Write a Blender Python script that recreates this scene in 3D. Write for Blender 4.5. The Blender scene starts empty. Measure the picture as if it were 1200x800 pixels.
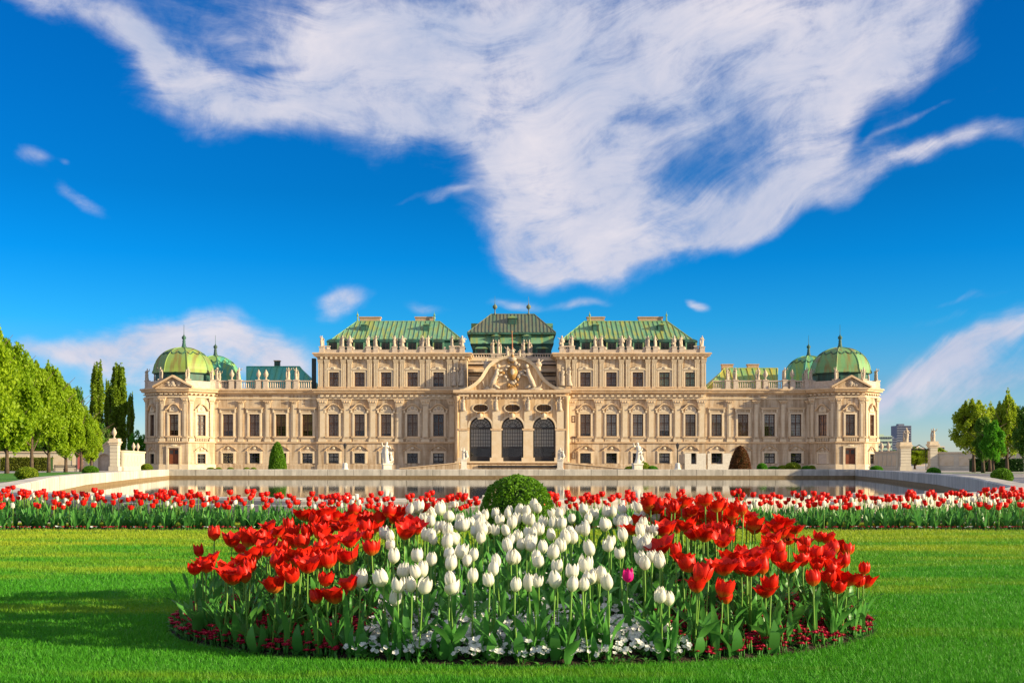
import bpy, bmesh, math, random
import numpy as np
from mathutils import Vector, Matrix
R = math.radians
random.seed(7); np.random.seed(7)
scn = bpy.context.scene
COL = scn.collection

# ------------------------------------------------------------------ camera
F = 1320.0; HZ = 542.5; CH = 1.2            # focal length in photo pixels, horizon row, eye height
cam = bpy.data.cameras.new("camera"); camo = bpy.data.objects.new("camera", cam)
COL.objects.link(camo); camo.location = (0, 0, CH); camo.rotation_euler = (R(90), 0, 0)
cam.sensor_width = 36; cam.lens = 36 * F / 1200.0; cam.shift_y = (HZ - 400) / 1200.0
cam.clip_start = 0.1; cam.clip_end = 20000
scn.camera = camo

# ------------------------------------------------------------------ light
SUN_EL, SUN_IN = 15.0, 16.0     # elevation; degrees the sun stands in front of the facade plane, from the right
a = R(SUN_IN); e = R(SUN_EL)
to_sun = Vector((math.cos(a) * math.cos(e), -math.sin(a) * math.cos(e), math.sin(e)))
sl = bpy.data.lights.new("sun", 'SUN'); sl.energy = 4.0; sl.angle = R(0.5); sl.color = (1.0, 0.83, 0.54)
so = bpy.data.objects.new("sun", sl); COL.objects.link(so)
so.rotation_euler = to_sun.to_track_quat('Z', 'Y').to_euler(); so.location = (200, -60, 80)
scn.view_settings.view_transform = 'Standard'; scn.view_settings.look = 'None'
scn.view_settings.gamma = 1.0; scn.view_settings.exposure = 1.3

world = bpy.data.worlds.new("World"); scn.world = world; world.use_nodes = True
nt = world.node_tree; N = nt.nodes; L = nt.links; N.clear()
def nd(t, **k):
    n = N.new(t)
    for a_, v in k.items(): setattr(n, a_, v)
    return n
def mth(op, a_, b_=None, c_=None, clamp=False):
    n = N.new('ShaderNodeMath'); n.operation = op; n.use_clamp = clamp
    for i, v in enumerate((a_, b_, c_)):
        if v is None: continue
        if isinstance(v, (int, float)): n.inputs[i].default_value = v
        else: L.new(v, n.inputs[i])
    return n.outputs[0]
sky = nd('ShaderNodeTexSky', sky_type='NISHITA'); sky.sun_disc = False
sky.sun_elevation = e; sky.sun_rotation = R(90 + SUN_IN); sky.air_density = 1.0; sky.dust_density = 0.2; sky.ozone_density = 3.0
geo = nd('ShaderNodeTexCoord'); sep = nd('ShaderNodeSeparateXYZ'); L.new(geo.outputs['Generated'], sep.inputs[0])
X_, Y_, Z_ = sep.outputs
th = mth('ARCTAN2', X_, Y_)                                   # azimuth from +Y
rad = mth('SQRT', mth('ADD', mth('MULTIPLY', X_, X_), mth('MULTIPLY', Y_, Y_)))
el = mth('ARCTAN2', Z_, rad)
def ang(px, py):
    ax = (px - 600) / F; b = (HZ - py) / F
    t = math.atan(ax); return t, math.atan(b * math.cos(t))
# warp of the direction by soft noise, so that cloud outlines wander
cmb = nd('ShaderNodeCombineXYZ'); L.new(th, cmb.inputs[0]); L.new(el, cmb.inputs[1])
wn = nd('ShaderNodeTexNoise'); wn.inputs['Scale'].default_value = 9; wn.inputs['Detail'].default_value = 3; wn.inputs['Roughness'].default_value = .45
L.new(cmb.outputs[0], wn.inputs['Vector'])
ws = nd('ShaderNodeSeparateColor'); L.new(wn.outputs['Color'], ws.inputs[0])
tw = mth('ADD', th, mth('MULTIPLY', mth('SUBTRACT', ws.outputs[0], .5), .11))
ew = mth('ADD', el, mth('MULTIPLY', mth('SUBTRACT', ws.outputs[1], .5), .085))
# one soft lobe per cloud bank: (px, py, half length, half width, tilt deg, weight)
LOBES = [(60,8,50,18,-30,.6),(150,50,90,22,-22,.62),(235,95,100,32,-12,.9),(360,105,110,34,-4,.95),(460,100,80,46,-15,.85),(440,40,150,42,-5,.75),(300,35,110,18,-8,.35),
 (545,100,90,60,-35,.8),(610,180,70,60,-45,1.0),(660,235,85,55,-20,1.15),(640,300,42,24,-12,1.0),(690,290,75,26,8,.9),(500,236,40,5,0,.35),
 (770,255,110,34,12,1.1),(870,258,90,20,12,.8),(700,50,200,70,0,.85),(860,50,170,60,12,.85),(1010,60,120,50,28,.85),(1120,22,60,20,35,.7),
 (620,120,100,50,-20,.6),(700,190,90,50,0,.7),(970,150,80,38,38,.7),(865,140,85,50,25,.78),(930,215,90,20,18,.75),(1040,212,90,13,18,.6),(1120,180,60,9,22,.4),(1080,150,55,4,24,.4),(1192,168,18,9,0,.5),
 (30,178,20,10,20,.62),(92,224,40,9,-25,.5),(68,180,9,5,0,.4),(390,364,22,13,0,.8),(680,357,22,7,5,.7),(807,366,15,4.5,0,.75),
 (495,367,30,8,0,.6),(605,362,34,9,0,.65),(30,402,60,12,0,.75),(110,402,40,18,5,.9),(185,400,50,18,0,1.0),(285,400,75,18,-5,1.1),(340,425,50,14,0,.6),(210,428,150,15,0,.6),(40,440,60,10,0,.3),
 (1170,398,60,16,24,.85),(1100,432,120,14,18,.75),(1180,436,110,14,10,.65),(1040,455,70,9,14,.5),(1090,470,140,11,8,.35),(1140,360,40,5,10,.25),(1100,385,60,6,10,.2),
 (1700,120,300,100,10,.8),(-500,160,300,100,-10,.7),(300,-220,500,110,0,.8),(1000,-260,600,130,0,.7)]
acc = None
for (px, py, hl, hw, tilt, w) in LOBES:
    t0, e0 = ang(px, py); s = math.cos(t0) ** 2 / F
    hl2, hw2 = hl * s, hw / F
    c, s_ = math.cos(R(tilt)), math.sin(R(tilt))
    dx = mth('SUBTRACT', tw, t0); dy = mth('SUBTRACT', ew, e0)
    u = mth('ADD', mth('MULTIPLY', dx, c / hl2), mth('MULTIPLY', dy, s_ / hl2))
    v = mth('SUBTRACT', mth('MULTIPLY', dy, c / hw2), mth('MULTIPLY', dx, s_ / hw2))
    q = mth('ADD', mth('MULTIPLY', u, u), mth('MULTIPLY', v, v))
    g = mth('MULTIPLY', mth('POWER', 2.71828, mth('MULTIPLY', q, -.9)), w)
    acc = g if acc is None else mth('ADD', acc, g)
# gaps of blue inside the big bank
for (px, py, hl, hw, tilt, w) in [(850,165,70,32,38,.5),(885,120,80,18,22,.4),(800,110,60,14,10,.3),(1005,175,30,14,40,.5),(620,60,120,10,-5,.3),(740,130,60,14,0,.3),(340,62,70,7,0,.35),(455,128,30,7,0,.3)]:
    t0, e0 = ang(px, py); hl2, hw2 = hl / F, hw / F; c, s_ = math.cos(R(tilt)), math.sin(R(tilt))
    dx = mth('SUBTRACT', tw, t0); dy = mth('SUBTRACT', ew, e0)
    u = mth('ADD', mth('MULTIPLY', dx, c / hl2), mth('MULTIPLY', dy, s_ / hl2))
    v = mth('SUBTRACT', mth('MULTIPLY', dy, c / hw2), mth('MULTIPLY', dx, s_ / hw2))
    q = mth('ADD', mth('MULTIPLY', u, u), mth('MULTIPLY', v, v))
    acc = mth('SUBTRACT', acc, mth('MULTIPLY', mth('POWER', 2.71828, mth('MULTIPLY', q, -1.0)), w))
# streaky fibre noise following a gentle fan, plus billow noise
wv = nd('ShaderNodeCombineXYZ'); L.new(tw, wv.inputs[0]); L.new(ew, wv.inputs[1])
# fibres fan out: level on the left, climbing to the upper right
wisp = nd('ShaderNodeTexNoise'); wisp.inputs['Scale'].default_value = 5; wisp.inputs['Detail'].default_value = 2; L.new(cmb.outputs[0], wisp.inputs['Vector'])
vv = mth('SUBTRACT', mth('SUBTRACT', el, mth('MULTIPLY', th, .16)), mth('MULTIPLY', mth('MULTIPLY', th, th), .50))
vv = mth('ADD', vv, mth('MULTIPLY', wisp.outputs[0], .10))
fv = nd('ShaderNodeCombineXYZ'); L.new(mth('MULTIPLY', th, 9), fv.inputs[0]); L.new(mth('MULTIPLY', vv, 24), fv.inputs[1])
n1 = nd('ShaderNodeTexNoise'); n1.inputs['Scale'].default_value = 1.0; n1.inputs['Detail'].default_value = 9; n1.inputs['Roughness'].default_value = .66
n1.inputs['Distortion'].default_value = .6; L.new(fv.outputs[0], n1.inputs['Vector'])
fv2 = nd('ShaderNodeCombineXYZ'); L.new(mth('MULTIPLY', th, 30), fv2.inputs[0]); L.new(mth('MULTIPLY', vv, 130), fv2.inputs[1])
n3 = nd('ShaderNodeTexNoise'); n3.inputs['Scale'].default_value = 1.0; n3.inputs['Detail'].default_value = 6; n3.inputs['Roughness'].default_value = .6; L.new(fv2.outputs[0], n3.inputs['Vector'])
n2 = nd('ShaderNodeTexNoise'); n2.inputs['Scale'].default_value = 17; n2.inputs['Detail'].default_value = 9; n2.inputs['Roughness'].default_value = .68; n2.inputs['Distortion'].default_value = .4
L.new(cmb.outputs[0], n2.inputs['Vector'])
nz = mth('ADD', mth('ADD', mth('MULTIPLY', mth('SUBTRACT', n1.outputs[0], .5), 2.4), mth('MULTIPLY', mth('SUBTRACT', n3.outputs[0], .5), .7)), mth('MULTIPLY', mth('SUBTRACT', n2.outputs[0], .5), 2.6))
# unseen cloud cover added overhead and behind to brighten the ambient light
mo = nd('ShaderNodeMapRange', interpolation_type='SMOOTHSTEP'); L.new(el, mo.inputs['Value']); mo.inputs['From Min'].default_value = .44; mo.inputs['From Max'].default_value = .62; mo.inputs['To Max'].default_value = 1.0
ma = nd('ShaderNodeMapRange', interpolation_type='SMOOTHSTEP'); L.new(mth('ABSOLUTE', th), ma.inputs['Value']); ma.inputs['From Min'].default_value = .75; ma.inputs['From Max'].default_value = 1.5; ma.inputs['To Max'].default_value = .85
acc = mth('ADD', acc, mth('MAXIMUM', mo.outputs[0], ma.outputs[0]))
lim = mth('MINIMUM', acc, 1.15)
dens = mth('ADD', lim, mth('MULTIPLY', nz, mth('ADD', mth('MULTIPLY', mth('MINIMUM', mth('MAXIMUM', lim, 0), 1), .55), .12)))
mr = nd('ShaderNodeMapRange', interpolation_type='SMOOTHSTEP'); L.new(dens, mr.inputs['Value'])
mr.inputs['From Min'].default_value = .14; mr.inputs['From Max'].default_value = 1.25; mr.inputs['To Max'].default_value = .96
cov = mr.outputs[0]
# sky colour: Nishita, richer and deeper as in a clear evening
hs = nd('ShaderNodeHueSaturation'); hs.inputs['Saturation'].default_value = 1.35; hs.inputs['Hue'].default_value = .49; L.new(sky.outputs[0], hs.inputs['Color'])
tint = nd('ShaderNodeMix', data_type='RGBA', blend_type='MULTIPLY'); tint.inputs['Factor'].default_value = 1
L.new(hs.outputs[0], tint.inputs[6])
rampn = nd('ShaderNodeValToRGB'); L.new(mth('MULTIPLY', mth('ABSOLUTE', el), 2.5), rampn.inputs[0]); rr = rampn.color_ramp
for i_, (p_, c_) in enumerate([(0.0, (.90, 1.05, 1.70)), (.06, (.72, .92, 1.45)), (.17, (.42, .72, 1.15)), (.30, (.12, .74, 1.2)), (.44, (.02, .64, 1.14)), (.58, (.015, .56, .98))]):
    el_ = rr.elements[i_] if i_ < 2 else rr.elements.new(p_)
    el_.position = p_; el_.color = (*c_, 1)
L.new(rampn.outputs[0], tint.inputs[7])
# cloud colour: lavender body, warm white tops
cr = nd('ShaderNodeMix', data_type='RGBA'); cr.inputs[6].default_value = (2.9, 3.4, 4.7, 1); cr.inputs[7].default_value = (5.9, 5.45, 5.65, 1)
sh = nd('ShaderNodeTexNoise'); sh.inputs['Scale'].default_value = 6; sh.inputs['Detail'].default_value = 5; L.new(cmb.outputs[0], sh.inputs['Vector'])
fac = nd('ShaderNodeMapRange'); L.new(mth('ADD', mth('MULTIPLY', sh.outputs[0], .9), mth('MULTIPLY', n1.outputs[0], .6)), fac.inputs['Value'])
fac.inputs['From Min'].default_value = .58; fac.inputs['From Max'].default_value = 1.0
L.new(fac.outputs[0], cr.inputs['Factor'])
mx = nd('ShaderNodeMix', data_type='RGBA'); L.new(cov, mx.inputs['Factor']); L.new(tint.outputs[2], mx.inputs[6]); L.new(cr.outputs[2], mx.inputs[7])
bg = nd('ShaderNodeBackground'); bg.inputs['Strength'].default_value = .062; L.new(mx.outputs[2], bg.inputs['Color'])
out = nd('ShaderNodeOutputWorld'); L.new(bg.outputs[0], out.inputs[0])
try: world.cycles.sampling_method = 'MANUAL'; world.cycles.sample_map_resolution = 512
except Exception: pass
# ------------------------------------------------------------------ materials
def mat(name, col, rough=.8, col2=None, scale=3.0, bump=0.0, bscale=None, metal=0.0, spec=.3, detail=6, stretch=None, trans=0.0, sheen=0, lo=.35, hi=.65, sub=0):
    m = bpy.data.materials.new(name); m.use_nodes = True; t = m.node_tree; b = t.nodes['Principled BSDF']
    b.inputs['Base Color'].default_value = (*col, 1); b.inputs['Roughness'].default_value = rough
    b.inputs['Metallic'].default_value = metal; b.inputs['Specular IOR Level'].default_value = spec
    tc = t.nodes.new('ShaderNodeTexCoord'); vec = tc.outputs['Object']
    if stretch:
        mp_ = t.nodes.new('ShaderNodeMapping'); mp_.inputs['Scale'].default_value = stretch; t.links.new(vec, mp_.inputs[0]); vec = mp_.outputs[0]
    if col2:
        n = t.nodes.new('ShaderNodeTexNoise'); n.inputs['Scale'].default_value = scale; n.inputs['Detail'].default_value = detail
        n.inputs['Roughness'].default_value = .65
        t.links.new(vec, n.inputs['Vector'])
        r_ = t.nodes.new('ShaderNodeValToRGB'); r_.color_ramp.elements[0].position = lo; r_.color_ramp.elements[1].position = hi
        r_.color_ramp.elements[0].color = (*col, 1); r_.color_ramp.elements[1].color = (*col2, 1)
        t.links.new(n.outputs[0], r_.inputs[0]); t.links.new(r_.outputs[0], b.inputs['Base Color'])
    if bump:
        n = t.nodes.new('ShaderNodeTexNoise'); n.inputs['Scale'].default_value = bscale or scale * 4; n.inputs['Detail'].default_value = 5
        t.links.new(vec, n.inputs['Vector'])
        bp = t.nodes.new('ShaderNodeBump'); bp.inputs['Strength'].default_value = bump; bp.inputs['Distance'].default_value = .05
        t.links.new(n.outputs[0], bp.inputs['Height']); t.links.new(bp.outputs[0], b.inputs['Normal'])
    return m
def leafmat(name, c1, c2, per_island=True, trans=.35, rough=.5, tcol=None):
    """foliage / petal: colour varies per leaf, thin enough to let light through"""
    m = bpy.data.materials.new(name); m.use_nodes = True; t = m.node_tree; b = t.nodes['Principled BSDF']; o = t.nodes['Material Output']
    g = t.nodes.new('ShaderNodeNewGeometry'); oi = t.nodes.new('ShaderNodeObjectInfo')
    r_ = t.nodes.new('ShaderNodeValToRGB'); r_.color_ramp.elements[0].color = (*c1, 1); r_.color_ramp.elements[1].color = (*c2, 1)
    ad = t.nodes.new('ShaderNodeMath'); ad.operation = 'MULTIPLY_ADD'; ad.inputs[1].default_value = .6; 
    t.links.new(g.outputs['Random Per Island'], ad.inputs[0])
    m2 = t.nodes.new('ShaderNodeMath'); m2.operation = 'MULTIPLY'; m2.inputs[1].default_value = .4; t.links.new(oi.outputs['Random'], m2.inputs[0])
    t.links.new(m2.outputs[0], ad.inputs[2]); t.links.new(ad.outputs[0], r_.inputs[0]); t.links.new(r_.outputs[0], b.inputs['Base Color'])
    b.inputs['Roughness'].default_value = rough; b.inputs['Specular IOR Level'].default_value = .25
    tr = t.nodes.new('ShaderNodeBsdfTranslucent'); t.links.new(r_.outputs[0], tr.inputs['Color'])
    if tcol: tr.inputs['Color'].default_value = (*tcol, 1); t.links.remove(tr.inputs['Color'].links[0])
    mx_ = t.nodes.new('ShaderNodeMixShader'); mx_.inputs[0].default_value = trans
    t.links.new(b.outputs[0], mx_.inputs[1]); t.links.new(tr.outputs[0], mx_.inputs[2]); t.links.new(mx_.outputs[0], o.inputs['Surface'])
    return m
def stone_wall(name, c1, c2, row=.62, width=1.5, mortar=.012, depth=.5):
    """plaster and ashlar: faint recessed joints, weather stains"""
    m = mat(name, c1, .85, c2, .35, 0); t = m.node_tree; b = t.nodes['Principled BSDF']
    tc = [n for n in t.nodes if n.type == 'TEX_COORD'][0]
    sp = t.nodes.new('ShaderNodeSeparateXYZ'); t.links.new(tc.outputs['Object'], sp.inputs[0])
    ad = t.nodes.new('ShaderNodeMath'); ad.operation = 'ADD'; t.links.new(sp.outputs[0], ad.inputs[0]); t.links.new(sp.outputs[1], ad.inputs[1])
    cb = t.nodes.new('ShaderNodeCombineXYZ'); t.links.new(ad.outputs[0], cb.inputs[0]); t.links.new(sp.outputs[2], cb.inputs[1])
    br = t.nodes.new('ShaderNodeTexBrick'); br.inputs['Scale'].default_value = 1; br.inputs['Row Height'].default_value = row; br.inputs['Brick Width'].default_value = width
    br.inputs['Mortar Size'].default_value = mortar * 2; br.inputs['Color1'].default_value = (1, 1, 1, 1); br.inputs['Color2'].default_value = (.93, .93, .92, 1); br.inputs['Mortar'].default_value = (.62, .58, .54, 1)
    t.links.new(cb.outputs[0], br.inputs['Vector'])
    mul = t.nodes.new('ShaderNodeMix'); mul.data_type = 'RGBA'; mul.blend_type = 'MULTIPLY'; mul.inputs['Factor'].default_value = depth
    src = b.inputs['Base Color'].links[0].from_socket
    t.links.new(src, mul.inputs[6]); t.links.new(br.outputs['Color'], mul.inputs[7])
    # streaks of rain dirt running down
    mp_ = t.nodes.new('ShaderNodeMapping'); mp_.inputs['Scale'].default_value = (1.3, 1.3, .12); t.links.new(tc.outputs['Object'], mp_.inputs[0])
    n = t.nodes.new('ShaderNodeTexNoise'); n.inputs['Scale'].default_value = 1.6; n.inputs['Detail'].default_value = 7; t.links.new(mp_.outputs[0], n.inputs['Vector'])
    rp = t.nodes.new('ShaderNodeValToRGB'); rp.color_ramp.elements[0].position = .42; rp.color_ramp.elements[0].color = (.66, .58, .50, 1); rp.color_ramp.elements[1].position = .58; rp.color_ramp.elements[1].color = (1, 1, 1, 1)
    t.links.new(n.outputs[0], rp.inputs[0])
    m2 = t.nodes.new('ShaderNodeMix'); m2.data_type = 'RGBA'; m2.blend_type = 'MULTIPLY'; m2.inputs['Factor'].default_value = .85
    t.links.new(mul.outputs[2], m2.inputs[6]); t.links.new(rp.outputs[0], m2.inputs[7]); t.links.new(m2.outputs[2], b.inputs['Base Color'])
    return m
M = {}
M['wall'] = stone_wall('palace_plaster', (.48, .37, .245), (.61, .49, .35))
M['portico'] = stone_wall('portico_plaster', (.64, .45, .25), (.72, .54, .34), depth=.3)
M['trim'] = mat('palace_trim', (.60, .47, .30), .8, (.67, .56, .41), 1.2, .3, 8)
M['cornice'] = mat('cornice_stone', (.50, .34, .19), .8, (.64, .48, .31), .8, .3, 8)
M['statue'] = mat('white_sandstone', (.58, .49, .37), .8, (.38, .30, .22), 3, .4, 14)
M['marble'] = mat('pale_marble', (.74, .70, .60), .6, (.60, .54, .44), 3, .4, 14)
M['balu'] = mat('balustrade_stone', (.60, .50, .40), .8, (.48, .38, .28), 2, .3, 10)
M['win'] = mat('dark_window_frame', (.10, .050, .028), .5)
M['iron'] = mat('dark_iron', (.03, .028, .028), .5)
M['shutter'] = mat('dark_grey_window', (.035, .033, .036), .35)
M['door'] = mat('reddish_wood', (.22, .065, .025), .5, (.14, .04, .018), 4, .3)
M['curtain_pale'] = mat('pale_curtain', (.62, .58, .50), .9, (.52, .48, .42), 3)
M['curtain_brown'] = mat('brown_blind', (.46, .30, .16), .9, (.22, .14, .09), .5)
M['curtain_orange'] = mat('orange_window_glow', (.85, .33, .04), .9, (.65, .2, .02), 2)  # warm glow and reflection in the panes, put into the blind's colour
M['curtain_green'] = mat('yellow_green_blind', (.62, .70, .30), .9, (.45, .6, .42), 1.2)
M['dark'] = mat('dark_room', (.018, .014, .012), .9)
M['gold'] = mat('gilded_stone', (.42, .24, .08), .55, (.30, .16, .05), 8, .4, 20, metal=.2)
M['chimney'] = mat('chimney_plaster', (.42, .27, .15), .8, (.5, .36, .24), 2)
def copper(name, c1, c2, c3, seam=0):
    m = mat(name, c1, .55, c2, .5, .15, 3, stretch=(1, 1, .35), lo=.38, hi=.6); t = m.node_tree; b = t.nodes['Principled BSDF']
    src = b.inputs['Base Color'].links[0].from_socket
    tc = [n for n in t.nodes if n.type == 'TEX_COORD'][0]
    n = t.nodes.new('ShaderNodeTexNoise'); n.inputs['Scale'].default_value = .9; n.inputs['Detail'].default_value = 8
    mp_ = t.nodes.new('ShaderNodeMapping'); mp_.inputs['Scale'].default_value = (1.6, .25, .25); t.links.new(tc.outputs['Object'], mp_.inputs[0]); t.links.new(mp_.outputs[0], n.inputs['Vector'])
    rp = t.nodes.new('ShaderNodeValToRGB'); rp.color_ramp.elements[0].position = .46; rp.color_ramp.elements[1].position = .62
    rp.color_ramp.elements[0].color = (0, 0, 0, 1); rp.color_ramp.elements[1].color = (1, 1, 1, 1); t.links.new(n.outputs[0], rp.inputs[0])
    m2 = t.nodes.new('ShaderNodeMix'); m2.data_type = 'RGBA'; t.links.new(rp.outputs[0], m2.inputs['Factor']); t.links.new(src, m2.inputs[6]); m2.inputs[7].default_value = (*c3, 1)
    t.links.new(m2.outputs[2], b.inputs['Base Color']); return m
M['copper'] = copper('green_copper', (.11, .27, .155), (.17, .34, .20), (.27, .32, .09))
M['copper_dark'] = copper('dark_green_copper', (.025, .095, .07), (.045, .14, .10), (.04, .07, .05))
M['copper_teal'] = copper('teal_copper', (.05, .33, .27), (.07, .38, .30), (.10, .36, .22))
M['copper_yellow'] = copper('yellow_green_copper', (.26, .36, .08), (.16, .36, .17), (.40, .36, .06))
M['copper_brown'] = copper('brown_green_copper', (.12, .125, .08), (.16, .165, .10), (.10, .17, .11))
M['dome'] = copper('dome_copper', (.24, .33, .06), (.17, .30, .10), (.20, .19, .05))
M['dome_r'] = copper('dome_copper_green', (.12, .29, .12), (.17, .31, .11), (.20, .18, .06))
M['dome_teal'] = copper('dome_copper_teal', (.05, .28, .20), (.10, .34, .2), (.22, .36, .08))
M['rim'] = mat('pool_rim_stone', (.68, .62, .52), .75, (.58, .53, .45), 1.0, .15, 12)
t = M['rim'].node_tree; b = t.nodes['Principled BSDF']; src = b.inputs['Base Color'].links[0].from_socket; oi = t.nodes.new('ShaderNodeObjectInfo'); r_ = t.nodes.new('ShaderNodeMapRange'); r_.inputs['To Min'].default_value = .80; r_.inputs['To Max'].default_value = 1.04; t.links.new(oi.outputs['Random'], r_.inputs[0])
tc = t.nodes['Texture Coordinate']; mp_ = t.nodes.new('ShaderNodeMapping'); mp_.inputs['Scale'].default_value = (1.2, 1.2, .25); t.links.new(tc.outputs['Object'], mp_.inputs[0]); n = t.nodes.new('ShaderNodeTexNoise'); n.inputs['Scale'].default_value = 1.5; n.inputs['Detail'].default_value = 7; t.links.new(mp_.outputs[0], n.inputs[0])
r2 = t.nodes.new('ShaderNodeMapRange'); r2.inputs['From Min'].default_value = .38; r2.inputs['From Max'].default_value = .58; r2.inputs['To Min'].default_value = .72; t.links.new(n.outputs[0], r2.inputs[0]); ml = t.nodes.new('ShaderNodeMath'); ml.operation = 'MULTIPLY'; t.links.new(r_.outputs[0], ml.inputs[0]); t.links.new(r2.outputs[0], ml.inputs[1])
m2 = t.nodes.new('ShaderNodeVectorMath'); m2.operation = 'SCALE'; t.links.new(src, m2.inputs[0]); t.links.new(ml.outputs[0], m2.inputs['Scale']); t.links.new(m2.outputs[0], b.inputs['Base Color'])
M['rim_dark'] = mat('pool_rim_wet_stone', (.20, .13, .06), .6, (.28, .2, .1), 2)
M['gravel'] = mat('pale_gravel', (.42, .38, .33), .9, (.34, .30, .27), 2.5, .4, 30)
M['gravel_red'] = mat('reddish_gravel', (.45, .2, .15), .9, (.36, .2, .14), 2.5, .4, 30)
M['garden_wall'] = mat('garden_wall_plaster', (.62, .55, .42), .85, (.52, .46, .36), .6, .2, 6)
M['redbanner'] = mat('faded_red_paint', (.50, .12, .11), .8, (.42, .10, .09), 2)
M['soil'] = mat('dark_soil', (.028, .016, .011), .95, (.05, .03, .02), 9, 1.0, 60)
M['turf'] = mat('lawn_turf', (.035, .16, .008), .95, (.08, .23, .012), 1.4, .6, 90)
M['blade'] = leafmat('grass_blade', (.03, .22, .008), (.10, .38, .018), trans=.35)
t = M['blade'].node_tree; b = t.nodes['Principled BSDF']; src = b.inputs['Base Color'].links[0].from_socket
tc = t.nodes.new('ShaderNodeTexCoord'); mp_ = t.nodes.new('ShaderNodeMapping'); mp_.inputs['Scale'].default_value = (.16, .75, 1); t.links.new(tc.outputs['Object'], mp_.inputs[0])
n = t.nodes.new('ShaderNodeTexNoise'); n.inputs['Scale'].default_value = 1.0; n.inputs['Detail'].default_value = 6; n.inputs['Roughness'].default_value = .65; t.links.new(mp_.outputs[0], n.inputs[0])
sp = t.nodes.new('ShaderNodeSeparateXYZ'); t.links.new(tc.outputs['Object'], sp.inputs[0])
gr = t.nodes.new('ShaderNodeMapRange'); gr.inputs['From Min'].default_value = 9; gr.inputs['From Max'].default_value = 19; gr.inputs['To Min'].default_value = -.10; gr.inputs['To Max'].default_value = .16; t.links.new(sp.outputs[1], gr.inputs[0])  # blades turn yellower towards the rear: sunlight put into the colour
ad = t.nodes.new('ShaderNodeMath'); t.links.new(n.outputs[0], ad.inputs[0]); t.links.new(gr.outputs[0], ad.inputs[1])
rp = t.nodes.new('ShaderNodeMapRange'); rp.inputs['From Min'].default_value = .44; rp.inputs['From Max'].default_value = .66; t.links.new(ad.outputs[0], rp.inputs[0])
m2 = t.nodes.new('ShaderNodeMix'); m2.data_type = 'RGBA'; t.links.new(rp.outputs[0], m2.inputs['Factor']); t.links.new(src, m2.inputs[6]); m2.inputs[7].default_value = (.32, .42, .02, 1)
t.links.new(m2.outputs[2], b.inputs['Base Color']); t.links.new(m2.outputs[2], [q for q in t.nodes if q.type == 'BSDF_TRANSLUCENT'][0].inputs['Color'])
M['leaf'] = leafmat('tulip_leaf', (.045, .20, .035), (.12, .35, .06), trans=.35, rough=.38)
M['stem'] = leafmat('tulip_stem', (.12, .28, .03), (.20, .38, .06), trans=.15)
M['red'] = leafmat('red_petal', (.62, .003, .003), (.82, .022, .008), trans=.32, rough=.4)
M['white'] = leafmat('white_petal', (.78, .76, .66), (.86, .84, .74), trans=.35, rough=.5)
def petal_detail(m, base, dark):
    t = m.node_tree; b = t.nodes['Principled BSDF']; src = b.inputs['Base Color'].links[0].from_socket; tc = t.nodes.new('ShaderNodeTexCoord'); mp_ = t.nodes.new('ShaderNodeMapping'); mp_.inputs['Scale'].default_value = (130, 130, 9)
    t.links.new(tc.outputs['Object'], mp_.inputs[0]); n = t.nodes.new('ShaderNodeTexNoise'); n.inputs['Scale'].default_value = 1.0; n.inputs['Detail'].default_value = 3; t.links.new(mp_.outputs[0], n.inputs[0])
    r_ = t.nodes.new('ShaderNodeMapRange'); r_.inputs['From Min'].default_value = .5; r_.inputs['From Max'].default_value = .75; r_.inputs['To Max'].default_value = .75; t.links.new(n.outputs[0], r_.inputs[0])
    m1 = t.nodes.new('ShaderNodeMix'); m1.data_type = 'RGBA'; t.links.new(r_.outputs[0], m1.inputs['Factor']); t.links.new(src, m1.inputs[6]); m1.inputs[7].default_value = (*dark, 1)
    sp = t.nodes.new('ShaderNodeSeparateXYZ'); t.links.new(tc.outputs['Object'], sp.inputs[0]); r2 = t.nodes.new('ShaderNodeMapRange'); r2.inputs['From Min'].default_value = .004; r2.inputs['From Max'].default_value = .035; r2.inputs['To Min'].default_value = .8; r2.inputs['To Max'].default_value = 0; t.links.new(sp.outputs[2], r2.inputs[0])
    m3 = t.nodes.new('ShaderNodeMix'); m3.data_type = 'RGBA'; t.links.new(r2.outputs[0], m3.inputs['Factor']); t.links.new(m1.outputs[2], m3.inputs[6]); m3.inputs[7].default_value = (*base, 1)
    t.links.new(m3.outputs[2], b.inputs['Base Color']); t.links.new(m3.outputs[2], [q for q in t.nodes if q.type == 'BSDF_TRANSLUCENT'][0].inputs['Color'])
M['bloom_red'] = leafmat('red_tulip_petal', (.55, .002, .003), (.86, .035, .008), trans=.36, rough=.42); petal_detail(M['bloom_red'], (.62, .30, .03), (.42, .001, .004))
M['bloom_white'] = leafmat('white_tulip_petal', (.76, .73, .60), (.86, .84, .74), trans=.36, rough=.5); petal_detail(M['bloom_white'], (.45, .56, .22), (.66, .64, .50))
M['pink'] = leafmat('pink_petal', (.72, .01, .22), (.8, .02, .3), trans=.3)
M['daisy'] = leafmat('dark_red_daisy', (.26, .003, .018), (.50, .012, .05), trans=.15)
M['pansy'] = leafmat('white_pansy', (.74, .74, .70), (.84, .84, .8), trans=.3)
M['tree'] = leafmat('lime_leaf', (.18, .33, .010), (.38, .52, .016), trans=.5)
M['tree_yellow'] = leafmat('yellow_green_leaf', (.22, .34, .012), (.42, .50, .03), trans=.5)
M['tree_dark'] = leafmat('dark_leaf', (.04, .12, .008), (.11, .24, .014), trans=.35)
M['tree_green'] = leafmat('fresh_green_leaf', (.06, .26, .012), (.15, .43, .02), trans=.5)
M['poplar'] = leafmat('poplar_leaf', (.13, .23, .012), (.27, .38, .02), trans=.45)
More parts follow.
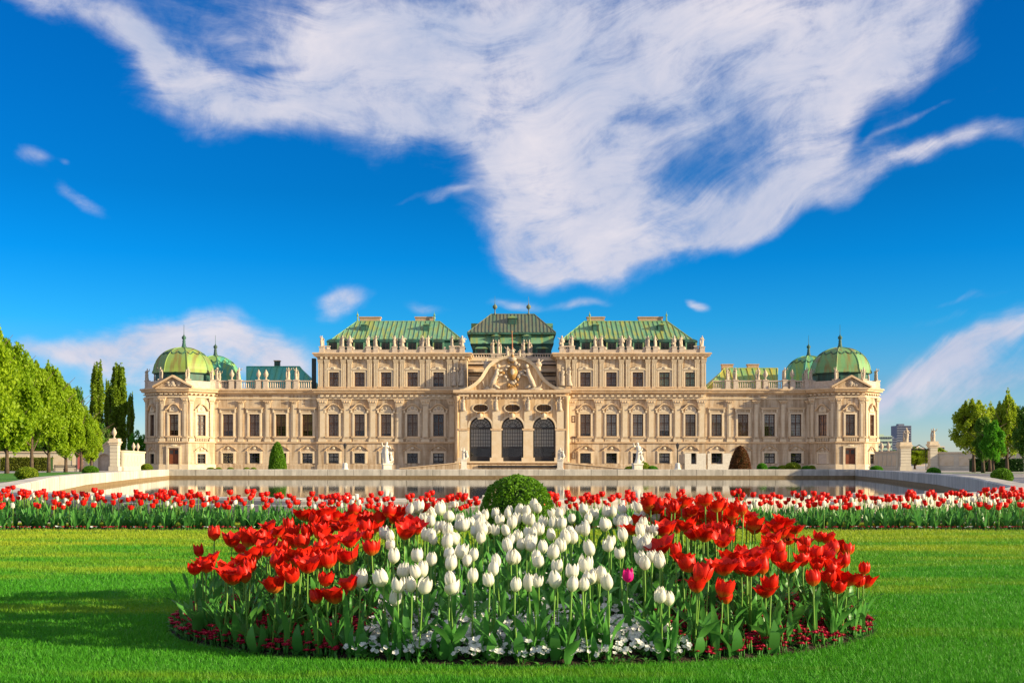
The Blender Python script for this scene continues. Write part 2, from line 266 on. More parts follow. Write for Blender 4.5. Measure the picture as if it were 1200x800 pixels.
M['box'] = leafmat('box_leaf', (.06, .18, .008), (.16, .33, .012), trans=.3)
M['box_yellow'] = leafmat('golden_box_leaf', (.14, .24, .01), (.32, .38, .02), trans=.3)
M['box_core'] = mat('box_inner', (.012, .04, .005), .9)
M['cone_brown'] = leafmat('brown_yew_leaf', (.10, .035, .012), (.20, .08, .02), trans=.2)
M['hedge'] = leafmat('hedge_leaf', (.012, .05, .008), (.035, .10, .012), trans=.2)
M['hedge_l'] = leafmat('hedge_leaf_warm', (.10, .13, .012), (.22, .24, .02), trans=.3)
M['bark'] = mat('tree_bark', (.07, .045, .03), .9, (.12, .085, .06), 4, .8, 20)
M['tower'] = mat('grey_blue_concrete', (.13, .15, .21), .7, (.16, .18, .24), .2)
M['tower_win'] = mat('tower_glass', (.05, .065, .10), .3)
M['paleb'] = mat('pale_green_cladding', (.42, .52, .38), .5, (.36, .48, .40), .3)
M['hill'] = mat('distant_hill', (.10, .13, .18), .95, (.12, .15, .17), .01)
M['pipe'] = mat('dark_downpipe', (.03, .05, .05), .5)
M['wood'] = mat('red_mast', (.42, .14, .07), .6)
# glass: a thin pane, half mirror at a slant
def glass(name, tcol, mixv):
    m = bpy.data.materials.new(name); m.use_nodes = True; t = m.node_tree; o = t.nodes['Material Output']; t.nodes.remove(t.nodes['Principled BSDF'])
    g = t.nodes.new('ShaderNodeBsdfGlossy'); g.inputs['Roughness'].default_value = .03; g.inputs['Color'].default_value = (.9, .9, .9, 1)
    tr = t.nodes.new('ShaderNodeBsdfTransparent'); tr.inputs['Color'].default_value = (*tcol, 1)
    mx_ = t.nodes.new('ShaderNodeMixShader'); mx_.inputs[0].default_value = mixv
    t.links.new(tr.outputs[0], mx_.inputs[1]); t.links.new(g.outputs[0], mx_.inputs[2]); t.links.new(mx_.outputs[0], o.inputs[0]); return m
M['glass'] = glass('window_glass', (.85, .85, .83), .07)
m = mat('pool_water', (.012, .018, .016), .03, spec=.8); t = m.node_tree; b = t.nodes['Principled BSDF']; b.inputs['IOR'].default_value = 1.33
tc = t.nodes['Texture Coordinate']; mp_ = t.nodes.new('ShaderNodeMapping'); mp_.inputs['Scale'].default_value = (.6, 2.2, 1); t.links.new(tc.outputs['Object'], mp_.inputs[0])
n = t.nodes.new('ShaderNodeTexNoise'); n.inputs['Scale'].default_value = 1.2; n.inputs['Detail'].default_value = 3; t.links.new(mp_.outputs[0], n.inputs[0])
bp = t.nodes.new('ShaderNodeBump'); bp.inputs['Strength'].default_value = .03; bp.inputs['Distance'].default_value = .03
t.links.new(n.outputs[0], bp.inputs['Height']); t.links.new(bp.outputs[0], b.inputs['Normal']); M['water'] = m

# ------------------------------------------------------------------ mesh helpers
class MB:
    """collects shapes into one mesh"""
    def __init__(s): s.v = []; s.f = []; s.mi = []; s.mats = []
    def slot(s, m):
        if m not in s.mats: s.mats.append(m)
        return s.mats.index(m)
    def add(s, vs, fs, m):
        k = len(s.v); s.v += [tuple(p) for p in vs]; i = s.slot(m)
        for f in fs: s.f.append(tuple(q + k for q in f)); s.mi.append(i)
        return s
    def box(s, x0, x1, y0, y1, z0, z1, m, rz=0, c=None):
        vs = [(x, y, z) for z in (z0, z1) for y in (y0, y1) for x in (x0, x1)]
        if rz:
            cx, cy = c or ((x0 + x1) / 2, (y0 + y1) / 2); cs, sn = math.cos(rz), math.sin(rz)
            vs = [(cx + (x - cx) * cs - (y - cy) * sn, cy + (x - cx) * sn + (y - cy) * cs, z) for x, y, z in vs]
        return s.add(vs, [(0, 2, 3, 1), (4, 5, 7, 6), (0, 1, 5, 4), (1, 3, 7, 5), (3, 2, 6, 7), (2, 0, 4, 6)], m)
    def lathe(s, cx, cy, prof, m, n=12, rz=0, sx=1, sy=1):
        vs = []; fs = []
        for r, z in prof:
            for i in range(n):
                t_ = rz + 2 * math.pi * i / n; vs.append((cx + r * sx * math.cos(t_), cy + r * sy * math.sin(t_), z))
        for j in range(len(prof) - 1):
            for i in range(n):
                i2 = (i + 1) % n; fs.append((j * n + i, j * n + i2, (j + 1) * n + i2, (j + 1) * n + i))
        fs.append(tuple(range(n - 1, -1, -1))); fs.append(tuple((len(prof) - 1) * n + i for i in range(n)))
        return s.add(vs, fs, m)
    def tube(s, pts, rs, m, n=6):
        pts = [Vector(p) for p in pts]; vs = []; fs = []
        for k, p in enumerate(pts):
            d = (pts[min(k + 1, len(pts) - 1)] - pts[max(k - 1, 0)]).normalized()
            u = d.orthogonal().normalized() if abs(d.z) > .9 else d.cross(Vector((0, 0, 1))).normalized(); w = d.cross(u)
            for i in range(n):
                t_ = 2 * math.pi * i / n; vs.append(p + (u * math.cos(t_) + w * math.sin(t_)) * rs[k])
        for k in range(len(pts) - 1):
            for i in range(n):
                i2 = (i + 1) % n; fs.append((k * n + i, k * n + i2, (k + 1) * n + i2, (k + 1) * n + i))
        fs.append(tuple(range(n - 1, -1, -1))); fs.append(tuple((len(pts) - 1) * n + i for i in range(n)))
        return s.add(vs, fs, m)
    def ball(s, c, r, m, n=8, k=6):
        rx, ry, rz_ = r if isinstance(r, tuple) else (r, r, r)
        prof = [(math.sin(math.pi * j / k), -math.cos(math.pi * j / k)) for j in range(k + 1)]
        prof[0] = (.02, -1); prof[-1] = (.02, 1); vs = []; fs = []
        for q, z in prof:
            for i in range(n):
                t_ = 2 * math.pi * i / n; vs.append((c[0] + q * rx * math.cos(t_), c[1] + q * ry * math.sin(t_), c[2] + z * rz_))
        for j in range(k):
            for i in range(n):
                i2 = (i + 1) % n; fs.append((j * n + i, j * n + i2, (j + 1) * n + i2, (j + 1) * n + i))
        return s.add(vs, fs, m)
    def sweep(s, path, prof, m, closed=False):
        """profile of (out, z) carried along a plan path; outward is to the right of travel"""
        P = [Vector(p) for p in path]; n = len(P); rows = []
        for i, p in enumerate(P):
            if closed: a_, b_ = P[i - 1], P[(i + 1) % n]
            else: a_, b_ = P[max(i - 1, 0)], P[min(i + 1, n - 1)]
            d1 = (p - a_).normalized() if (p - a_).length > 1e-6 else None; d2 = (b_ - p).normalized() if (b_ - p).length > 1e-6 else None
            d1 = d1 or d2; d2 = d2 or d1
            n1 = Vector((d1.y, -d1.x)); n2 = Vector((d2.y, -d2.x)); mm = (n1 + n2)
            mm = mm / max(mm.length_squared / 2, .3)
            rows.append([(p.x + mm.x * o_, p.y + mm.y * o_, z) for o_, z in prof])
        k = len(prof); vs = [q for r_ in rows for q in r_]; fs = []
        for i in range(n if closed else n - 1):
            j = (i + 1) % n
            for q in range(k - 1): fs.append((i * k + q, j * k + q, j * k + q + 1, i * k + q + 1))
        if not closed: fs += [tuple(range(k)), tuple((n - 1) * k + q for q in range(k - 1, -1, -1))]
        return s.add(vs, fs, m)
    def prism(s, outline, y0, y1, m):
        """outline of (x, z) pushed from y0 to y1"""
        n = len(outline); vs = [(x, y0, z) for x, z in outline] + [(x, y1, z) for x, z in outline]
        fs = [tuple(range(n)), tuple(range(2 * n - 1, n - 1, -1))] + [(i, i + n, (i + 1) % n + n, (i + 1) % n) for i in range(n)]
        return s.add(vs, fs, m)
    def wall(s, p0, p1, z0, z1, holes, m, depth=.45, back=1.3, dark=None, ends=True):
        """wall from p0 to p1 (outside to the right), rectangular openings (u0,u1,z0,z1) with reveals and a dark room behind"""
        p0 = Vector(p0); p1 = Vector(p1); Lh = (p1 - p0).length; d = (p1 - p0) / Lh; nrm = Vector((d.y, -d.x))
        us = sorted({0, Lh} | {h[0] for h in holes} | {h[1] for h in holes}); zs = sorted({z0, z1} | {h[2] for h in holes} | {h[3] for h in holes})
        P3 = lambda u, z, o=0: (p0.x + d.x * u + nrm.x * o, p0.y + d.y * u + nrm.y * o, z)
        for i in range(len(us) - 1):
            for j in range(len(zs) - 1):
                uc, zc = (us[i] + us[i + 1]) / 2, (zs[j] + zs[j + 1]) / 2
                if any(h[0] < uc < h[1] and h[2] < zc < h[3] for h in holes): continue
                s.add([P3(us[i], zs[j]), P3(us[i + 1], zs[j]), P3(us[i + 1], zs[j + 1]), P3(us[i], zs[j + 1])], [(0, 1, 2, 3)], m)
        for h in holes:
            u0, u1, a_, b_ = h[:4]
            c = [(u0, a_), (u1, a_), (u1, b_), (u0, b_)]
            for q in range(4):
                k1, k2 = c[q], c[(q + 1) % 4]
                s.add([P3(*k1), P3(*k2), P3(*k2, -depth), P3(*k1, -depth)], [(3, 2, 1, 0)], m)
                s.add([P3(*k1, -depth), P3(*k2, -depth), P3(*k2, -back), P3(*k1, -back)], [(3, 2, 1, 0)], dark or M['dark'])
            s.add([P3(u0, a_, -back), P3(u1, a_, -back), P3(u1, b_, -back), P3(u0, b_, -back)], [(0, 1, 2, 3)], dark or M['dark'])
        return s
    def mesh(s, name, smooth=False):
        me = bpy.data.meshes.new(name); me.from_pydata(s.v, [], s.f)
        for m_ in s.mats: me.materials.append(m_)
        me.polygons.foreach_set('material_index', s.mi)
        if smooth: me.polygons.foreach_set('use_smooth', [True] * len(s.f))
        me.update(); return me
def link(name, data, parent=None, loc=None, rz=0, keep=False):
    o = bpy.data.objects.new(name, data); COL.objects.link(o)
    if loc is not None: o.location = loc
    if rz: o.rotation_euler = (0, 0, rz)
    if parent is not None:
        o.parent = parent
        if keep: o.matrix_parent_inverse = Matrix.Translation(-parent.location)
    return o
def thing(name, label, cat, loc=(0, 0, 0), group=None, rz=0):
    o = link(name, None, loc=loc, rz=rz); o.empty_display_size = .2; return tag(o, label, cat, group)
def tag(o, label, cat, group=None):
    o['label'] = label; o['category'] = cat
    if group: o['group'] = group
    return o
def structure(name, me, loc=None): o = link(name, me, loc=loc); o['kind'] = 'structure'; return o
def stuff(o): o['kind'] = 'stuff'; return o
def fastmesh(name, V, Fc, mats, mi=None, smooth=False):
    """numpy mesh: V (n,3), Fc (m,k)"""
    me = bpy.data.meshes.new(name); n = len(V); m_, k = Fc.shape
    me.vertices.add(n); me.vertices.foreach_set('co', np.asarray(V, np.float32).ravel())
    me.loops.add(m_ * k); me.loops.foreach_set('vertex_index', Fc.astype(np.int32).ravel())
    me.polygons.add(m_); me.polygons.foreach_set('loop_start', np.arange(0, m_ * k, k, dtype=np.int32)); 
    for q in mats: me.materials.append(q)
    if mi is not None: me.polygons.foreach_set('material_index', np.asarray(mi, np.int32))
    if smooth: me.polygons.foreach_set('use_smooth', np.ones(m_, bool))
    me.update(calc_edges=True); me.validate(); return me
def PX(px, py, Y): return (px - 600) * Y / F, CH + (HZ - py) * Y / F

# ------------------------------------------------------------------ the setting: ground, lawns, basin
rimL = [(-42, 138), (-37.2, 112), (-30.2, 80), (-24.5, 60), (-19.2, 45), (-16.2, 36.5), (-12.2, 29.5), (-8.2, 26), (-4.2, 24.4), (0, 23.9)]
rim_out = rimL + [(-x, y) for x, y in rimL[-2::-1]]           # inner lip of the rim's top, left -> near -> right
ALL = rim_out                                                # open list; closed by the far side
from mathutils.geometry import tessellate_polygon
def sheet(name, outer, holes, z, m, structural=True):
    loops = [[Vector((x, y, z)) for x, y in lp] for lp in [outer] + holes]
    tris = tessellate_polygon(loops); vs = [tuple(p) for lp in loops for p in lp]
    me = bpy.data.meshes.new(name); me.from_pydata(vs, [], [tuple(t_) for t_ in tris]); me.materials.append(m); me.update()
    for p in me.polygons:
        if p.normal.z < 0: p.flip()
    me.update(); return structure(name, me)
sheet('ground', [(-6000, -600), (6000, -600), (6000, 9000), (-6000, 9000)], [ALL], 0, M['gravel'])
mb = MB(); b_ = MB()
loops = [Vector((x, y, -.6)) for x, y in ALL]
cx_, cy_ = 0, 85
ext = [Vector((x * 1.02, cy_ + (y - cy_) * 1.02, -.6)) for x, y in ALL]
me = bpy.data.meshes.new('pool_water'); me.from_pydata([tuple(p) for p in ext], [], [tuple(t_) for t_ in tessellate_polygon([ext])]); me.materials.append(M['water'])
for p in me.polygons:
    if p.normal.z < 0: p.flip()
me.update(); structure('pool_water', me)
# rim: each coping stone is a piece
rimroot = thing('pool_rim', 'low pale stone rim running round the large garden basin', 'stone rim', (0, 85, 0))
def resample(path, step):
    out_ = []
    for (x0, y0), (x1, y1) in zip(path[:-1], path[1:]):
        Ls = math.hypot(x1 - x0, y1 - y0); n_ = max(1, round(Ls / step))
        for i in range(n_): out_.append((x0 + (x1 - x0) * i / n_, y0 + (y1 - y0) * i / n_))
    out_.append(path[-1]); return out_
lp = rim_out
# travel so that outward (right of travel) points away from the water: go right->left along the near side
seg = resample(lp[::-1], 3.2)                                    # from far right corner, near, to far left corner
far = resample([(-42, 138), (42, 138)], 3.2)                     # far edge left->right: right of travel is towards the viewer => use negative out
def rim_piece(p0, p1, prof, m, name='coping_stone'):
    mbx = MB(); P0, P1 = Vector(p0), Vector(p1); d = (P1 - P0).normalized() * .012
    mbx.sweep([tuple(P0 + d), tuple(P1 - d)], prof, m); return link(name, mbx.mesh(name), rimroot, keep=True)
near_prof = [(-.02, -.9), (-.02, .36), (.04, .45), (1.25, .45), (1.30, .40), (1.30, .33), (1.36, .30), (1.36, -.02)]
near_prof = near_prof[::-1]
# wet stone band, one continuous piece each side
mbx = MB(); mbx.sweep(lp, [(-.03, -.32), (-.01, -.32), (-.01, -.95), (-.03, -.95)], M['rim_dark']); link('waterline_band', mbx.mesh('waterline_band'), rimroot, keep=True)
mbx = MB(); mbx.sweep([(42, 138), (-42, 138)], [(-.03, -.32), (-.01, -.32), (-.01, -.95), (-.03, -.95)], M['rim_dark']); link('waterline_band', mbx.mesh('waterline_band'), rimroot, keep=True)
# mitred rings so corners close: sweep the full path once per stone span using neighbours
def mitre_stones(path, prof, closed):
    P = [Vector(p) for p in path]; n_ = len(P)
    def off(i, o_):
        a__ = P[(i - 1) % n_] if closed else P[max(i - 1, 0)]; b__ = P[(i + 1) % n_] if closed else P[min(i + 1, n_ - 1)]
        d1 = (P[i] - a__); d2 = (b__ - P[i]); d1 = d1.normalized() if d1.length > 1e-6 else d2.normalized(); d2 = d2.normalized() if d2.length > 1e-6 else d1
        mm = Vector((d1.y, -d1.x)) + Vector((d2.y, -d2.x)); mm = mm / max(mm.length_squared / 2, .3); return P[i] + mm * o_
    for i in range(n_ if closed else n_ - 1):
        j = (i + 1) % n_; k = len(prof); vs = []; g = .022 / max((P[j] - P[i]).length, .1)
        A = [off(i, o_) for o_, z in prof]; B = [off(j, o_) for o_, z in prof]; dz = random.uniform(-.006, .006)
        for q in range(k): vs.append((*(A[q].lerp(B[q], g)), prof[q][1] + dz))
        for q in range(k): vs.append((*(A[q].lerp(B[q], 1 - g)), prof[q][1] + dz))
        fs = [(q, q + k, q + k + 1, q + 1) for q in range(k - 1)] + [tuple(range(k)), tuple(range(2 * k - 1, k - 1, -1))]
        mm_ = MB(); mm_.add(vs, fs, M['rim']); link('coping_stone', mm_.mesh('coping_stone'), rimroot, keep=True)
full = seg + far[1:-1]
mitre_stones(full[::-1], [(.98, -.02), (.98, .30), (.92, .33), (.92, .40), (.87, .45), (.06, .45), (.0, .39), (.0, -.9)], True)

BED = (0.07, 8.35, 2.56, 1.83)      # centre x, y, half axes
def bedr(x, y): return ((x - BED[0]) / BED[2]) ** 2 + ((y - BED[1]) / BED[3]) ** 2
def mound(x, y):
    q = bedr(x, y); 
    return max(0.0, 1 - q) ** .8 * .20 + max(0, min(1, (y - 7.6) / 2.0)) * .16 * min(1, max(0.0, 1.0 - q) * 3)
def ell(n_, k=1.0): return [(BED[0] + BED[2] * k * math.cos(2 * math.pi * i / n_), BED[1] + BED[3] * k * math.sin(2 * math.pi * i / n_)) for i in range(n_)]
S2x = lambda x: 19.95
sheet('lawn', [(-70, -60), (70, -60), (70, 22.2), (20, 22.4), (12, 21.9), (0, 21.8), (-12, 21.9), (-20, 22.4), (-70, 22.2)], [], .02, M['turf'])
sheet('lawn_left', [(-60, 150), (-60, 24), (-26.5, 24), (-26, 45), (-33, 75), (-46, 134), (-47, 150)], [], .012, M['turf'])
sheet('lawn_right', [(60, 136), (72, 136), (72, 142), (40, 142), (45, 136)], [], .012, M['turf'])
sheet('gravel_path', [(-46, 142), (-30.8, 72), (-28.8, 72), (-43.5, 142)], [], .018, M['gravel_red'])
# bed soil, a real mound
nr, na = 14, 96; vs = [(BED[0], BED[1], mound(BED[0], BED[1]) + .03)]; fs = []
for i in range(1, nr + 1):
    for j in range(na):
        k = i / nr; x = BED[0] + BED[2] * 1.02 * k * math.cos(2 * math.pi * j / na); y = BED[1] + BED[3] * 1.02 * k * math.sin(2 * math.pi * j / na)
        vs.append((x, y, mound(x, y) + (.03 + random.uniform(-.008, .012) if i < nr else -.01)))
for j in range(na): fs.append((0, 1 + j, 1 + (j + 1) % na))
for i in range(nr - 1):
    for j in range(na):
        a0 = 1 + i * na; fs.append((a0 + j, a0 + na + j, a0 + na + (j + 1) % na, a0 + (j + 1) % na))
mbx = MB(); mbx.add(vs, fs, M['soil']); structure('flower_bed_soil', mbx.mesh('flower_bed_soil', True))

# ------------------------------------------------------------------ palace
YF = 215.0; S = YF / F
def zf(py): return CH + (HZ - py) * S
def zz(py, Y): return CH + (HZ - py) * Y / F
pal = thing('palace', 'long cream baroque palace with green copper roofs behind the basin', 'palace', (0, YF, 0))
def part(name, mb_, smooth=False): return link(name, mb_.mesh(name, smooth), pal, keep=True)
# window kinds: (frame mesh, pane mesh) centred on x, sill at z = 0, glass plane at y = 0
WK = {}
def window_kind(key, w, h, cols, rows, cross=True, thick=.16, thin=.05, m=None):
    m = m or M['win']; f = MB(); hw = w / 2
    f.box(-hw, -hw + thick, -.06, .06, 0, h, m); f.box(hw - thick, hw, -.06, .06, 0, h, m)
    f.box(-hw + thick, hw - thick, -.06, .06, 0, thick, m); f.box(-hw + thick, hw - thick, -.06, .06, h - thick, h, m)
    if cross:
        f.box(-thick * .55, thick * .55, -.08, .05, thick, h - thick, m); f.box(-hw + thick, hw - thick, -.075, .045, h * .56, h * .56 + thick, m)
    for i in range(1, cols):
        x = -hw + w * i / cols
        if abs(x) > .1: f.box(x - thin / 2, x + thin / 2, -.03, .03, thick, h - thick, m)
    for j in range(1, rows):
        z = h * j / rows; f.box(-hw + thick, hw - thick, -.034, .026, z - thin / 2, z + thin / 2, m)
    g = MB(); g.add([(-hw + .05, .01, .05), (hw - .05, .01, .05), (hw - .05, .01, h - .05), (-hw + .05, .01, h - .05)], [(0, 1, 2, 3)], M['glass'])
    WK[key] = (f.mesh('window_frame'), g.mesh('pane'), w, h)
window_kind('main', 2.0, 4.22, 4, 8); window_kind('attic', 2.0, 2.75, 4, 6); window_kind('ground', 2.05, 1.95, 4, 3, m=M['iron'])
window_kind('dormer', 1.4, 1.3, 3, 3, m=M['iron']); window_kind('pav', 1.75, 4.0, 4, 6); window_kind('slit', .7, 1.3, 1, 2, cross=False); window_kind('cellar', 2.0, .6, 4, 1, cross=False, m=M['iron'])
CURT = {}
def curtain_mesh(key, m_, drop=0.0):
    k = (key, m_.name, drop)
    if k not in CURT:
        w, h = WK[key][2:]; c = MB(); n_ = 16
        vs = []; 
        for i in range(n_ + 1):
            x = -w / 2 + .06 + (w - .12) * i / n_; y = .22 + .03 * math.sin(i * 2.1)
            vs += [(x, y, .04 + (h - .08) * drop), (x, y, h - .04)]
        c.add(vs, [(2 * i, 2 * i + 2, 2 * i + 3, 2 * i + 1) for i in range(n_)], m_); CURT[k] = c.mesh('curtain')
    return CURT[k]
def put_window(key, x, y, z, rz=0, curtain=None, name='window'):
    f, g, w, h = WK[key]; o = link(name, f, pal, loc=(x, y, z), rz=rz); o.matrix_parent_inverse = Matrix.Translation((0, -YF, 0))
    link('pane', g, o)
    if curtain: link('curtain', curtain_mesh(key, M[curtain], 0.0 if 'green' in curtain or 'orange' in curtain else random.choice((0, 0, 0, .25, .45, .12))), o)
    return o
# --- straight facade
Z0, ZS, ZM0, ZM1, ZC0, ZC1 = 0, zf(519), zf(511), zf(485), zf(461), zf(456)
BX = [14.0, 18.96, 24.0, 29.05, 34.0]; WX = [39.05, 44.1, 49.15, 54.2]
ENDX = 57.4
def holes(xs, x0, kind):
    r_ = []
    for x in xs:
        if kind == 'g': r_.append((x - x0 - 1.02, x - x0 + 1.02, zf(542.6), zf(530.8))); r_.append((x - x0 - 1, x - x0 + 1, .12, .7))
        if kind == 'm': r_.append((x - x0 - 1.0, x - x0 + 1.0, ZM0, ZM1))
        if kind == 'a': r_.append((x - x0 - 1.0, x - x0 + 1.0, zf(453), zf(436.2)))
    return r_
YB = YF - .35                                    # the middle block stands a little forward of the wings
for sgn in (-1, 1):
    bx = sorted(sgn * x for x in BX); wx = sorted(sgn * x for x in WX)
    w_ = MB()
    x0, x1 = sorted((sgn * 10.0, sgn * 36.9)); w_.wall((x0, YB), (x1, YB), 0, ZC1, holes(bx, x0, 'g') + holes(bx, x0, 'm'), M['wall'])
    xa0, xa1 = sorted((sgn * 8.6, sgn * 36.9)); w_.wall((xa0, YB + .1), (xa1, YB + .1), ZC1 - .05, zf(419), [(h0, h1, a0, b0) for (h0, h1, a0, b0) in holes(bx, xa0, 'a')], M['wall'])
    # returns of the block
    yb2 = YF + 24
    if sgn < 0: w_.wall((xa1, YB + .1), (xa1, yb2), ZC1, zf(419), [], M['wall']); w_.wall((xa0, yb2), (xa0, YB + .1), ZC1, zf(419), [], M['wall']); w_.wall((x0, YF + 1), (x0, YB), 0, ZC1, [], M['wall'])
    else: w_.wall((xa0, yb2), (xa0, YB + .1), ZC1, zf(419), [], M['wall']); w_.wall((xa1, YB + .1), (xa1, yb2), ZC1, zf(419), [], M['wall']); w_.wall((x1, YB), (x1, YF + 1), 0, ZC1, [], M['wall'])
    w_.wall((xa1, yb2), (xa0, yb2), 0, zf(419), [], M['wall'])
    part('block_wall', w_)
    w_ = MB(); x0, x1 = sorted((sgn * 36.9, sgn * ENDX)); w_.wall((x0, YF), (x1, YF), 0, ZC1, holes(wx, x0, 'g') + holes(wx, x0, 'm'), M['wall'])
    w_.wall((x1, YF + 24), (x0, YF + 24), 0, ZC1, [], M['wall'])
    w_.box(x0, x1, YF + 1.35, YF + 23.9, ZC1 - .6, ZC1 - .1, M['balu'])
    part('wing_wall', w_)
    # floors of roofs behind parapets
    for k, x in enumerate(bx + wx):
        inb = abs(x) < 36; Yq = (YB if inb else YF)
        left = sgn < 0
        c_m = 'curtain_brown' if left else 'curtain_pale'
        if (k * 5 + left * 3) % 7 == 2: c_m = 'curtain_pale' if left else 'curtain_brown'
        if abs(x) < 15: c_m = None if left else 'curtain_brown'
        put_window('main', x, Yq + .3, ZM0, 0, c_m)
        put_window('ground', x, Yq + .3, zf(542.6), 0, 'curtain_pale' if (k * 7 + left) % 4 == 1 else None)
        put_window('cellar', x, Yq + .25, .12, 0, None)
        if inb:
            ca = 'curtain_brown' if abs(x) < 26 or left else 'curtain_green'
            put_window('attic', x, YB + .4, zf(453), 0, ca)
# shared ornament meshes (origin: window axis, sill height)
def hood_curved():
    o = MB(); w = 1.75
    # scrolled pediment: S-curve band, proud of the wall
    pts = [(-1.85, 5.15), (-1.5, 5.22), (-1.15, 5.45), (-.8, 5.85), (-.4, 6.12), (0, 6.2), (.4, 6.12), (.8, 5.85), (1.15, 5.45), (1.5, 5.22), (1.85, 5.15)]
    for (a0, b0), (a1, b1) in zip(pts[:-1], pts[1:]):
        o.add([(a0, -.05, b0 - .2), (a1, -.05, b1 - .2), (a1, -.45, b1 - .2), (a0, -.45, b0 - .2), (a0, -.05, b0 + .06), (a1, -.05, b1 + .06), (a1, -.5, b1 + .06), (a0, -.5, b0 + .06)],
              [(0, 1, 2, 3), (4, 7, 6, 5), (3, 2, 6, 7), (0, 4, 5, 1), (0, 3, 7, 4), (1, 5, 6, 2)], M['cornice'])
    o.prism([(-1.1, 4.6), (1.1, 4.6), (1.0, 5.2), (.6, 5.75), (0, 5.98), (-.6, 5.75), (-1.0, 5.2)], -.14, .02, M['trim'])
    o.ball((0, -.16, 5.35), (.32, .14, .36), M['statue'], 8, 5)
    for sx in (-1, 1): o.ball((sx * .62, -.14, 5.05), (.25, .1, .16), M['statue'], 6, 4); o.box(sx * 1.55 - .14, sx * 1.55 + .14, -.32, .02, 4.45, 4.98, M['trim'])
    return o
def surround(o, h, w=2.0, sill=True):
    hw = w / 2
    for sx in (-1, 1):
        x0, x1 = sorted((sx * hw, sx * (hw + .32))); o.box(x0, x1, -.14, .0, 0, h + .32, M['trim'])
        x0, x1 = sorted((sx * (hw + .32), sx * (hw + .46))); o.box(x0, x1, -.07, .0, -.02, h + .46, M['trim'])
    o.box(-hw, hw, -.14, 0, h, h + .32, M['trim'])
    if sill: o.box(-hw - .55, hw + .55, -.34, 0, -.26, -.002, M['cornice']); o.box(-hw - .35, hw + .35, -.22, 0, -.42, -.262, M['trim'])
    return o
hc = surround(hood_curved(), 4.22).box(-1.2, 1.2, -.09, 0, -1.25, -.5, M['trim'])
hc.box(-1.0, 1.0, -.11, 0, -1.1, -.65, M['wall']); HOODC = hc.mesh('window_surround')
hf = surround(MB(), 4.22); hf.box(-1.7, 1.7, -.5, 0, 5.3, 5.5, M['cornice']); hf.box(-1.55, 1.55, -.34, 0, 5.08, 5.298, M['trim']); hf.box(-1.25, 1.25, -.1, 0, 4.6, 5.06, M['wall'])
for sx in (-1, 1): hf.box(sx * 1.4 - .13, sx * 1.4 + .13, -.28, 0, 4.5, 5.06, M['trim'])
hf.box(-1.2, 1.2, -.09, 0, -1.25, -.5, M['trim']); HOODF = hf.mesh('window_surround')
ha = surround(MB(), 2.75); ha.prism([(-1.5, 3.15), (1.5, 3.15), (1.3, 3.45), (.7, 3.6), (.4, 3.85), (-.4, 3.85), (-.7, 3.6), (-1.3, 3.45)], -.3, 0, M['trim']); ha.ball((0, -.3, 3.5), (.4, .14, .25), M['statue'], 6, 4); HOODA = ha.mesh('window_surround')
hg = MB(); surround(hg, 1.95, 2.04, False)
ptsg = [(-1.75, 2.5), (-1.45, 2.62), (-1.2, 2.95), (-.8, 3.1), (-.45, 3.35), (0, 3.45), (.45, 3.35), (.8, 3.1), (1.2, 2.95), (1.45, 2.62), (1.75, 2.5)]
for (a0, b0), (a1, b1) in zip(ptsg[:-1], ptsg[1:]):
    hg.add([(a0, 0, b0 - .14), (a1, 0, b1 - .14), (a1, -.22, b1 - .14), (a0, -.22, b0 - .14), (a0, 0, b0), (a1, 0, b1), (a1, -.26, b1), (a0, -.26, b0)],
           [(0, 1, 2, 3), (4, 7, 6, 5), (3, 2, 6, 7), (0, 3, 7, 4), (1, 5, 6, 2)], M['cornice'])
hg.ball((0, -.1, 2.9), (.3, .12, .22), M['trim'], 6, 4); HOODG = hg.mesh('window_surround')
# pilaster with capital, from the string course to the frieze
def pilaster(w, z0, z1, cap=1.0, m='wall'):
    o = MB(); hw = w / 2
    o.box(-hw - .12, hw + .12, -.30, .0, z0, z0 + .5, M['trim']); o.box(-hw, hw, -.22, 0, z0 + .5, z1 - cap, M[m])
    o.box(-hw + .22, hw - .22, -.26, -.2, z0 + .9, z1 - cap - .35, M['trim'])
    o.add([(-hw, -.22, z1 - cap), (hw, -.22, z1 - cap), (hw + .3, -.46, z1 - .18), (-hw - .3, -.46, z1 - .18), (-hw, 0, z1 - cap), (hw, 0, z1 - cap), (hw + .3, 0, z1 - .18), (-hw - .3, 0, z1 - .18)],
          [(0, 1, 2, 3), (1, 5, 6, 2), (4, 0, 3, 7), (3, 2, 6, 7), (0, 4, 5, 1)], M['trim'])
    for sx in (-.7, 0, .7): o.ball((sx * hw, -.36, z1 - cap * .55), (.17, .12, .24), M['cornice'], 6, 4)
    o.box(-hw - .36, hw + .36, -.5, 0, z1 - .18, z1, M['cornice']); return o.mesh('pilaster')
PIL = pilaster(1.35, ZS + .25, zf(467.6)); PILW = pilaster(.95, ZS + .25, zf(469), .5)
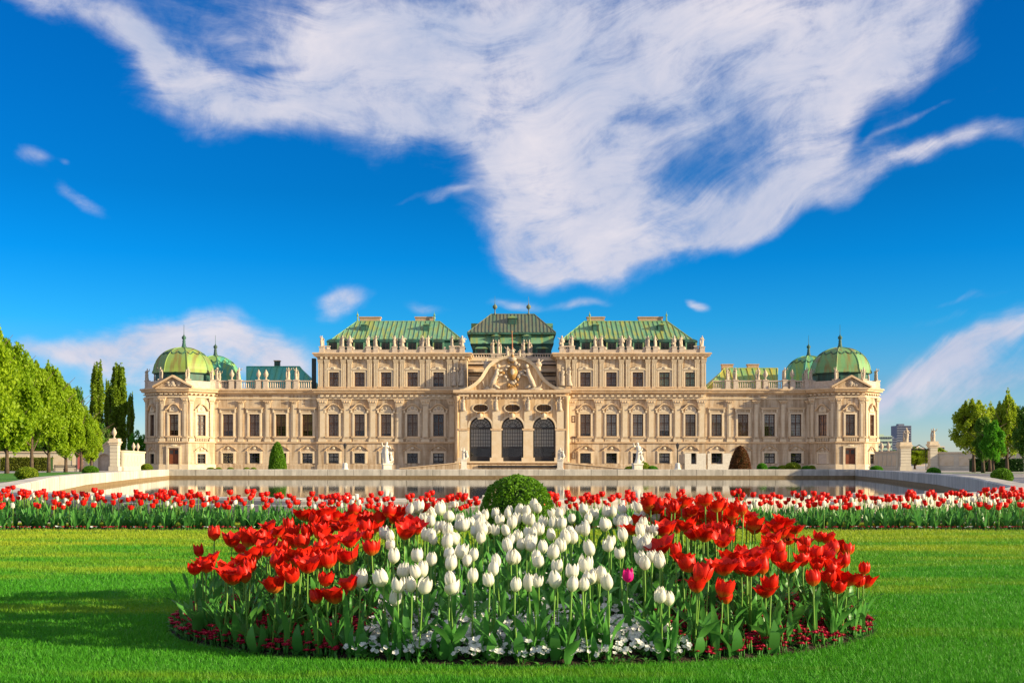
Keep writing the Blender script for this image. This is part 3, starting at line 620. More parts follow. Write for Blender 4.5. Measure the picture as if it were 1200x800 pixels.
def paired(z0, z1):
    o = MB()
    for sx in (-.62, .62):
        for k in (-.3, 0, .3): o.box(sx + k - .1, sx + k + .1, -.26, 0, z0 + .35, z1 - .9, M['trim'])
        o.box(sx - .48, sx + .48, -.3, 0, z0, z0 + .35, M['cornice']); o.box(sx - .45, sx + .45, -.12, 0, z0 + .35, z1 - .9, M['wall'])
        o.add([(sx - .4, -.2, z1 - .9), (sx + .4, -.2, z1 - .9), (sx + .55, -.6, z1 - .1), (sx - .55, -.6, z1 - .1), (sx - .4, 0, z1 - .9), (sx + .4, 0, z1 - .9), (sx + .55, 0, z1 - .1), (sx - .55, 0, z1 - .1)],
              [(0, 1, 2, 3), (1, 5, 6, 2), (4, 0, 3, 7), (3, 2, 6, 7), (0, 4, 5, 1)], M['trim'])
    return o.mesh('paired_pilaster')
PAIR = paired(zf(455), zf(421))
def put(name, me, x, y, z=0, rz=0):
    o = link(name, me, pal, loc=(x, y, z), rz=rz); o.matrix_parent_inverse = Matrix.Translation((0, -YF, 0)); return o
for sgn in (-1, 1):
    for x in BX: put('window_surround', HOODC, sgn * x, YB, ZM0); put('window_surround', HOODA, sgn * x, YB + .1, zf(453)); put('window_surround', HOODG, sgn * x, YB, zf(542.6))
    for x in WX: put('window_surround', HOODF, sgn * x, YF, ZM0); put('window_surround', HOODG, sgn * x, YF, zf(542.6))
    for x in [11.45, 16.5, 21.5, 26.5, 31.5, 36.1]: put('pilaster', PIL, sgn * x, YB)
    for x in [38.0 - 1.2 + 4.75, 46.6, 51.7, 56.6]: put('pilaster', PILW, sgn * x, YF)
    for x in [11.3, 16.5, 21.5, 26.5, 31.5, 35.9]: put('paired_pilaster', PAIR, sgn * x, YB + .1)
# cornices, string courses
CPROF = [(0, ZC0 - .25), (.18, ZC0 - .2), (.18, ZC0), (.75, ZC0 + .12), (.78, ZC0 + .4), (1.0, ZC0 + .5), (1.05, ZC1 - .12), (.9, ZC1), (-.4, ZC1 + .02)]
def dentils(o, x0, x1, y, z0, z1, step=.8, w=.36, d=.42, m='trim'):
    n_ = int(abs(x1 - x0) / step); 
    for i in range(n_): xx = x0 + (x1 - x0) * (i + .5) / n_; o.box(xx - w / 2, xx + w / 2, y - d, y, z0, z1, M[m])
for sgn in (-1, 1):
    c = MB(); x0, x1 = sorted((sgn * 9.9, sgn * 36.9)); pth = [(x0, YB), (x1, YB)]
    if sgn > 0: pth = pth + [(x1, YF + .5)]
    else: pth = [(x0, YF + .5)] + pth
    c.sweep(pth, CPROF, M['cornice']); c.sweep(pth, [(0, zf(467.6)), (.3, zf(467.6)), (.3, zf(466.6)), (.12, zf(466.2)), (.12, ZC0 - .3), (0, ZC0 - .3)], M['trim'])
    dentils(c, x0 + .2, x1 - .2, YB - .1, zf(465.2), ZC0 - .32, 1.05, .5, .55)
    c.sweep(pth, [(0, ZS - .1), (.28, ZS), (.3, ZS + .25), (0, ZS + .3)], M['cornice']); c.sweep(pth, [(0, .9), (.16, .85), (.16, .0), (0, .0)], M['wall'])
    c.sweep(pth, [(0, ZM0 - .3), (.12, ZM0 - .3), (.12, ZM0 - .45), (0, ZM0 - .45)], M['trim'])
    part('cornice', c)
    c = MB(); x0, x1 = sorted((sgn * 36.95, sgn * ENDX)); pth = [(x0, YF), (x1, YF)]
    c.sweep(pth, CPROF, M['cornice']); c.sweep(pth, [(0, zf(467.6)), (.2, zf(467.6)), (.24, zf(466)), (0, zf(466))], M['trim'])
    c.sweep(pth, [(0, ZS - .1), (.24, ZS), (.26, ZS + .25), (0, ZS + .3)], M['cornice']); c.sweep(pth, [(0, .88), (.14, .85), (.14, .0), (0, .0)], M['wall'])
    part('cornice', c)
    # attic cornice
    c = MB(); x0, x1 = sorted((sgn * 8.6, sgn * 36.9)); pth = [(x0, YF + 20), (x0, YB + .1), (x1, YB + .1), (x1, YF + 20)]
    zA0, zA1 = zf(419), zf(413.5)
    c.sweep(pth, [(0, zA0 - .3), (.2, zA0 - .3), (.25, zA0), (.8, zA0 + .25), (.82, zA0 + .5), (1.05, zA0 + .6), (1.05, zA1 - .1), (.9, zA1), (-.6, zA1 + .02)], M['cornice'])
    dentils(c, x0 + .2, x1 - .2, YB - .1, zA0 - .32, zA0 + .1, .9, .4, .5)
    c.sweep(pth, [(0, ZC1 + .02), (.2, ZC1 + .02), (.2, zf(453.6)), (0, zf(453.4))], M['trim'])
    part('attic_cornice', c)
# --- balustrades
BALP = [(.09, 0), (.13, .08), (.07, .2), (.14, .45), (.16, .6), (.08, .85), (.12, .95), (.12, 1.02)]
def balustrade(pth, z, h=1.3, step=.42, name='balustrade'):
    b1 = MB(); b1.sweep(pth, [(-.2, z), (.2, z), (.2, z + .2), (-.2, z + .2)], M['balu']); b1.sweep(pth, [(-.22, z + h - .2), (.22, z + h - .2), (.24, z + h), (-.24, z + h)], M['balu']); part(name, b1)
    b2 = MB(); hh = h - .4
    for (x0, y0), (x1, y1) in zip(pth[:-1], pth[1:]):
        Ls = math.hypot(x1 - x0, y1 - y0); n_ = int(Ls / step)
        for i in range(n_):
            t_ = (i + .5) / n_; b2.lathe(x0 + (x1 - x0) * t_, y0 + (y1 - y0) * t_, [(r_, z + .2 + q * hh / 1.02) for r_, q in BALP[1::2]], M['balu'], 5)
    stuff(part('baluster', b2))
PEDM = {}
def pedestal(w, h):
    k = (w, h)
    if k not in PEDM:
        o = MB(); o.box(-w / 2 - .06, w / 2 + .06, -w / 2 - .06, w / 2 + .06, 0, .2, M['balu']); o.box(-w / 2, w / 2, -w / 2, w / 2, .2, h - .18, M['balu']); o.box(-w / 2 - .09, w / 2 + .09, -w / 2 - .09, w / 2 + .09, h - .18, h, M['balu']); PEDM[k] = o.mesh('pedestal')
    return PEDM[k]
def figure(seed, H=2.4, m='statue', wings=False):
    """draped standing figure: one continuous body, arms, head"""
    rnd = random.Random(seed); o = MB(); sway = rnd.uniform(-.12, .12); twist = rnd.uniform(-.5, .5); n_ = 9
    prof = [(0, .27), (.06, .26), (.2, .22), (.34, .215), (.46, .235), (.53, .21), (.6, .165), (.68, .2), (.76, .225), (.81, .2), (.845, .09), (.865, .07), (.9, .1), (.94, .105), (.975, .08), (1.0, .03)]
    vs = []; fs = []
    for j, (z, r_) in enumerate(prof):
        fold = .12 if z < .55 else .04; cx = sway * math.sin(z * 3.1) ; head = z > .84
        for i in range(n_):
            t_ = 2 * math.pi * i / n_ + twist * z; rr = r_ * (1 + fold * math.sin(t_ * 4 + seed)); sy = 1 if head else .72
            vs.append(((cx + rr * math.cos(t_)) * H * .5, rr * math.sin(t_) * sy * H * .5, z * H))
    for j in range(len(prof) - 1):
        for i in range(n_): fs.append((j * n_ + i, j * n_ + (i + 1) % n_, (j + 1) * n_ + (i + 1) % n_, (j + 1) * n_ + i))
    fs.append(tuple((len(prof) - 1) * n_ + i for i in range(n_))); o.add(vs, fs, M[m])
    for sx in (-1, 1):
        up = rnd.random(); sh_ = Vector((sx * .105 * H + sway * .2 * H, 0, .79 * H))
        el_ = sh_ + Vector((sx * .08, -.03 - .03 * up, -.14 if up < .6 else .03)) * H
        ha_ = el_ + Vector((-sx * .07 if up < .6 else sx * .03, -.09, -.05 if up < .35 else .12)) * H
        o.tube([sh_, el_, ha_], [.036 * H, .028 * H, .02 * H], M[m], 6); o.ball(tuple(ha_), .026 * H, M[m], 6, 4)
    # cloak falling on one side, with a stump the figure leans on
    sx = rnd.choice((-1, 1)); o.tube([(sx * .1 * H, .05 * H, .8 * H), (sx * .16 * H, .06 * H, .5 * H), (sx * .13 * H, .03 * H, 0)], [.04 * H, .06 * H, .08 * H], M[m], 6)
    return o.mesh('statue', True)
FIG = [figure(s_) for s_ in (1, 2, 3, 5, 8)]
def trophy(seed):
    rnd = random.Random(seed); o = MB(); o.lathe(0, 0, [(.45, 0), (.4, .5), (.3, .9), (.5, 1.3), (.38, 1.7), (.15, 1.9), (.22, 2.1), (.1, 2.35)], M['statue'], 8)
    for i in range(7):
        a_ = rnd.uniform(0, 6.28); z = rnd.uniform(.6, 1.7); o.tube([(0, 0, z), (math.cos(a_) * .9, math.sin(a_) * .35, z + rnd.uniform(-.1, .8))], [.16, .05], M['statue'], 5)
    o.ball((.3, 0, 1.2), .3, M['statue'], 7, 5); o.ball((-.34, 0, .8), .32, M['statue'], 7, 5); return o.mesh('trophy_sculpture', True)
TRO = [trophy(3), trophy(4)]
va = MB(); va.lathe(0, 0, [(.3, 0), (.3, .12), (.12, .25), (.14, .4), (.42, .85), (.46, 1.2), (.3, 1.4), (.34, 1.5), (.22, 1.62), (.12, 1.85), (.03, 2.0)], M['statue'], 10); VASE = va.mesh('vase', True)
for sgn in (-1, 1):
    x0, x1 = sorted((sgn * 38.2, sgn * 56.4)); balustrade([(x0, YF - .3), (x1, YF - .3)], ZC1 + .02, zf(446) - ZC1)
    for i, (x, f) in enumerate([(38.9 + 2.2, 0), (42.6, 3), (46.9, 1), (48.3, 9), (52.0, 2), (53.4, 9), (56.2, 4)]):
        put('pedestal', pedestal(.9, zf(445.3) - ZC1), sgn * x, YF - .3, ZC1 + .02)
        put('vase' if f == 9 or (sgn < 0 and f in (1,)) else 'statue', VASE if f == 9 or (sgn < 0 and f in (1,)) else FIG[f], sgn * x, YF - .3, zf(445.3) + .02, random.uniform(-.6, .6))
    zt = zf(413.5) + .02; xA, xB = sorted((sgn * 9.0, sgn * 36.5)); bh = 1.15
    o = MB(); o.sweep([(xA, YB - .1), (xB, YB - .1)], [(-.2, zt), (.25, zt), (.25, zt + .42), (.3, zt + .45), (.3, zt + .55), (-.25, zt + .55)], M['balu'])
    for x in BX:
        for k in (-1, 1): o.ball((sgn * x + k * 1.15, YB - .15, zt + .8), (.3, .25, .3), M['balu'], 7, 5)
    part('parapet', o)
    balustrade([(sgn * 36.5, YB + .4), (sgn * 36.5, YF + 12)], zt, 1.2, .6)
    for xe in ((9.6, 12.0), (34.6, 36.3)): e0, e1 = sorted((sgn * xe[0], sgn * xe[1])); balustrade([(e0, YB - .1), (e1, YB - .1)], zt + .55, .75, .4)
    xs = [9.5, 11.4, 15.9, 17.1, 20.9, 22.3, 25.9, 27.3, 30.9, 32.3, 36.2]
    for i, x in enumerate(xs):
        put('pedestal', pedestal(.9, 1.15), sgn * x, YB - .1, zt)
        if i in (4, 8, 0): put('trophy_sculpture', TRO[i % 2], sgn * x, YB - .1, zt + bh - .2, random.uniform(-.4, .4)).scale = (1.0, .9, .98)
        else: o = put('statue', FIG[(i * 2 + (sgn > 0)) % 5], sgn * x, YB - .1, zt + bh, random.uniform(-.9, .9)); o.scale = (1.15, 1.1, .87)
# --- roofs
def hip_roof(name, x0, x1, y0, y1, z0, rx0, rx1, ry, z1, m, seams=True, step=.9, sm=None):
    o = MB(); A = [(x0, y0, z0), (x1, y0, z0), (x1, y1, z0), (x0, y1, z0)]; r0, r1 = (rx0, ry, z1), (rx1, ry, z1)
    o.add(A + [r0, r1], [(0, 1, 5, 4), (1, 2, 5), (2, 3, 4, 5), (3, 0, 4)], m); p_ = part(name, o)
    if seams:
        s_ = MB(); n_ = int((x1 - x0) / step)
        for i in range(n_ + 1):
            x = x0 + (x1 - x0) * i / n_
            if x < rx0: f = (x - x0) / max(rx0 - x0, 1e-3)
            elif x > rx1: f = (x1 - x) / max(x1 - rx1, 1e-3)
            else: f = 1
            if f < .04: continue
            a_ = Vector((x, y0, z0)); b_2 = Vector((x, y0 + (ry - y0) * f, z0 + (z1 - z0) * f)); nn = Vector((0, -(z1 - z0), (ry - y0))).normalized() * .11
            w = Vector((.045, 0, 0)); s_.add([a_ - w, a_ + w, b_2 + w, b_2 - w, a_ - w + nn, a_ + w + nn, b_2 + w + nn, b_2 - w + nn], [(4, 5, 6, 7), (0, 4, 7, 3), (1, 2, 6, 5), (0, 1, 5, 4)], sm or m)
        for pa, pb in (((x0, y0, z0), r0), ((x1, y0, z0), r1), (r0, r1)): s_.tube([pa, pb], [.13, .13], sm or m, 5)
        stuff(link('standing_seam', s_.mesh('standing_seam'), p_))
        p_.children[0].matrix_parent_inverse = Matrix.Identity(4)
    return p_
def ridge_ball(x, y, z, h=3.0):
    o = MB(); o.lathe(x, y, [(.35, z), (.12, z + h * .2), (.1, z + h * .45), (.3, z + h * .5), (.5, z + h * .62), (.42, z + h * .75), (.1, z + h * .85), (.04, z + h), (.02, z + h * 1.5)], M['copper_brown'], 10); part('roof_finial', o, True)
for sgn in (-1, 1):
    # block mansard: steep dark lower slope with dormers, then the green hip
    Ye = YF + 3.6; ze = zz(397.3, Ye); s_e = Ye / F
    xl, xr = sorted((sgn * 59 * s_e, sgn * 211 * s_e)); Yr = YF + 12; zr = zz(376.5, Yr)
    hip_roof('roof', xl, xr, Ye, YF + 21, ze, min(sgn * 85 * Yr / F, sgn * 182 * Yr / F), max(sgn * 85 * Yr / F, sgn * 182 * Yr / F), Yr, zr, M['copper'] if sgn < 0 else copper('green_copper_right', (.12, .28, .12), (.17, .34, .18), (.32, .34, .08)))
    o = MB(); zl = zf(413) - .3
    o.add([(xl + .4, Ye + .5, ze - .05), (xr - .4, Ye + .5, ze - .05), (xr - .1, Ye - .4, zl), (xl + .1, Ye - .4, zl), (xl + .4, YF + 20.5, ze - .05), (xr - .4, YF + 20.5, ze - .05), (xr - .1, YF + 21, zl), (xl + .1, YF + 21, zl)],
          [(3, 2, 1, 0), (2, 6, 5, 1), (7, 3, 0, 4), (6, 7, 4, 5)], M['copper_dark'])
    o.box(xl - .1, xr + .1, Ye - .12, YF + 21.1, ze - .28, ze - .02, M['copper_dark']); o.box(xl - 1, xr + 1, YF + .6, YF + 22, zl - .5, zl, M['balu']); part('mansard_slope', o)
    for x in BX:
        o = MB(); xx = sgn * x * Ye / YF; y0 = Ye - 1.1; z0 = zl
        o.box(xx - 1.15, xx + 1.15, y0, Ye + .8, z0, z0 + 2.55, M['copper_dark']); 
        arc = [(xx - 1.3, z0 + 2.55), (xx + 1.3, z0 + 2.55), (xx + 1.1, z0 + 2.9), (xx + .5, z0 + 3.15), (xx - .5, z0 + 3.15), (xx - 1.1, z0 + 2.9)]
        o.prism(arc, y0 - .2, Ye + 1, M['copper_dark'])
        for sx in (-1, 1): o.box(xx + sx * .95 - .13, xx + sx * .95 + .13, y0 - .1, y0 - .002, z0 + .2, z0 + 2.5, M['copper'])
        dm = part('dormer', o)
        wo = link('window', WK['dormer'][0], dm, loc=(xx, y0 - .06, z0 + 1.0 - 0)); wo.matrix_parent_inverse = Matrix.Identity(4)
    # small roof hatches, chimneys, ridge spikes
    for hx in (-132, -60) if sgn < 0 else (73 - 15, 148 - 13):
        pxc = {(-1, -132): -173, (-1, -60): -100, (1, 58): 98, (1, 135): 174}.get((sgn, hx), hx)
        f = .55; Yh = Ye + (Yr - Ye) * f; X = pxc * Yh / F; z = ze + (zr - ze) * f
        o = MB(); o.box(X - .55, X + .55, Yh - .9, Yh + 1.2, z - .6, z + .75, M['copper_dark']); o.prism([(X - .7, z + .75), (X + .7, z + .75), (X, z + 1.15)], Yh - 1.1, Yh + 1.6, M['copper']); part('roof_hatch', o)
    for c0, c1 in ((178, 154), (113, 91)) if sgn < 0 else ((88, 108), (148, 176)):
        xa, xb = sorted((sgn * c0 * (Yr + 1) / F, sgn * c1 * (Yr + 1) / F)); o = MB(); o.box(xa, xb, Yr + .4, Yr + 1.8, zr - .8, zr + .75, M['chimney']); o.box(xa - .15, xb + .15, Yr + .25, Yr + 1.95, zr + .75, zr + 1.0, M['chimney']); part('chimney', o)
    for c0 in (181, 91): o = MB(); X = sgn * c0 * Yr / F; o.lathe(X, Yr, [(.18, zr - .1), (.1, zr + 1), (.25, zr + 1.2), (.05, zr + 1.6), (.02, zr + 2)], M['copper'], 6); part('roof_finial', o)
    # wing roof
    Ye = YF + 5; Yr = YF + 11; z0 = ZC1 + .1; z1 = zz(429.5 if sgn < 0 else 431.5, Yr)
    xa, xb = sorted((sgn * 232 * S, sgn * 318 * S)); ra, rb = sorted((sgn * 249 * Yr / F, sgn * 311 * Yr / F))
    hip_roof('roof', xa, xb, Ye, YF + 18, z0, ra, rb, Yr, z1, M['copper_teal'] if sgn < 0 else M['copper_yellow'], seams=True, step=1.1)
    for c0 in ((276,) if sgn < 0 else (253, 283)): 
        X = sgn * c0 * Yr / F; o = MB(); w = .5 if sgn < 0 else 1.1; o.box(X - w, X + w, Yr + .2, Yr + 1.4, z1 - .6, z1 + (1.1 if sgn < 0 else .7), M['chimney'] if sgn > 0 else M['copper_dark']); o.box(X - w - .12, X + w + .12, Yr + .1, Yr + 1.5, z1 + (1.1 if sgn < 0 else .7), z1 + (1.3 if sgn < 0 else .9), M['chimney']); part('chimney', o)
    # rainwater pipe where the wing meets the pavilion, and one behind the block
    X = sgn * 56.9; o = MB(); o.tube([(X, YF - .2, 0), (X, YF - .2, ZC0 - .6), (X - sgn * .0, YF - 1.0, ZC1 - .1)], [.16, .16, .16], M['pipe'], 8); o.lathe(X, YF - .2, [(.3, ZC0 - 1.1), (.36, ZC0 - .6), (.3, ZC0 - .5)], M['pipe'], 8); part('downpipe', o)
o = MB(); X = -38.1; o.box(X - .35, X + .35, YF + 1.2, YF + 2.2, ZC1, zf(419), M['pipe']); part('downpipe', o)

# --- corner pavilions
AP = 6.5; SIDE = AP * math.tan(R(22.5)) * 2
def octo(cx, cy, ap, ang0=22.5): r_ = ap / math.cos(R(22.5)); return [(cx + r_ * math.cos(R(ang0 + 45 * i - 90 - 45)), cy + r_ * math.sin(R(ang0 + 45 * i - 90 - 45))) for i in range(8)]
def pavilion(sx, cy, front):
    cx = sx * 63.2; pts = octo(cx, cy, AP)      # counter-clockwise seen from above: right of travel is outward
    w_ = MB(); zc1 = ZC1
    for i in range(8):
        p0, p1 = pts[i], pts[(i + 1) % 8]; mid = ((p0[0] + p1[0]) / 2, (p0[1] + p1[1]) / 2); nx, ny = mid[0] - cx, mid[1] - cy
        hs_ = []; Ls = math.hypot(p1[0] - p0[0], p1[1] - p0[1])
        face = front and ny < -.5
        if face:
            c = Ls / 2; hs_.append((c - .88, c + .88, ZM0, ZM0 + 4.0))
            isfront = abs(nx) < .5
            if isfront: hs_.append((c - .95, c + .95, .02, zf(526)))
            elif not (sx > 0 and nx < 0): hs_.append((c - .85, c + .85, zf(543), zf(531.5)))
        w_.wall(p0, p1, 0, zc1, hs_, M['wall'], depth=.35)
        if face:
            rz = math.atan2(ny, nx) + math.pi / 2; inn = (mid[0] - nx / AP * .25, mid[1] - ny / AP * .25)
            if sx > 0: cur = 'curtain_orange' if not isfront else 'curtain_brown'  # the orange stands for warm window glow, not a blind's own colour
            else: cur = 'curtain_pale'
            put_window('pav', inn[0], inn[1], ZM0, rz, cur)
            put('window_surround', PAVH, mid[0], mid[1], ZM0, rz)
            if isfront:
                d_ = put('door', DOOR, mid[0], mid[1] + .22, .02, rz); 
                link('door_handle', HANDLE, d_, loc=(.1, -.1, 1.6))
                put('door_surround', DOORS, mid[0], mid[1], .02, rz)
            elif not (sx > 0 and nx < 0): 
                put_window('ground', inn[0], inn[1], zf(543), rz).scale = (.83, 1, .95)
                put('window_surround', HOODG, mid[0], mid[1], zf(543), rz).scale = (.85, 1, .95)
            else:
                put('blind_window', BLIND, mid[0], mid[1], zf(543), rz); put('window_surround', HOODG, mid[0], mid[1], zf(543), rz).scale = (.85, 1, .95)
            for k in (-1, 1):
                tx, ty = (p1[0] - p0[0]) / Ls, (p1[1] - p0[1]) / Ls; px_ = (mid[0] + tx * k * 2.12, mid[1] + ty * k * 2.12); put('pilaster', PILP, px_[0], px_[1], 0, rz)
            # balcony balusters under each window: apron panel
            put('apron', APRON, mid[0], mid[1], ZS + .3, rz)
    part('pavilion_wall', w_)
    c = MB(); c.sweep(pts, CPROF, M['cornice'], True); c.sweep(pts, [(0, ZS - .1), (.3, ZS), (.32, ZS + .25), (0, ZS + .3)], M['cornice'], True)
    c.sweep(pts, [(0, zf(467)), (.22, zf(467)), (.26, zf(465.4)), (0, zf(465.4))], M['trim'], True); c.sweep(pts, [(0, 1.0), (.165, .94), (.165, 0), (0, 0)], M['trim'], True)
    c.sweep(pts, [(0, ZM0 - .3), (.14, ZM0 - .3), (.14, ZM0 - .1), (0, ZM0 - .1)], M['trim'], True)
    for i in range(8):
        p0, p1 = pts[i], pts[(i + 1) % 8]; rz = math.atan2(p1[1] - p0[1], p1[0] - p0[0])
        for k in range(6):
            t_ = (k + .5) / 6; x = p0[0] + (p1[0] - p0[0]) * t_; y = p0[1] + (p1[1] - p0[1]) * t_
            nx, ny = math.sin(rz), -math.cos(rz); c.box(x - .22 + nx * .28, x + .22 + nx * .28, y - .28 + ny * .28, y + .28 + ny * .28, zf(463.6), ZC0 - .26, M['trim'], rz)
    part('cornice', c)
    if front:
        ip = octo(cx, cy, AP - .3); zb = ZC1 + .02
        for i in (7, 0, 1, 2) : pass
        c = MB(); c.sweep(ip, [(-.25, zb), (.25, zb), (.25, zb + 1.1), (.3, zb + 1.1), (.3, zb + 1.35), (-.3, zb + 1.35)], M['balu'], True); part('parapet', c)
        for i, p in enumerate(ip):
            if p[1] > cy + 3: continue
            put('pedestal', pedestal(.9, 1.6), p[0], p[1], zb, R(22.5)); put('statue', FIG[i % 5], p[0], p[1], zb + 1.6, random.uniform(-1, 1)).scale = (.95, .95, .95)
        # pediment over the front face
        yf = cy - AP; c = MB(); hw = 3.35
        c.prism([(cx - hw, ZC1), (cx + hw, ZC1), (cx, ZC1 + 1.9)], yf - .55, yf + .3, M['wall'])
        for k in (-1, 1):
            o1 = [(cx + k * (hw + .35), ZC1 - .02), (cx + k * (hw + .35), ZC1 + .3), (cx, ZC1 + 2.35), (cx, ZC1 + 1.95)]
            if k > 0: o1 = o1[::-1]
            c.prism(o1, yf - 1.05, yf + .35, M['cornice'])
        for q in range(9): c.ball((cx + random.uniform(-1.6, 1.6), yf - .62, ZC1 + .3 + random.uniform(0, .6)), (random.uniform(.2, .5), .18, random.uniform(.15, .32)), M['statue'], 6, 4)
        c.ball((cx, yf - .65, ZC1 + .85), (.4, .2, .5), M['statue'], 8, 5); part('pediment', c)
    # drum and dome
    apd = 5.2 if front else 5.0; ze = 18.4; 
    dm = M['dome'] if sx < 0 and front else (M['dome_r'] if front else M['dome_teal'])
    c = MB(); r_ = apd / math.cos(R(22.5)); c.lathe(cx, cy, [(r_ * .93, ZC1 - .3), (r_ * .93, ze - .25), (r_ * 1.02, ze - .2), (r_ * 1.03, ze)], M['copper_dark'], 8, R(22.5)); part('drum', c)
    c = MB(); top = 23.4 if front else 24.0; hgt = top - ze
    prof = []
    for q in range(15):
        t_ = q / 14; ang_ = t_ * math.pi / 2; prof.append((r_ * (1.04 if q == 0 else 1) * max(math.cos(ang_ * .985) ** .92, .06), ze + hgt * math.sin(ang_) ** .98 + (0.0 if q else -.06)))
    c.lathe(cx, cy, prof, dm, 8, R(22.5)); dome = part('dome', c)
    c = MB()
    for i in range(8):
        a_ = R(22.5 + 45 * i); c.tube([(cx + rr * math.cos(a_), cy + rr * math.sin(a_), z_) for rr, z_ in prof], [.11] * len(prof), dm, 5)
    for i in range(8):      # scalloped lead flashing one third down from the crown
        a0, a1 = R(22.5 + 45 * i), R(22.5 + 45 * (i + 1))
        for k in range(12):
            pts_ = []
            for kk in (k, k + 1):
                t_ = kk / 12; zq = ze + hgt * (.80 - .10 * abs(math.sin(t_ * math.pi * 2)))
                rq = np.interp(zq, [p_[1] for p_ in prof], [p_[0] for p_ in prof])
                x = rq * (math.cos(a0) * (1 - t_) + math.cos(a1) * t_); y = rq * (math.sin(a0) * (1 - t_) + math.sin(a1) * t_); pts_.append((cx + x * 1.01, cy + y * 1.01, zq + .03))
            c.tube(pts_, [.09, .09], M['copper_dark'], 4)
    rb = link('dome_rib', c.mesh('dome_rib'), dome); rb.matrix_parent_inverse = Matrix.Identity(4); stuff(rb)
    c = MB(); t0 = top - .15; c.lathe(cx, cy, [(.75, t0), (.4, t0 + .5), (.28, t0 + 1.3), (.34, t0 + 1.5), (.18, t0 + 1.6), (.42, t0 + 1.95), (.42, t0 + 2.25), (.15, t0 + 2.5), (.05, t0 + 2.8), (.03, t0 + 4.6)], M['copper_dark'], 10); part('dome_finial', c, True)
ph = MB(); surround(ph, 4.0, 1.76)
for (a0, b0), (a1, b1) in zip([(-1.5, 4.95), (-1.1, 5.1), (-.75, 5.6), (-.35, 5.95), (0, 6.05), (.35, 5.95), (.75, 5.6), (1.1, 5.1)], [(-1.1, 5.1), (-.75, 5.6), (-.35, 5.95), (0, 6.05), (.35, 5.95), (.75, 5.6), (1.1, 5.1), (1.5, 4.95)]):
    ph.add([(a0, -.05, b0 - .2), (a1, -.05, b1 - .2), (a1, -.45, b1 - .2), (a0, -.45, b0 - .2), (a0, -.05, b0 + .06), (a1, -.05, b1 + .06), (a1, -.5, b1 + .06), (a0, -.5, b0 + .06)], [(0, 1, 2, 3), (4, 7, 6, 5), (3, 2, 6, 7), (0, 4, 5, 1), (0, 3, 7, 4), (1, 5, 6, 2)], M['cornice'])
ph.prism([(-.8, 4.5), (.8, 4.5), (.75, 5.2), (.3, 5.7), (-.3, 5.7), (-.75, 5.2)], -.14, .01, M['trim']); ph.ball((0, -.15, 5.1), (.3, .12, .35), M['statue'], 6, 4); PAVH = ph.mesh('window_surround')
PILP = pilaster(.8, ZS + .25, zf(466.8), .9)
dd = MB(); dd.box(-.95, -.01, -.06, .06, 0, 3.85, M['door']); dd.box(.01, .95, -.06, .06, 0, 3.85, M['door'])
for sx in (-1, 1):
    for z0_, z1_ in ((.25, 1.3), (1.5, 2.7), (2.9, 3.65)): x0_, x1_ = sorted((sx * .18, sx * .8)); dd.box(x0_, x1_, -.1, -.062, z0_, z1_, M['door'] if z1_ < 3 else M['shutter'])
DOOR = dd.mesh('door'); hh = MB(); hh.tube([(0, 0, 0), (0, -.08, 0), (.12, -.08, 0)], [.02, .02, .02], M['gold'], 5); HANDLE = hh.mesh('door_handle')
dd = MB()
for sx in (-1, 1): x0_, x1_ = sorted((sx * .96, sx * 1.35)); dd.box(x0_, x1_, -.2, 0, 0, 4.1, M['trim'])
dd.box(-1.35, 1.35, -.24, 0, 4.1, 4.4, M['trim']); dd.ball((0, -.2, 4.5), (.7, .15, .2), M['trim'], 7, 4); DOORS = dd.mesh('door_surround')
bl = MB(); bl.box(-.85, .85, -.05, 0, 0, 1.9, M['balu']); BLIND = bl.mesh('blind_window')
ap_ = MB(); ap_.box(-1.25, 1.25, -.36, 0, .75, .9, M['cornice']); 
for i in range(7): ap_.lathe(-1.05 + i * .35, -.2, [(.07, 0), (.12, .25), (.06, .5), (.09, .75)], M['trim'], 5)
APRON = ap_.mesh('apron')
for sx in (-1, 1): pavilion(sx, 217.0, True); pavilion(sx, 240.0, False)

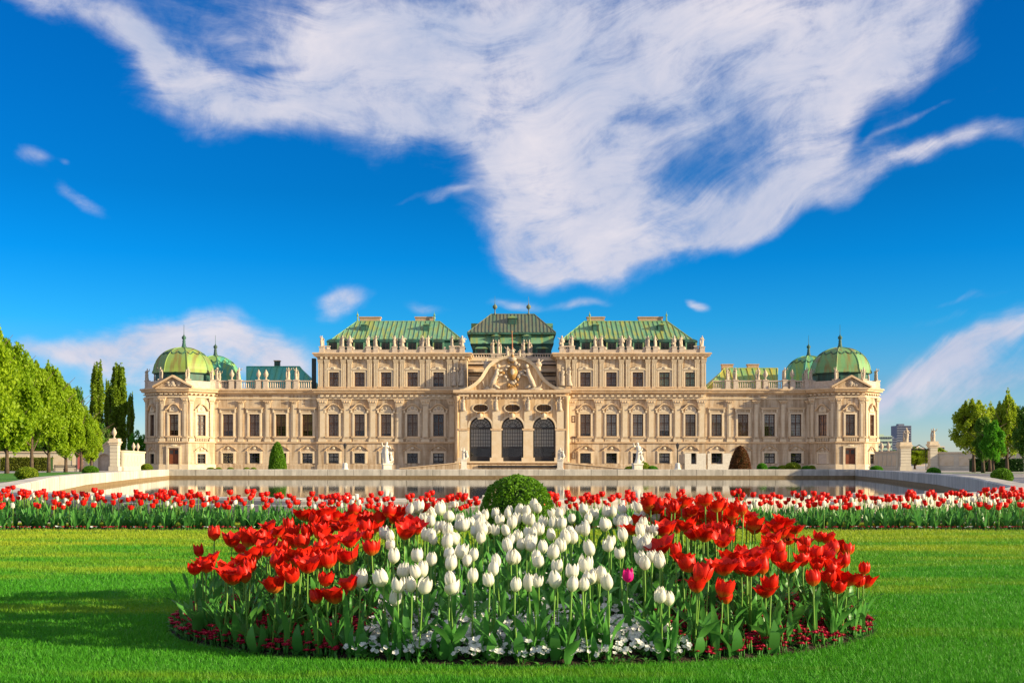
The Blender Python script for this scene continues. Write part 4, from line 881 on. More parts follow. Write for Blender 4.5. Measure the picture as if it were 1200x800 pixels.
# --- centre: portico with the curved gable
YP = 211.5; SP = YP / F; HWP = 64 * SP
def zp(py): return CH + (HZ - py) * SP
ARX = [-36.8 * SP, .6 * SP, 37.4 * SP]; AW = 13.2 * SP; ZB = zp(540.3); ZSP = zp(501); 
def arc_pts(cx, n_=14): return [(cx + AW * math.cos(math.pi * (1 - i / n_)), ZSP + AW * .98 * math.sin(math.pi * i / n_)) for i in range(n_ + 1)]
w_ = MB(); ztop = zp(461)
def poly(o, pts, y, m): o.add([(x, y, z) for x, z in pts], [tuple(range(len(pts)))], m)
edges = [-HWP] + [ARX[0] + (ARX[1] - ARX[0]) / 2, ARX[1] + (ARX[2] - ARX[1]) / 2] + [HWP]
w_.box(-HWP, HWP, YP + .001, YP + 3.6, 0, ZB, M['portico'])
zov = zp(478); OVW = 8.7 * SP; OVH = 4.1 * SP
for k, cx in enumerate(ARX):
    xa, xb = edges[k], edges[k + 1]; ap2 = arc_pts(cx); n_ = len(ap2)
    # piers beside the arch
    for x0_, x1_ in ((xa, cx - AW), (cx + AW, xb)): w_.add([(x0_, YP, ZB), (x1_, YP, ZB), (x1_, YP, ZSP), (x0_, YP, ZSP)], [(0, 1, 2, 3)], M['portico'])
    zmid = zp(486.3)
    top = [(xa + (xb - xa) * i / (n_ - 1), zmid) for i in range(n_)]
    lowside = [(xa, ZSP)] ; 
    for i in range(n_ - 1): poly(w_, [ap2[i], ap2[i + 1], top[i + 1], top[i]], YP, M['portico'])
    poly(w_, [(xa, ZSP), ap2[0], top[0]], YP, M['portico']); poly(w_, [ap2[-1], (xb, ZSP), top[-1]], YP, M['portico'])
    # wall with the oval light
    ov = [(cx + OVW * math.copysign(abs(math.cos(t_)) ** .7, math.cos(t_)), zov + OVH * math.sin(t_)) for t_ in [2 * math.pi * i / 20 for i in range(20)]]
    outer = []
    for t_ in [2 * math.pi * i / 20 for i in range(20)]:
        ux, uz = math.cos(t_), math.sin(t_); hw_, hh_ = (xb - xa) / 2, (ztop - zmid) / 2; s1 = min(hw_ / max(abs(ux), 1e-6), hh_ / max(abs(uz), 1e-6)); outer.append(((xa + xb) / 2 + ux * s1, (ztop + zmid) / 2 + uz * s1))
    corners = [(xb, ztop), (xa, ztop), (xa, zmid), (xb, zmid)]
    for i in range(20):
        j = (i + 1) % 20; q = [ov[i], outer[i], outer[j], ov[j]]
        a1, a2 = outer[i], outer[j]
        if abs(a1[0] - a2[0]) > 1e-6 and abs(a1[1] - a2[1]) > 1e-6:
            cn = min(corners, key=lambda c_: math.hypot(c_[0] - (a1[0] + a2[0]) / 2, c_[1] - (a1[1] + a2[1]) / 2)); q = [ov[i], a1, cn, a2, ov[j]]
        poly(w_, q, YP, M['portico'])
    for i in range(20): j = (i + 1) % 20; w_.add([(ov[i][0], YP, ov[i][1]), (ov[j][0], YP, ov[j][1]), (ov[j][0], YP + .6, ov[j][1]), (ov[i][0], YP + .6, ov[i][1])], [(0, 1, 2, 3)], M['portico'])
    full_ = [(cx - AW, ZB)] + ap2 + [(cx + AW, ZB)]
    for (a0, b0), (a1, b1) in zip(full_[:-1], full_[1:]): w_.add([(a0, YP, b0), (a1, YP, b1), (a1, YP + .9, b1), (a0, YP + .9, b0)], [(0, 1, 2, 3)], M['portico'])
    w_.add([(x, YP + 3.2, z) for x, z in [(cx - AW - .1, ZB), (cx + AW + .1, ZB), (cx + AW + .1, ZSP + AW + .1), (cx - AW - .1, ZSP + AW + .1)]], [(0, 1, 2, 3)], M['dark'])
    w_.add([(x, YP + 1.0, z) for x, z in [(cx - OVW, zov - OVH), (cx + OVW, zov - OVH), (cx + OVW, zov + OVH), (cx - OVW, zov + OVH)]], [(0, 1, 2, 3)], M['curtain_brown'])
# returns: chamfered corner, then back to the block
CHX, CHY = 9.3, YF + .2
for sx in (-1, 1):
    a_, b_3 = ((HWP, YP), (HWP + .15, YF)) if sx > 0 else ((-HWP - .15, YF), (-HWP, YP)); w_.wall(a_, b_3, 0, ztop, [], M['portico'])
part('portico_wall', w_)
# archivolts, imposts, keystones, great windows, ovals
for k, cx in enumerate(ARX):
    o = MB(); ap2 = arc_pts(cx, 18)
    ao = [(cx + (x - cx) * 1.17, ZSP + (z - ZSP) * 1.17) for x, z in ap2]
    for i in range(18): 
        q = [ap2[i], ap2[i + 1], ao[i + 1], ao[i]]
        o.add([(x, YP - .22, z) for x, z in q] + [(x, YP + .02, z) for x, z in q], [(0, 1, 2, 3), (3, 2, 6, 7), (1, 0, 4, 5)], M['trim'])
    for sx in (-1, 1):
        x0_, x1_ = sorted((cx + sx * AW, cx + sx * (AW + .36))); o.box(x0_, x1_, YP - .2, YP, ZB, ZSP - .55, M['trim'])
    part('archivolt', o)
    o = MB(); o.prism([(cx - .55, zp(491)), (cx + .55, zp(491)), (cx + .85, zp(482.2)), (cx - .85, zp(482.2))], YP - .6, YP, M['trim']); o.ball((cx, YP - .7, zp(486)), (.42, .35, .55), M['trim'], 8, 6); o.ball((cx, YP - .75, zp(484)), (.75, .25, .25), M['gold'], 8, 4); part('keystone', o)
    o = MB(); yw = YP + .55; I = M['iron']
    def bar(x0_, x1_, z0_, z1_, d=.06): o.box(x0_, x1_, yw - d, yw + d, z0_, z1_, I)
    bar(cx - AW, cx - AW + .3, ZB, ZSP); bar(cx + AW - .3, cx + AW, ZB, ZSP); bar(cx - AW + .3, cx + AW - .3, ZSP - .25, ZSP + .15, .09); bar(cx - AW + .3, cx + AW - .3, ZB, ZB + .9)
    bar(cx - AW + .3, cx + AW - .3, zp(524) - .15, zp(524) + .15, .08)
    for i in range(1, 8): x = cx - AW + .3 + (2 * AW - .6) * i / 8; bar(x - .05, x + .05, ZB + .9, ZSP - .25, .035)
    for i in range(1, 5): z = zp(524) + (ZSP - .25 - zp(524)) * i / 5; bar(cx - AW + .3, cx + AW - .3, z - .05, z + .05, .03)
    for i in range(1, 16): x = cx - AW + .3 + (2 * AW - .6) * i / 16; bar(x - .03, x + .03, ZB + .9, zp(526), .025)
    for rr, wd in ((1.0, .16), (.7, .05), (.42, .06)):
        for i in range(16):
            t0_, t1_ = math.pi * i / 16, math.pi * (i + 1) / 16; ri, ro = AW * rr - wd * 2, AW * rr
            o.add([(cx + r0 * math.cos(t_), yw - .05, ZSP + r0 * math.sin(t_)) for r0, t_ in ((ri, t0_), (ro, t0_), (ro, t1_), (ri, t1_))], [(0, 1, 2, 3)], I)
    for i in range(1, 8): t_ = math.pi * i / 8; o.tube([(cx + AW * .2 * math.cos(t_), yw - .03, ZSP + AW * .2 * math.sin(t_)), (cx + AW * .95 * math.cos(t_), yw - .03, ZSP + AW * .95 * math.sin(t_))], [.05, .05], I, 4)
    gw = part('great_window', o)
    g = MB(); pts_ = [(cx - AW, ZB)] + [(cx + AW, ZB)] + arc_pts(cx, 14)[::-1]; g.add([(x, yw + .08, z) for x, z in pts_], [tuple(range(len(pts_)))], M['glass']); go = link('pane', g.mesh('pane'), gw); go.matrix_parent_inverse = Matrix.Identity(4)
    g = MB(); zc = zp(524); g.add([(cx - AW + .1, yw + .5, zc), (cx + AW - .1, yw + .5, zc)] + [(x, yw + .5, z) for x, z in arc_pts(cx, 14)[::-1]], [tuple(range(17))], M['curtain_pale']); go = link('curtain', g.mesh('curtain'), gw); go.matrix_parent_inverse = Matrix.Identity(4)
    o = MB()
    for i in range(24):
        t0_, t1_ = 2 * math.pi * i / 24, 2 * math.pi * (i + 1) / 24
        f_ = lambda t_, k_: (cx + OVW * k_ * math.copysign(abs(math.cos(t_)) ** .7, math.cos(t_)), zov + OVH * (k_ * 1.08) * math.sin(t_))
        q = [f_(t0_, 1), f_(t1_, 1), f_(t1_, 1.16), f_(t0_, 1.16)]; o.add([(x, YP - .12, z) for x, z in q] + [(x, YP, z) for x, z in q], [(3, 2, 1, 0), (7, 6, 2, 3)], M['trim'])
    for i in range(1, 6): x = cx - OVW + OVW * 2 * i / 6; o.box(x - .04, x + .04, YP + .4, YP + .46, zov - OVH * .95, zov + OVH * .95, I)
    o.box(cx - OVW, cx + OVW, YP + .41, YP + .45, zov - .04, zov + .04, I); part('oval_window', o)
for x in [edges[1], edges[2], -HWP + 1.2, HWP - 1.2]:
    o = MB(); w = 1.15 if abs(x) < 6 else 1.0
    o.box(x - w - .1, x + w + .1, YP - .42, YP, ZB, ZB + .7, M['trim']); o.box(x - w * .8, x + w * .8, YP - .3, YP, ZB + .7, ZSP - .5, M['trim'])
    o.box(x - w, x + w, YP - .45, YP, ZSP - .5, ZSP - .15, M['cornice']); o.box(x - w * .65, x + w * .65, YP - .24, YP, ZSP - .15, zp(481), M['trim'])
    o.box(x - w * .8, x + w * .8, YP - .5, YP, zp(464.5), zp(462.5), M['cornice']); part('pier', o)
    f_ = put('herm_statue', FIG[int(abs(x)) % 5], x, YP - .42, zp(481), 0); f_.scale = (1.25, 1, 1.08)
o = MB(); pth = [(-HWP - .2, YF - .6), (-HWP, YP), (HWP, YP), (HWP + .2, YF - .6)]; z0, z1 = zp(461), zp(457)
o.sweep(pth, [(0, z0 - .15), (.3, z0 - .1), (.35, z0), (.8, z0 + .15), (.82, z1 - .1), (.7, z1), (-.6, z1 + .02)], M['cornice'])
for i in range(26): x = -HWP + .4 + (2 * HWP - .8) * i / 25; o.box(x - .16, x + .16, YP - .45, YP, z0 - .65, z0 - .17, M['trim'])
o.sweep(pth, [(0, ZB - .35), (.5, ZB - .3), (.5, ZB), (0, ZB + .02)], M['trim']); part('portico_cornice', o)
# side piers with full-height column and small capital at the corners
for sx in (-1, 1):
    o = MB(); x = sx * (HWP + .0); o.lathe(x, YP + .1, [(.75, 0), (.75, 1.0), (.55, 1.2), (.55, 1.6), (.5, 7), (.46, zp(470)), (.7, zp(466)), (.75, zp(464))], M['portico'], 12); part('corner_column', o, True)
# curved gable
prof = [(61, 456.8), (56, 456.0), (50, 453.4), (44, 449.6), (39, 445.4), (35.5, 441), (32.8, 436.4), (30, 431.8), (26.5, 427.4), (22, 423.6), (16.5, 420.4), (10.5, 418.4), (5, 417.5), (0, 417.2)]
out_g = [(-x * SP, zp(y)) for x, y in prof] + [(x * SP, zp(y)) for x, y in prof[-2::-1]]
o = MB(); 
for (x0_, z0_), (x1_, z1_) in zip(out_g[:-1], out_g[1:]):
    zb0 = zp(457); o.add([(x0_, YP, zb0), (x1_, YP, zb0), (x1_, YP, z1_), (x0_, YP, z0_), (x0_, YP + 1.2, zb0), (x1_, YP + 1.2, zb0), (x1_, YP + 1.2, z1_), (x0_, YP + 1.2, z0_)], [(0, 1, 2, 3), (3, 2, 6, 7), (5, 4, 7, 6)], M['portico'])
part('gable', o)
o = MB(); 
for i in range(len(out_g) - 1):
    (x0_, z0_), (x1_, z1_) = out_g[i], out_g[i + 1]
    def nrm_(i_):
        a1, a2 = out_g[max(i_ - 1, 0)], out_g[min(i_ + 1, len(out_g) - 1)]; d = Vector((a2[0] - a1[0], a2[1] - a1[1])).normalized(); return Vector((-d.y, d.x))
    n0, n1 = nrm_(i), nrm_(i + 1)
    ring = lambda x, z, n_: [(x - n_.x * .5, YP - .02, z - n_.y * .5), (x - n_.x * .42, YP - .55, z - n_.y * .42), (x + n_.x * .1, YP - .75, z + n_.y * .1), (x + n_.x * .16, YP + 1.3, z + n_.y * .16)]
    r0, r1 = ring(x0_, z0_, n0), ring(x1_, z1_, n1); o.add(r0 + r1, [(q, q + 4, q + 5, q + 1) for q in range(3)], M['trim'])
part('gable_moulding', o)
# coat of arms: gilded shield with crown, lions either side, drapery
o = MB(); cz = zp(437); cx = .6 * SP
sh_ = [(math.sin(t_) * (.95 if math.cos(t_) > -.3 else .8), math.cos(t_) * 1.35) for t_ in [2 * math.pi * i / 16 for i in range(16)]]
o.prism([(cx + x, cz + z) for x, z in sh_][::-1], YP - .5, YP, M['gold']); 
for i in range(16):
    t_ = 2 * math.pi * i / 16; kk = random.uniform(.8, 1.25); o.ball((cx + math.sin(t_) * 1.5 * kk, YP - .3, cz + math.cos(t_) * 1.95 * kk), (random.uniform(.25, .6), .22, random.uniform(.2, .5)), M['statue'] if i % 3 else M['gold'], 6, 4)
o.ball((cx, YP - .5, cz + 2.6), (.8, .4, .5), M['statue'], 8, 5); o.ball((cx, YP - .6, cz + 3.1), (.35, .3, .35), M['gold'], 6, 4)
for i in range(5): o.ball((cx - .8 + .4 * i, YP - .5, cz - 2.35 - .2 * math.sin(i)), (.35, .3, .28), M['gold'], 6, 4)
o.ball((cx, YP - .5, cz + .2), (.4, .16, .6), M['statue'], 8, 6)
for sx in (-1, 1):     # rearing lion: body, head, legs, tail
    bx_ = cx + sx * 3.1
    o.tube([(bx_ + sx * 1.0, YP - .3, cz - 2.7), (bx_ + sx * .5, YP - .4, cz - 1.6), (bx_ - sx * .1, YP - .4, cz - .3), (bx_ - sx * .3, YP - .4, cz + .8)], [.4, .5, .45, .32], M['statue'], 7)
    o.ball((bx_ - sx * .45, YP - .5, cz + 1.25), (.4, .35, .4), M['statue'], 7, 5)
    for dz_ in (0, -.8): o.tube([(bx_ - sx * .2, YP - .5, cz + .2 + dz_), (bx_ - sx * 1.2, YP - .55, cz + .5 + dz_)], [.22, .14], M['statue'], 5)
    o.tube([(bx_ + sx * .6, YP - .35, cz - 2.2), (bx_ - sx * .7, YP - .45, cz - 2.9)], [.35, .2], M['statue'], 5)
    o.tube([(bx_ + sx * 1.1, YP - .3, cz - 2.7), (bx_ + sx * 2.2, YP - .3, cz - 2.6), (bx_ + sx * 2.5, YP - .3, cz - 1.5)], [.15, .13, .1], M['statue'], 5)
    o.ball((bx_ + sx * 1.0, YP - .25, cz - 3.0), (1.6, .3, .3), M['statue'], 8, 4)
part('coat_of_arms', o, True)
o = MB(); o.tube([(cx, YP + .3, zp(417)), (cx - .1, YP + .3, zp(389))], [.14, .07], M['wood'], 6); o.ball((cx - .1, YP + .3, zp(388.5)), .16, M['gold'], 6, 5); part('flagpole', o)
put('statue', FIG[0], cx - .9, YP + .2, zp(417.5)).scale = (1, 1, .8); put('statue', FIG[2], cx + 1.4, YP + .2, zp(418)).scale = (.8, .8, .6); put('trophy_sculpture', TRO[0], cx, YP + .4, zp(418)).scale = (.7, .7, .8)
for sx in (-1, 1): f_ = put('trophy_sculpture', TRO[sx > 0], sx * 30.5 * SP + .1, YP + .3, zp(434)); f_.scale = (1.1, .9, .95)
# link pieces between the portico and the block: lit strip with three slit windows on the right
o = MB(); 
for sx in (-1, 1):
    x0_, x1_ = sorted((sx * 8.6, sx * 10.1))
    o.wall((x0_, YF + .3), (x1_, YF + .3), 0, ZC1, [], M['portico'])
part('link_wall', o)
for py in (491, 515, 533.5): put_window('slit', 11.35 + .35, YB - .25, zf(py + 4), 0)
for sx in (-1, 1):
    f_ = put('herm_statue', FIG[3], sx * 9.6, YB - .25, zf(452), 0); f_.scale = (1.5, 1, 1.5); f_ = put('herm_statue', FIG[4], sx * 11.0, YB - .25, zf(452), 0); f_.scale = (1.4, 1, 1.5)
# recessed centre behind the gable: stepped attic, balustrade, statues, green storey and bell roof
Yc = YF + 6
def zc_(py): return CH + (HZ - py) * Yc / F
o = MB(); xx = 8.6
o.box(-xx, xx, Yc, Yc + 14, ZC1 - .5, zc_(419.5), M['wall']);
for (a0, b0, d_, m_) in ((450, 446, .9, 'balu'), (446, 441.5, .5, 'trim'), (436, 432.5, .8, 'trim'), (432.5, 428.5, .35, 'cornice'), (427, 424.5, .9, 'balu'), (423, 419.5, .5, 'trim')): o.box(-xx + .01, xx - .01, Yc - d_, Yc + .1, zc_(a0), zc_(b0), M[m_])
for py in (441.5, 437, 428.5, 424.5): o.box(-xx + .01, xx - .01, Yc - .3, Yc + .05, zc_(py), zc_(py - 1.2), M['iron'])
part('centre_attic', o)
balustrade([(-xx + .2, Yc - 1.1), (xx - .2, Yc - 1.1)], zc_(453), 1.3, .45)
o = MB(); s_c = Yc / F; o.box(-50 * s_c + .6, 50 * s_c - .6, Yc + .8, Yc + 13, zc_(419.5), zc_(402), M['copper_dark'])
o.box(-49 * s_c, 49 * s_c, Yc + .4, Yc + 13.4, zc_(402.8), zc_(402), M['copper_dark'])
o.add([(-49 * s_c, Yc + .4, zc_(402)), (49 * s_c, Yc + .4, zc_(402)), (49 * s_c, Yc + 1.6, zc_(390.5)), (-49 * s_c, Yc + 1.6, zc_(390.5))], [(0, 1, 2, 3)], M['copper'])
o.add([(49 * s_c, Yc + .4, zc_(402)), (49 * s_c, Yc + 13, zc_(402)), (49 * s_c, Yc + 13, zc_(390.5)), (49 * s_c, Yc + 1.6, zc_(390.5))], [(0, 1, 2, 3)], M['copper']); o.add([(-49 * s_c, Yc + 13, zc_(402)), (-49 * s_c, Yc + .4, zc_(402)), (-49 * s_c, Yc + 1.6, zc_(390.5)), (-49 * s_c, Yc + 13, zc_(390.5))], [(0, 1, 2, 3)], M['copper'])
part('centre_storey', o)
for px_ in (-36, 35):
    o = MB(); X = px_ * s_c; o.box(X - 1.2, X + 1.2, Yc, Yc + 1, zc_(418), zc_(408.5), M['copper_dark']); o.prism([(X - 1.35, zc_(408.5)), (X + 1.35, zc_(408.5)), (X + .8, zc_(406.4)), (X - .8, zc_(406.4))], Yc - .2, Yc + 1.2, M['copper']); 
    dm = part('dormer', o); wo = link('window', WK['dormer'][0], dm, loc=(X, Yc - .06, zc_(417))); wo.matrix_parent_inverse = Matrix.Identity(4)
for px_ in (-18.5, 17.5):
    o = MB(); X = px_ * s_c; o.box(X - .8, X + .8, Yc + .3, Yc + 1.8, zc_(400), zc_(393.5), M['copper_dark']); o.prism([(X - 1, zc_(393.5)), (X + 1, zc_(393.5)), (X, zc_(391.5))], Yc + .1, Yc + 1.8, M['copper']); part('dormer', o)
for px_ in (-22, -15.5, 14, 20.5): put('pedestal', pedestal(.8, .6), px_ * s_c, Yc - .1, zc_(419.3)); f_ = put('statue', FIG[int(abs(px_)) % 5], px_ * s_c, Yc - .1, zc_(419.3) + .6); f_.scale = (1.1, 1.1, 1.25)
balustrade([(-xx + .3, Yc - .2), (xx - .3, Yc - .2)], zc_(419.5), .9, .5)
Yr = Yc + 8; Ye = Yc + .6; ze = zz(389.2, Ye); zr = zz(368.2, Yr)
hip_roof('roof', -52 * Ye / F, 51 * Ye / F, Ye, Yc + 15, ze, -24.5 * Yr / F, 26 * Yr / F, Yr, zr, M['copper_brown'], step=.72, sm=M['copper_brown'])
o = MB(); o.box(-52 * Ye / F - .1, 51 * Ye / F + .1, Ye - .1, Yc + 15.1, ze - .4, ze - .03, M['copper_dark']); part('eaves', o)
ridge_ball(-20 * Yr / F, Yr, zr - .2, 2.6); ridge_ball(19.5 * Yr / F, Yr, zr - .2, 2.6)
Yh = Ye + (Yr - Ye) * .55; zh = ze + (zr - ze) * .55; o = MB(); o.box(-.7, .9, Yh - .9, Yh + 1.4, zh - .6, zh + .7, M['copper_dark']); o.prism([(-.9, zh + .7), (1.1, zh + .7), (.1, zh + 1.3)], Yh - 1.1, Yh + 1.7, M['copper']); part('roof_hatch', o)
for sx in (-1, 1): o = MB(); X = sx * 42.5 * (Yc + 9) / F; o.box(X - .9, X + .9, Yc + 8, Yc + 10, ze, zz(379.5, Yc + 9), M['copper']); part('roof_ventilator', o)
# ramps and terrace in front of the portico
o = MB(); YR = 203.0; sr = YR / F
def zr_(py): return CH + (HZ - py) * sr
o.box(-62 * sr, 60 * sr, YR + 1, YP + .5, 0, zr_(544), M['portico']); o.box(-40 * sr, 60 * sr, YR + .7, YR + 1, zr_(547.6), zr_(545.2), M['iron'])
part('terrace', o)
for sx in (-1, 1):
    o = MB(); xa, xb = sx * 62 * sr, sx * 132 * sr
    pts_ = [(xa, 0), (xa, zr_(542.6)), (xb, zr_(549.2)), (xb, 0)]
    if sx > 0: pts_ = pts_
    o.prism(pts_ if sx < 0 else pts_[::-1], YR, YR + .5, M['wall']); 
    cp = [(xa, zr_(542.6)), (xa, zr_(541.4)), (xb, zr_(548.2)), (xb, zr_(549.2))]; o.prism(cp if sx < 0 else cp[::-1], YR - .15, YR + .65, M['cornice']); part('ramp_wall', o)
# ------------------------------------------------------------------ foliage
def leaf_cloud(C, size, seed, flat=.0, elong=1.5, up=0.0):
    """quads of leaf size at points C (n,3), random facing"""
    rg = np.random.default_rng(seed); n_ = len(C)
    d = rg.normal(size=(n_, 3)); d[:, 2] += up; d /= np.linalg.norm(d, axis=1)[:, None]
    e_ = rg.normal(size=(n_, 3)); e_ -= (e_ * d).sum(1)[:, None] * d; e_ /= np.linalg.norm(e_, axis=1)[:, None]
    f_ = np.cross(d, e_); s_ = (size * rg.uniform(.6, 1.35, n_))[:, None]
    V = np.stack([C - e_ * s_ * elong * .5, C + f_ * s_ * .5, C + e_ * s_ * elong * .5, C - f_ * s_ * .5], 1).reshape(-1, 3)
    Fc = np.arange(n_ * 4).reshape(-1, 4); return V, Fc
def crown_points(rx, rz, zc, n, seed, clumps=60, shape='egg'):
    """leaf positions gathered in clumps set through the crown, with gaps between them"""
    rg = np.random.default_rng(seed); cl = []
    while len(cl) < clumps:
        p = rg.uniform(-1, 1, 3)
        if np.linalg.norm(p) > 1: continue
        q = np.linalg.norm(p)
        if rg.random() > .25 + .75 * q ** 1.5: continue
        cl.append(p)
    cl = np.array(cl)
    if shape == 'col': cl[:, 2] = rg.uniform(-1, .97, clumps); aa = rg.uniform(0, 6.283, clumps); ra = rg.random(clumps) ** .5 * .85; cl[:, 0] = ra * np.cos(aa); cl[:, 1] = ra * np.sin(aa)
    elif shape == 'egg': cl[:, :2] /= np.sqrt(np.clip(1 - cl[:, 2:] ** 2, .5, 1))
    k = rg.integers(0, clumps, n); r_ = rg.uniform(.13, .30, clumps)[k][:, None]
    g = rg.normal(size=(n, 3)); g /= np.linalg.norm(g, axis=1)[:, None]; g *= rg.random((n, 1)) ** .45
    P = cl[k] * .86 + g * r_
    if shape == 'col': P[:, 2] = (P[:, 2] - .02) * 1.08
    zf_ = (P[:, 2] + 1) / 2
    if shape == 'egg': w = np.interp(zf_, [-.1, 0, .12, .35, .7, 1.0, 1.15], [.35, .6, .9, 1.0, .78, .42, .2])
    elif shape == 'round': w = np.interp(zf_, [0, .2, .5, .8, 1], [.8, 1, 1, 1, .9])
    else: w = np.interp(zf_, [0, .1, .3, .6, .85, 1.0], [.6, .8, 1, .95, .85, .7])
    w = w * (1 + .12 * np.sin(P[:, 2] * 9 + np.arctan2(P[:, 1], P[:, 0]) * 3))
    return np.stack([P[:, 0] * rx * w, P[:, 1] * rx * w, zc + P[:, 2] * rz], 1)
def tree_meshes(seed, H, rx, z_low, n, leaf, m, shape='egg', clumps=60, trunk_r=.22):
    z_low *= .7
    rz = (H - z_low) / 2; zc = z_low + rz
    C = crown_points(rx, rz, zc, n, seed, clumps, shape); V, Fc = leaf_cloud(C, leaf, seed)
    crown = fastmesh('crown', V, Fc, [M[m]])
    rnd = random.Random(seed); o = MB(); top = zc + rz * .5
    o.tube([(0, 0, 0), (.03, 0, z_low * .5), (0, .04, z_low), (.1, 0, zc), (0, 0, top)], [trunk_r * 1.35, trunk_r, trunk_r * .9, trunk_r * .55, trunk_r * .15], M['bark'], 8)
    for i in range(9):
        a_ = rnd.uniform(0, 6.28); z = z_low * .9 + (top - z_low) * i / 10; l = rx * rnd.uniform(.5, .8)
        o.tube([(0, 0, z), (math.cos(a_) * l * .5, math.sin(a_) * l * .5, z + rz * .22), (math.cos(a_) * l, math.sin(a_) * l, z + rz * .5)], [trunk_r * .45, trunk_r * .28, trunk_r * .08], M['bark'], 5)
    return crown, o.mesh('trunk', True)
TM = {
 'lime1': tree_meshes(11, 15, 4.6, 3.6, 26000, .26, 'tree', clumps=130), 'lime2': tree_meshes(12, 15, 4.2, 3.4, 26000, .26, 'tree', clumps=140), 'lime3': tree_meshes(13, 15, 4.6, 3.8, 26000, .26, 'tree', clumps=70),
 'yellow1': tree_meshes(21, 12, 4.0, 3.2, 19000, .24, 'tree_yellow', clumps=120), 'yellow2': tree_meshes(22, 12, 3.4, 3.0, 17000, .24, 'tree_yellow', clumps=110),
 'thin': tree_meshes(61, 13, 4.4, 3.0, 4300, .32, 'tree', clumps=45),
 'green': tree_meshes(31, 8, 2.4, 2.4, 13000, .17, 'tree_green', shape='egg', clumps=110, trunk_r=.12), 'dark': tree_meshes(32, 12, 4.2, 3, 12000, .3, 'tree_dark', shape='round', clumps=70),
 'poplar1': tree_meshes(41, 20, 1.55, 1.5, 16000, .30, 'poplar', shape='col', clumps=110), 'poplar2': tree_meshes(42, 20, 1.9, 1.5, 18000, .32, 'poplar', shape='col', clumps=120),
 'bushy': tree_meshes(51, 8, 4.0, .6, 8000, .3, 'tree_dark', shape='round', clumps=60), 'bushyg': tree_meshes(52, 8, 4.0, .6, 8000, .3, 'tree_green', shape='round', clumps=60)}
TH = {'thin': (13, 4.4), 'lime1': (15, 4.6), 'lime2': (15, 4.2), 'lime3': (15, 4.6), 'yellow1': (12, 4), 'yellow2': (12, 3.4), 'green': (8, 2.4), 'dark': (12, 4.2), 'poplar1': (20, 1.55), 'poplar2': (20, 1.9), 'bushy': (8, 4), 'bushyg': (8, 4)}
def tree(kind, x, y, h, rx, name, label, cat='tree', group=None):
    t_ = thing(name, label, cat, (x, y, 0), group); c, tr_ = TM[kind]; H0, R0 = TH[kind]
    rz = random.uniform(0, 6.28)
    a_ = link('crown', c, t_); b_2 = link('trunk', tr_, t_); a_.scale = (rx / R0, rx / R0, h / H0); a_.rotation_euler.z = rz; b_2.scale = (1, 1, h / H0); return t_
# left avenue of limes: (px centre, base row, top row, half width px)
def by_px(px, base, top, hw):
    Y = CH * F / (base - HZ); X, z = PX(px, top, Y); return X, Y, z, hw * Y / F
LT = [(-22, 555.5, 366, 40, 'lime1', 'tallest bright green lime tree, cut by the left picture edge'),
      (8, 554.6, 392, 38, 'lime2', 'tall bright green lime tree second in the left avenue, beside the leftmost one'),
      (37, 554.0, 416, 30, 'lime3', 'bright green lime tree in the left avenue standing before the hedge end'),
      (57, 553.4, 424, 26, 'lime1', 'full bright green lime tree in the middle of the left avenue, above the box ball'),
      (77, 553.0, 446, 22, 'lime2', 'smaller bright green lime tree left of the faded red panel on the garden wall'),
      (95, 552.6, 470, 19, 'lime3', 'low bright green lime tree directly in front of the faded red wall panel'),
      (107, 552.3, 486, 14, 'lime2', 'last and lowest lime tree of the left avenue next to the gate arch')]
for px, ba, to, hw, k, lb in LT:
    X, Y, h, rx = by_px(px, ba, to, hw); tree(k, X, Y, h, rx, 'lime_tree', lb, group='lime trees of the left avenue')
def far_tree(kind, px, top, hw, Y, name, label, group=None):
    X, z = PX(px, top, Y); return tree(kind, X, Y, z, hw * Y / F, name, label, group=group)
far_tree('dark', 87, 451, 15, 185, 'broadleaf_tree', 'dark green tree rising behind the left avenue beside the poplars')
far_tree('poplar1', 114, 429, 9.5, 232, 'poplar_tree', 'slender poplar left of the two tall ones, behind the garden gate', 'columnar poplars behind the left garden wall')
far_tree('poplar2', 139, 431, 11.5, 236, 'poplar_tree', 'broad columnar poplar, thickest of the group behind the left garden wall', 'columnar poplars behind the left garden wall')
far_tree('poplar1', 128, 450, 7, 244, 'poplar_tree', 'thin darker poplar squeezed between the two thick poplars', 'columnar poplars behind the left garden wall')
far_tree('poplar1', 153, 464, 5, 250, 'poplar_tree', 'shortest narrow poplar next to the left corner pavilion', 'columnar poplars behind the left garden wall')
far_tree('bushy', 118, 492, 12, 200, 'broadleaf_tree', 'rounded dark tree behind the gate arch on the left')
far_tree('bushy', 132, 505, 14, 215, 'broadleaf_tree', 'low dark tree behind the urn topped gate pier on the left')
far_tree('bushyg', 163, 503, 13, 225, 'broadleaf_tree', 'green tree behind the wall right beside the left pavilion')
far_tree('bushy', 60, 500, 40, 210, 'broadleaf_tree', 'wide dark tree mass seen between the trunks of the left avenue')
far_tree('bushy', 8, 495, 40, 200, 'broadleaf_tree', 'dark tree behind the brown hedge at the far left')
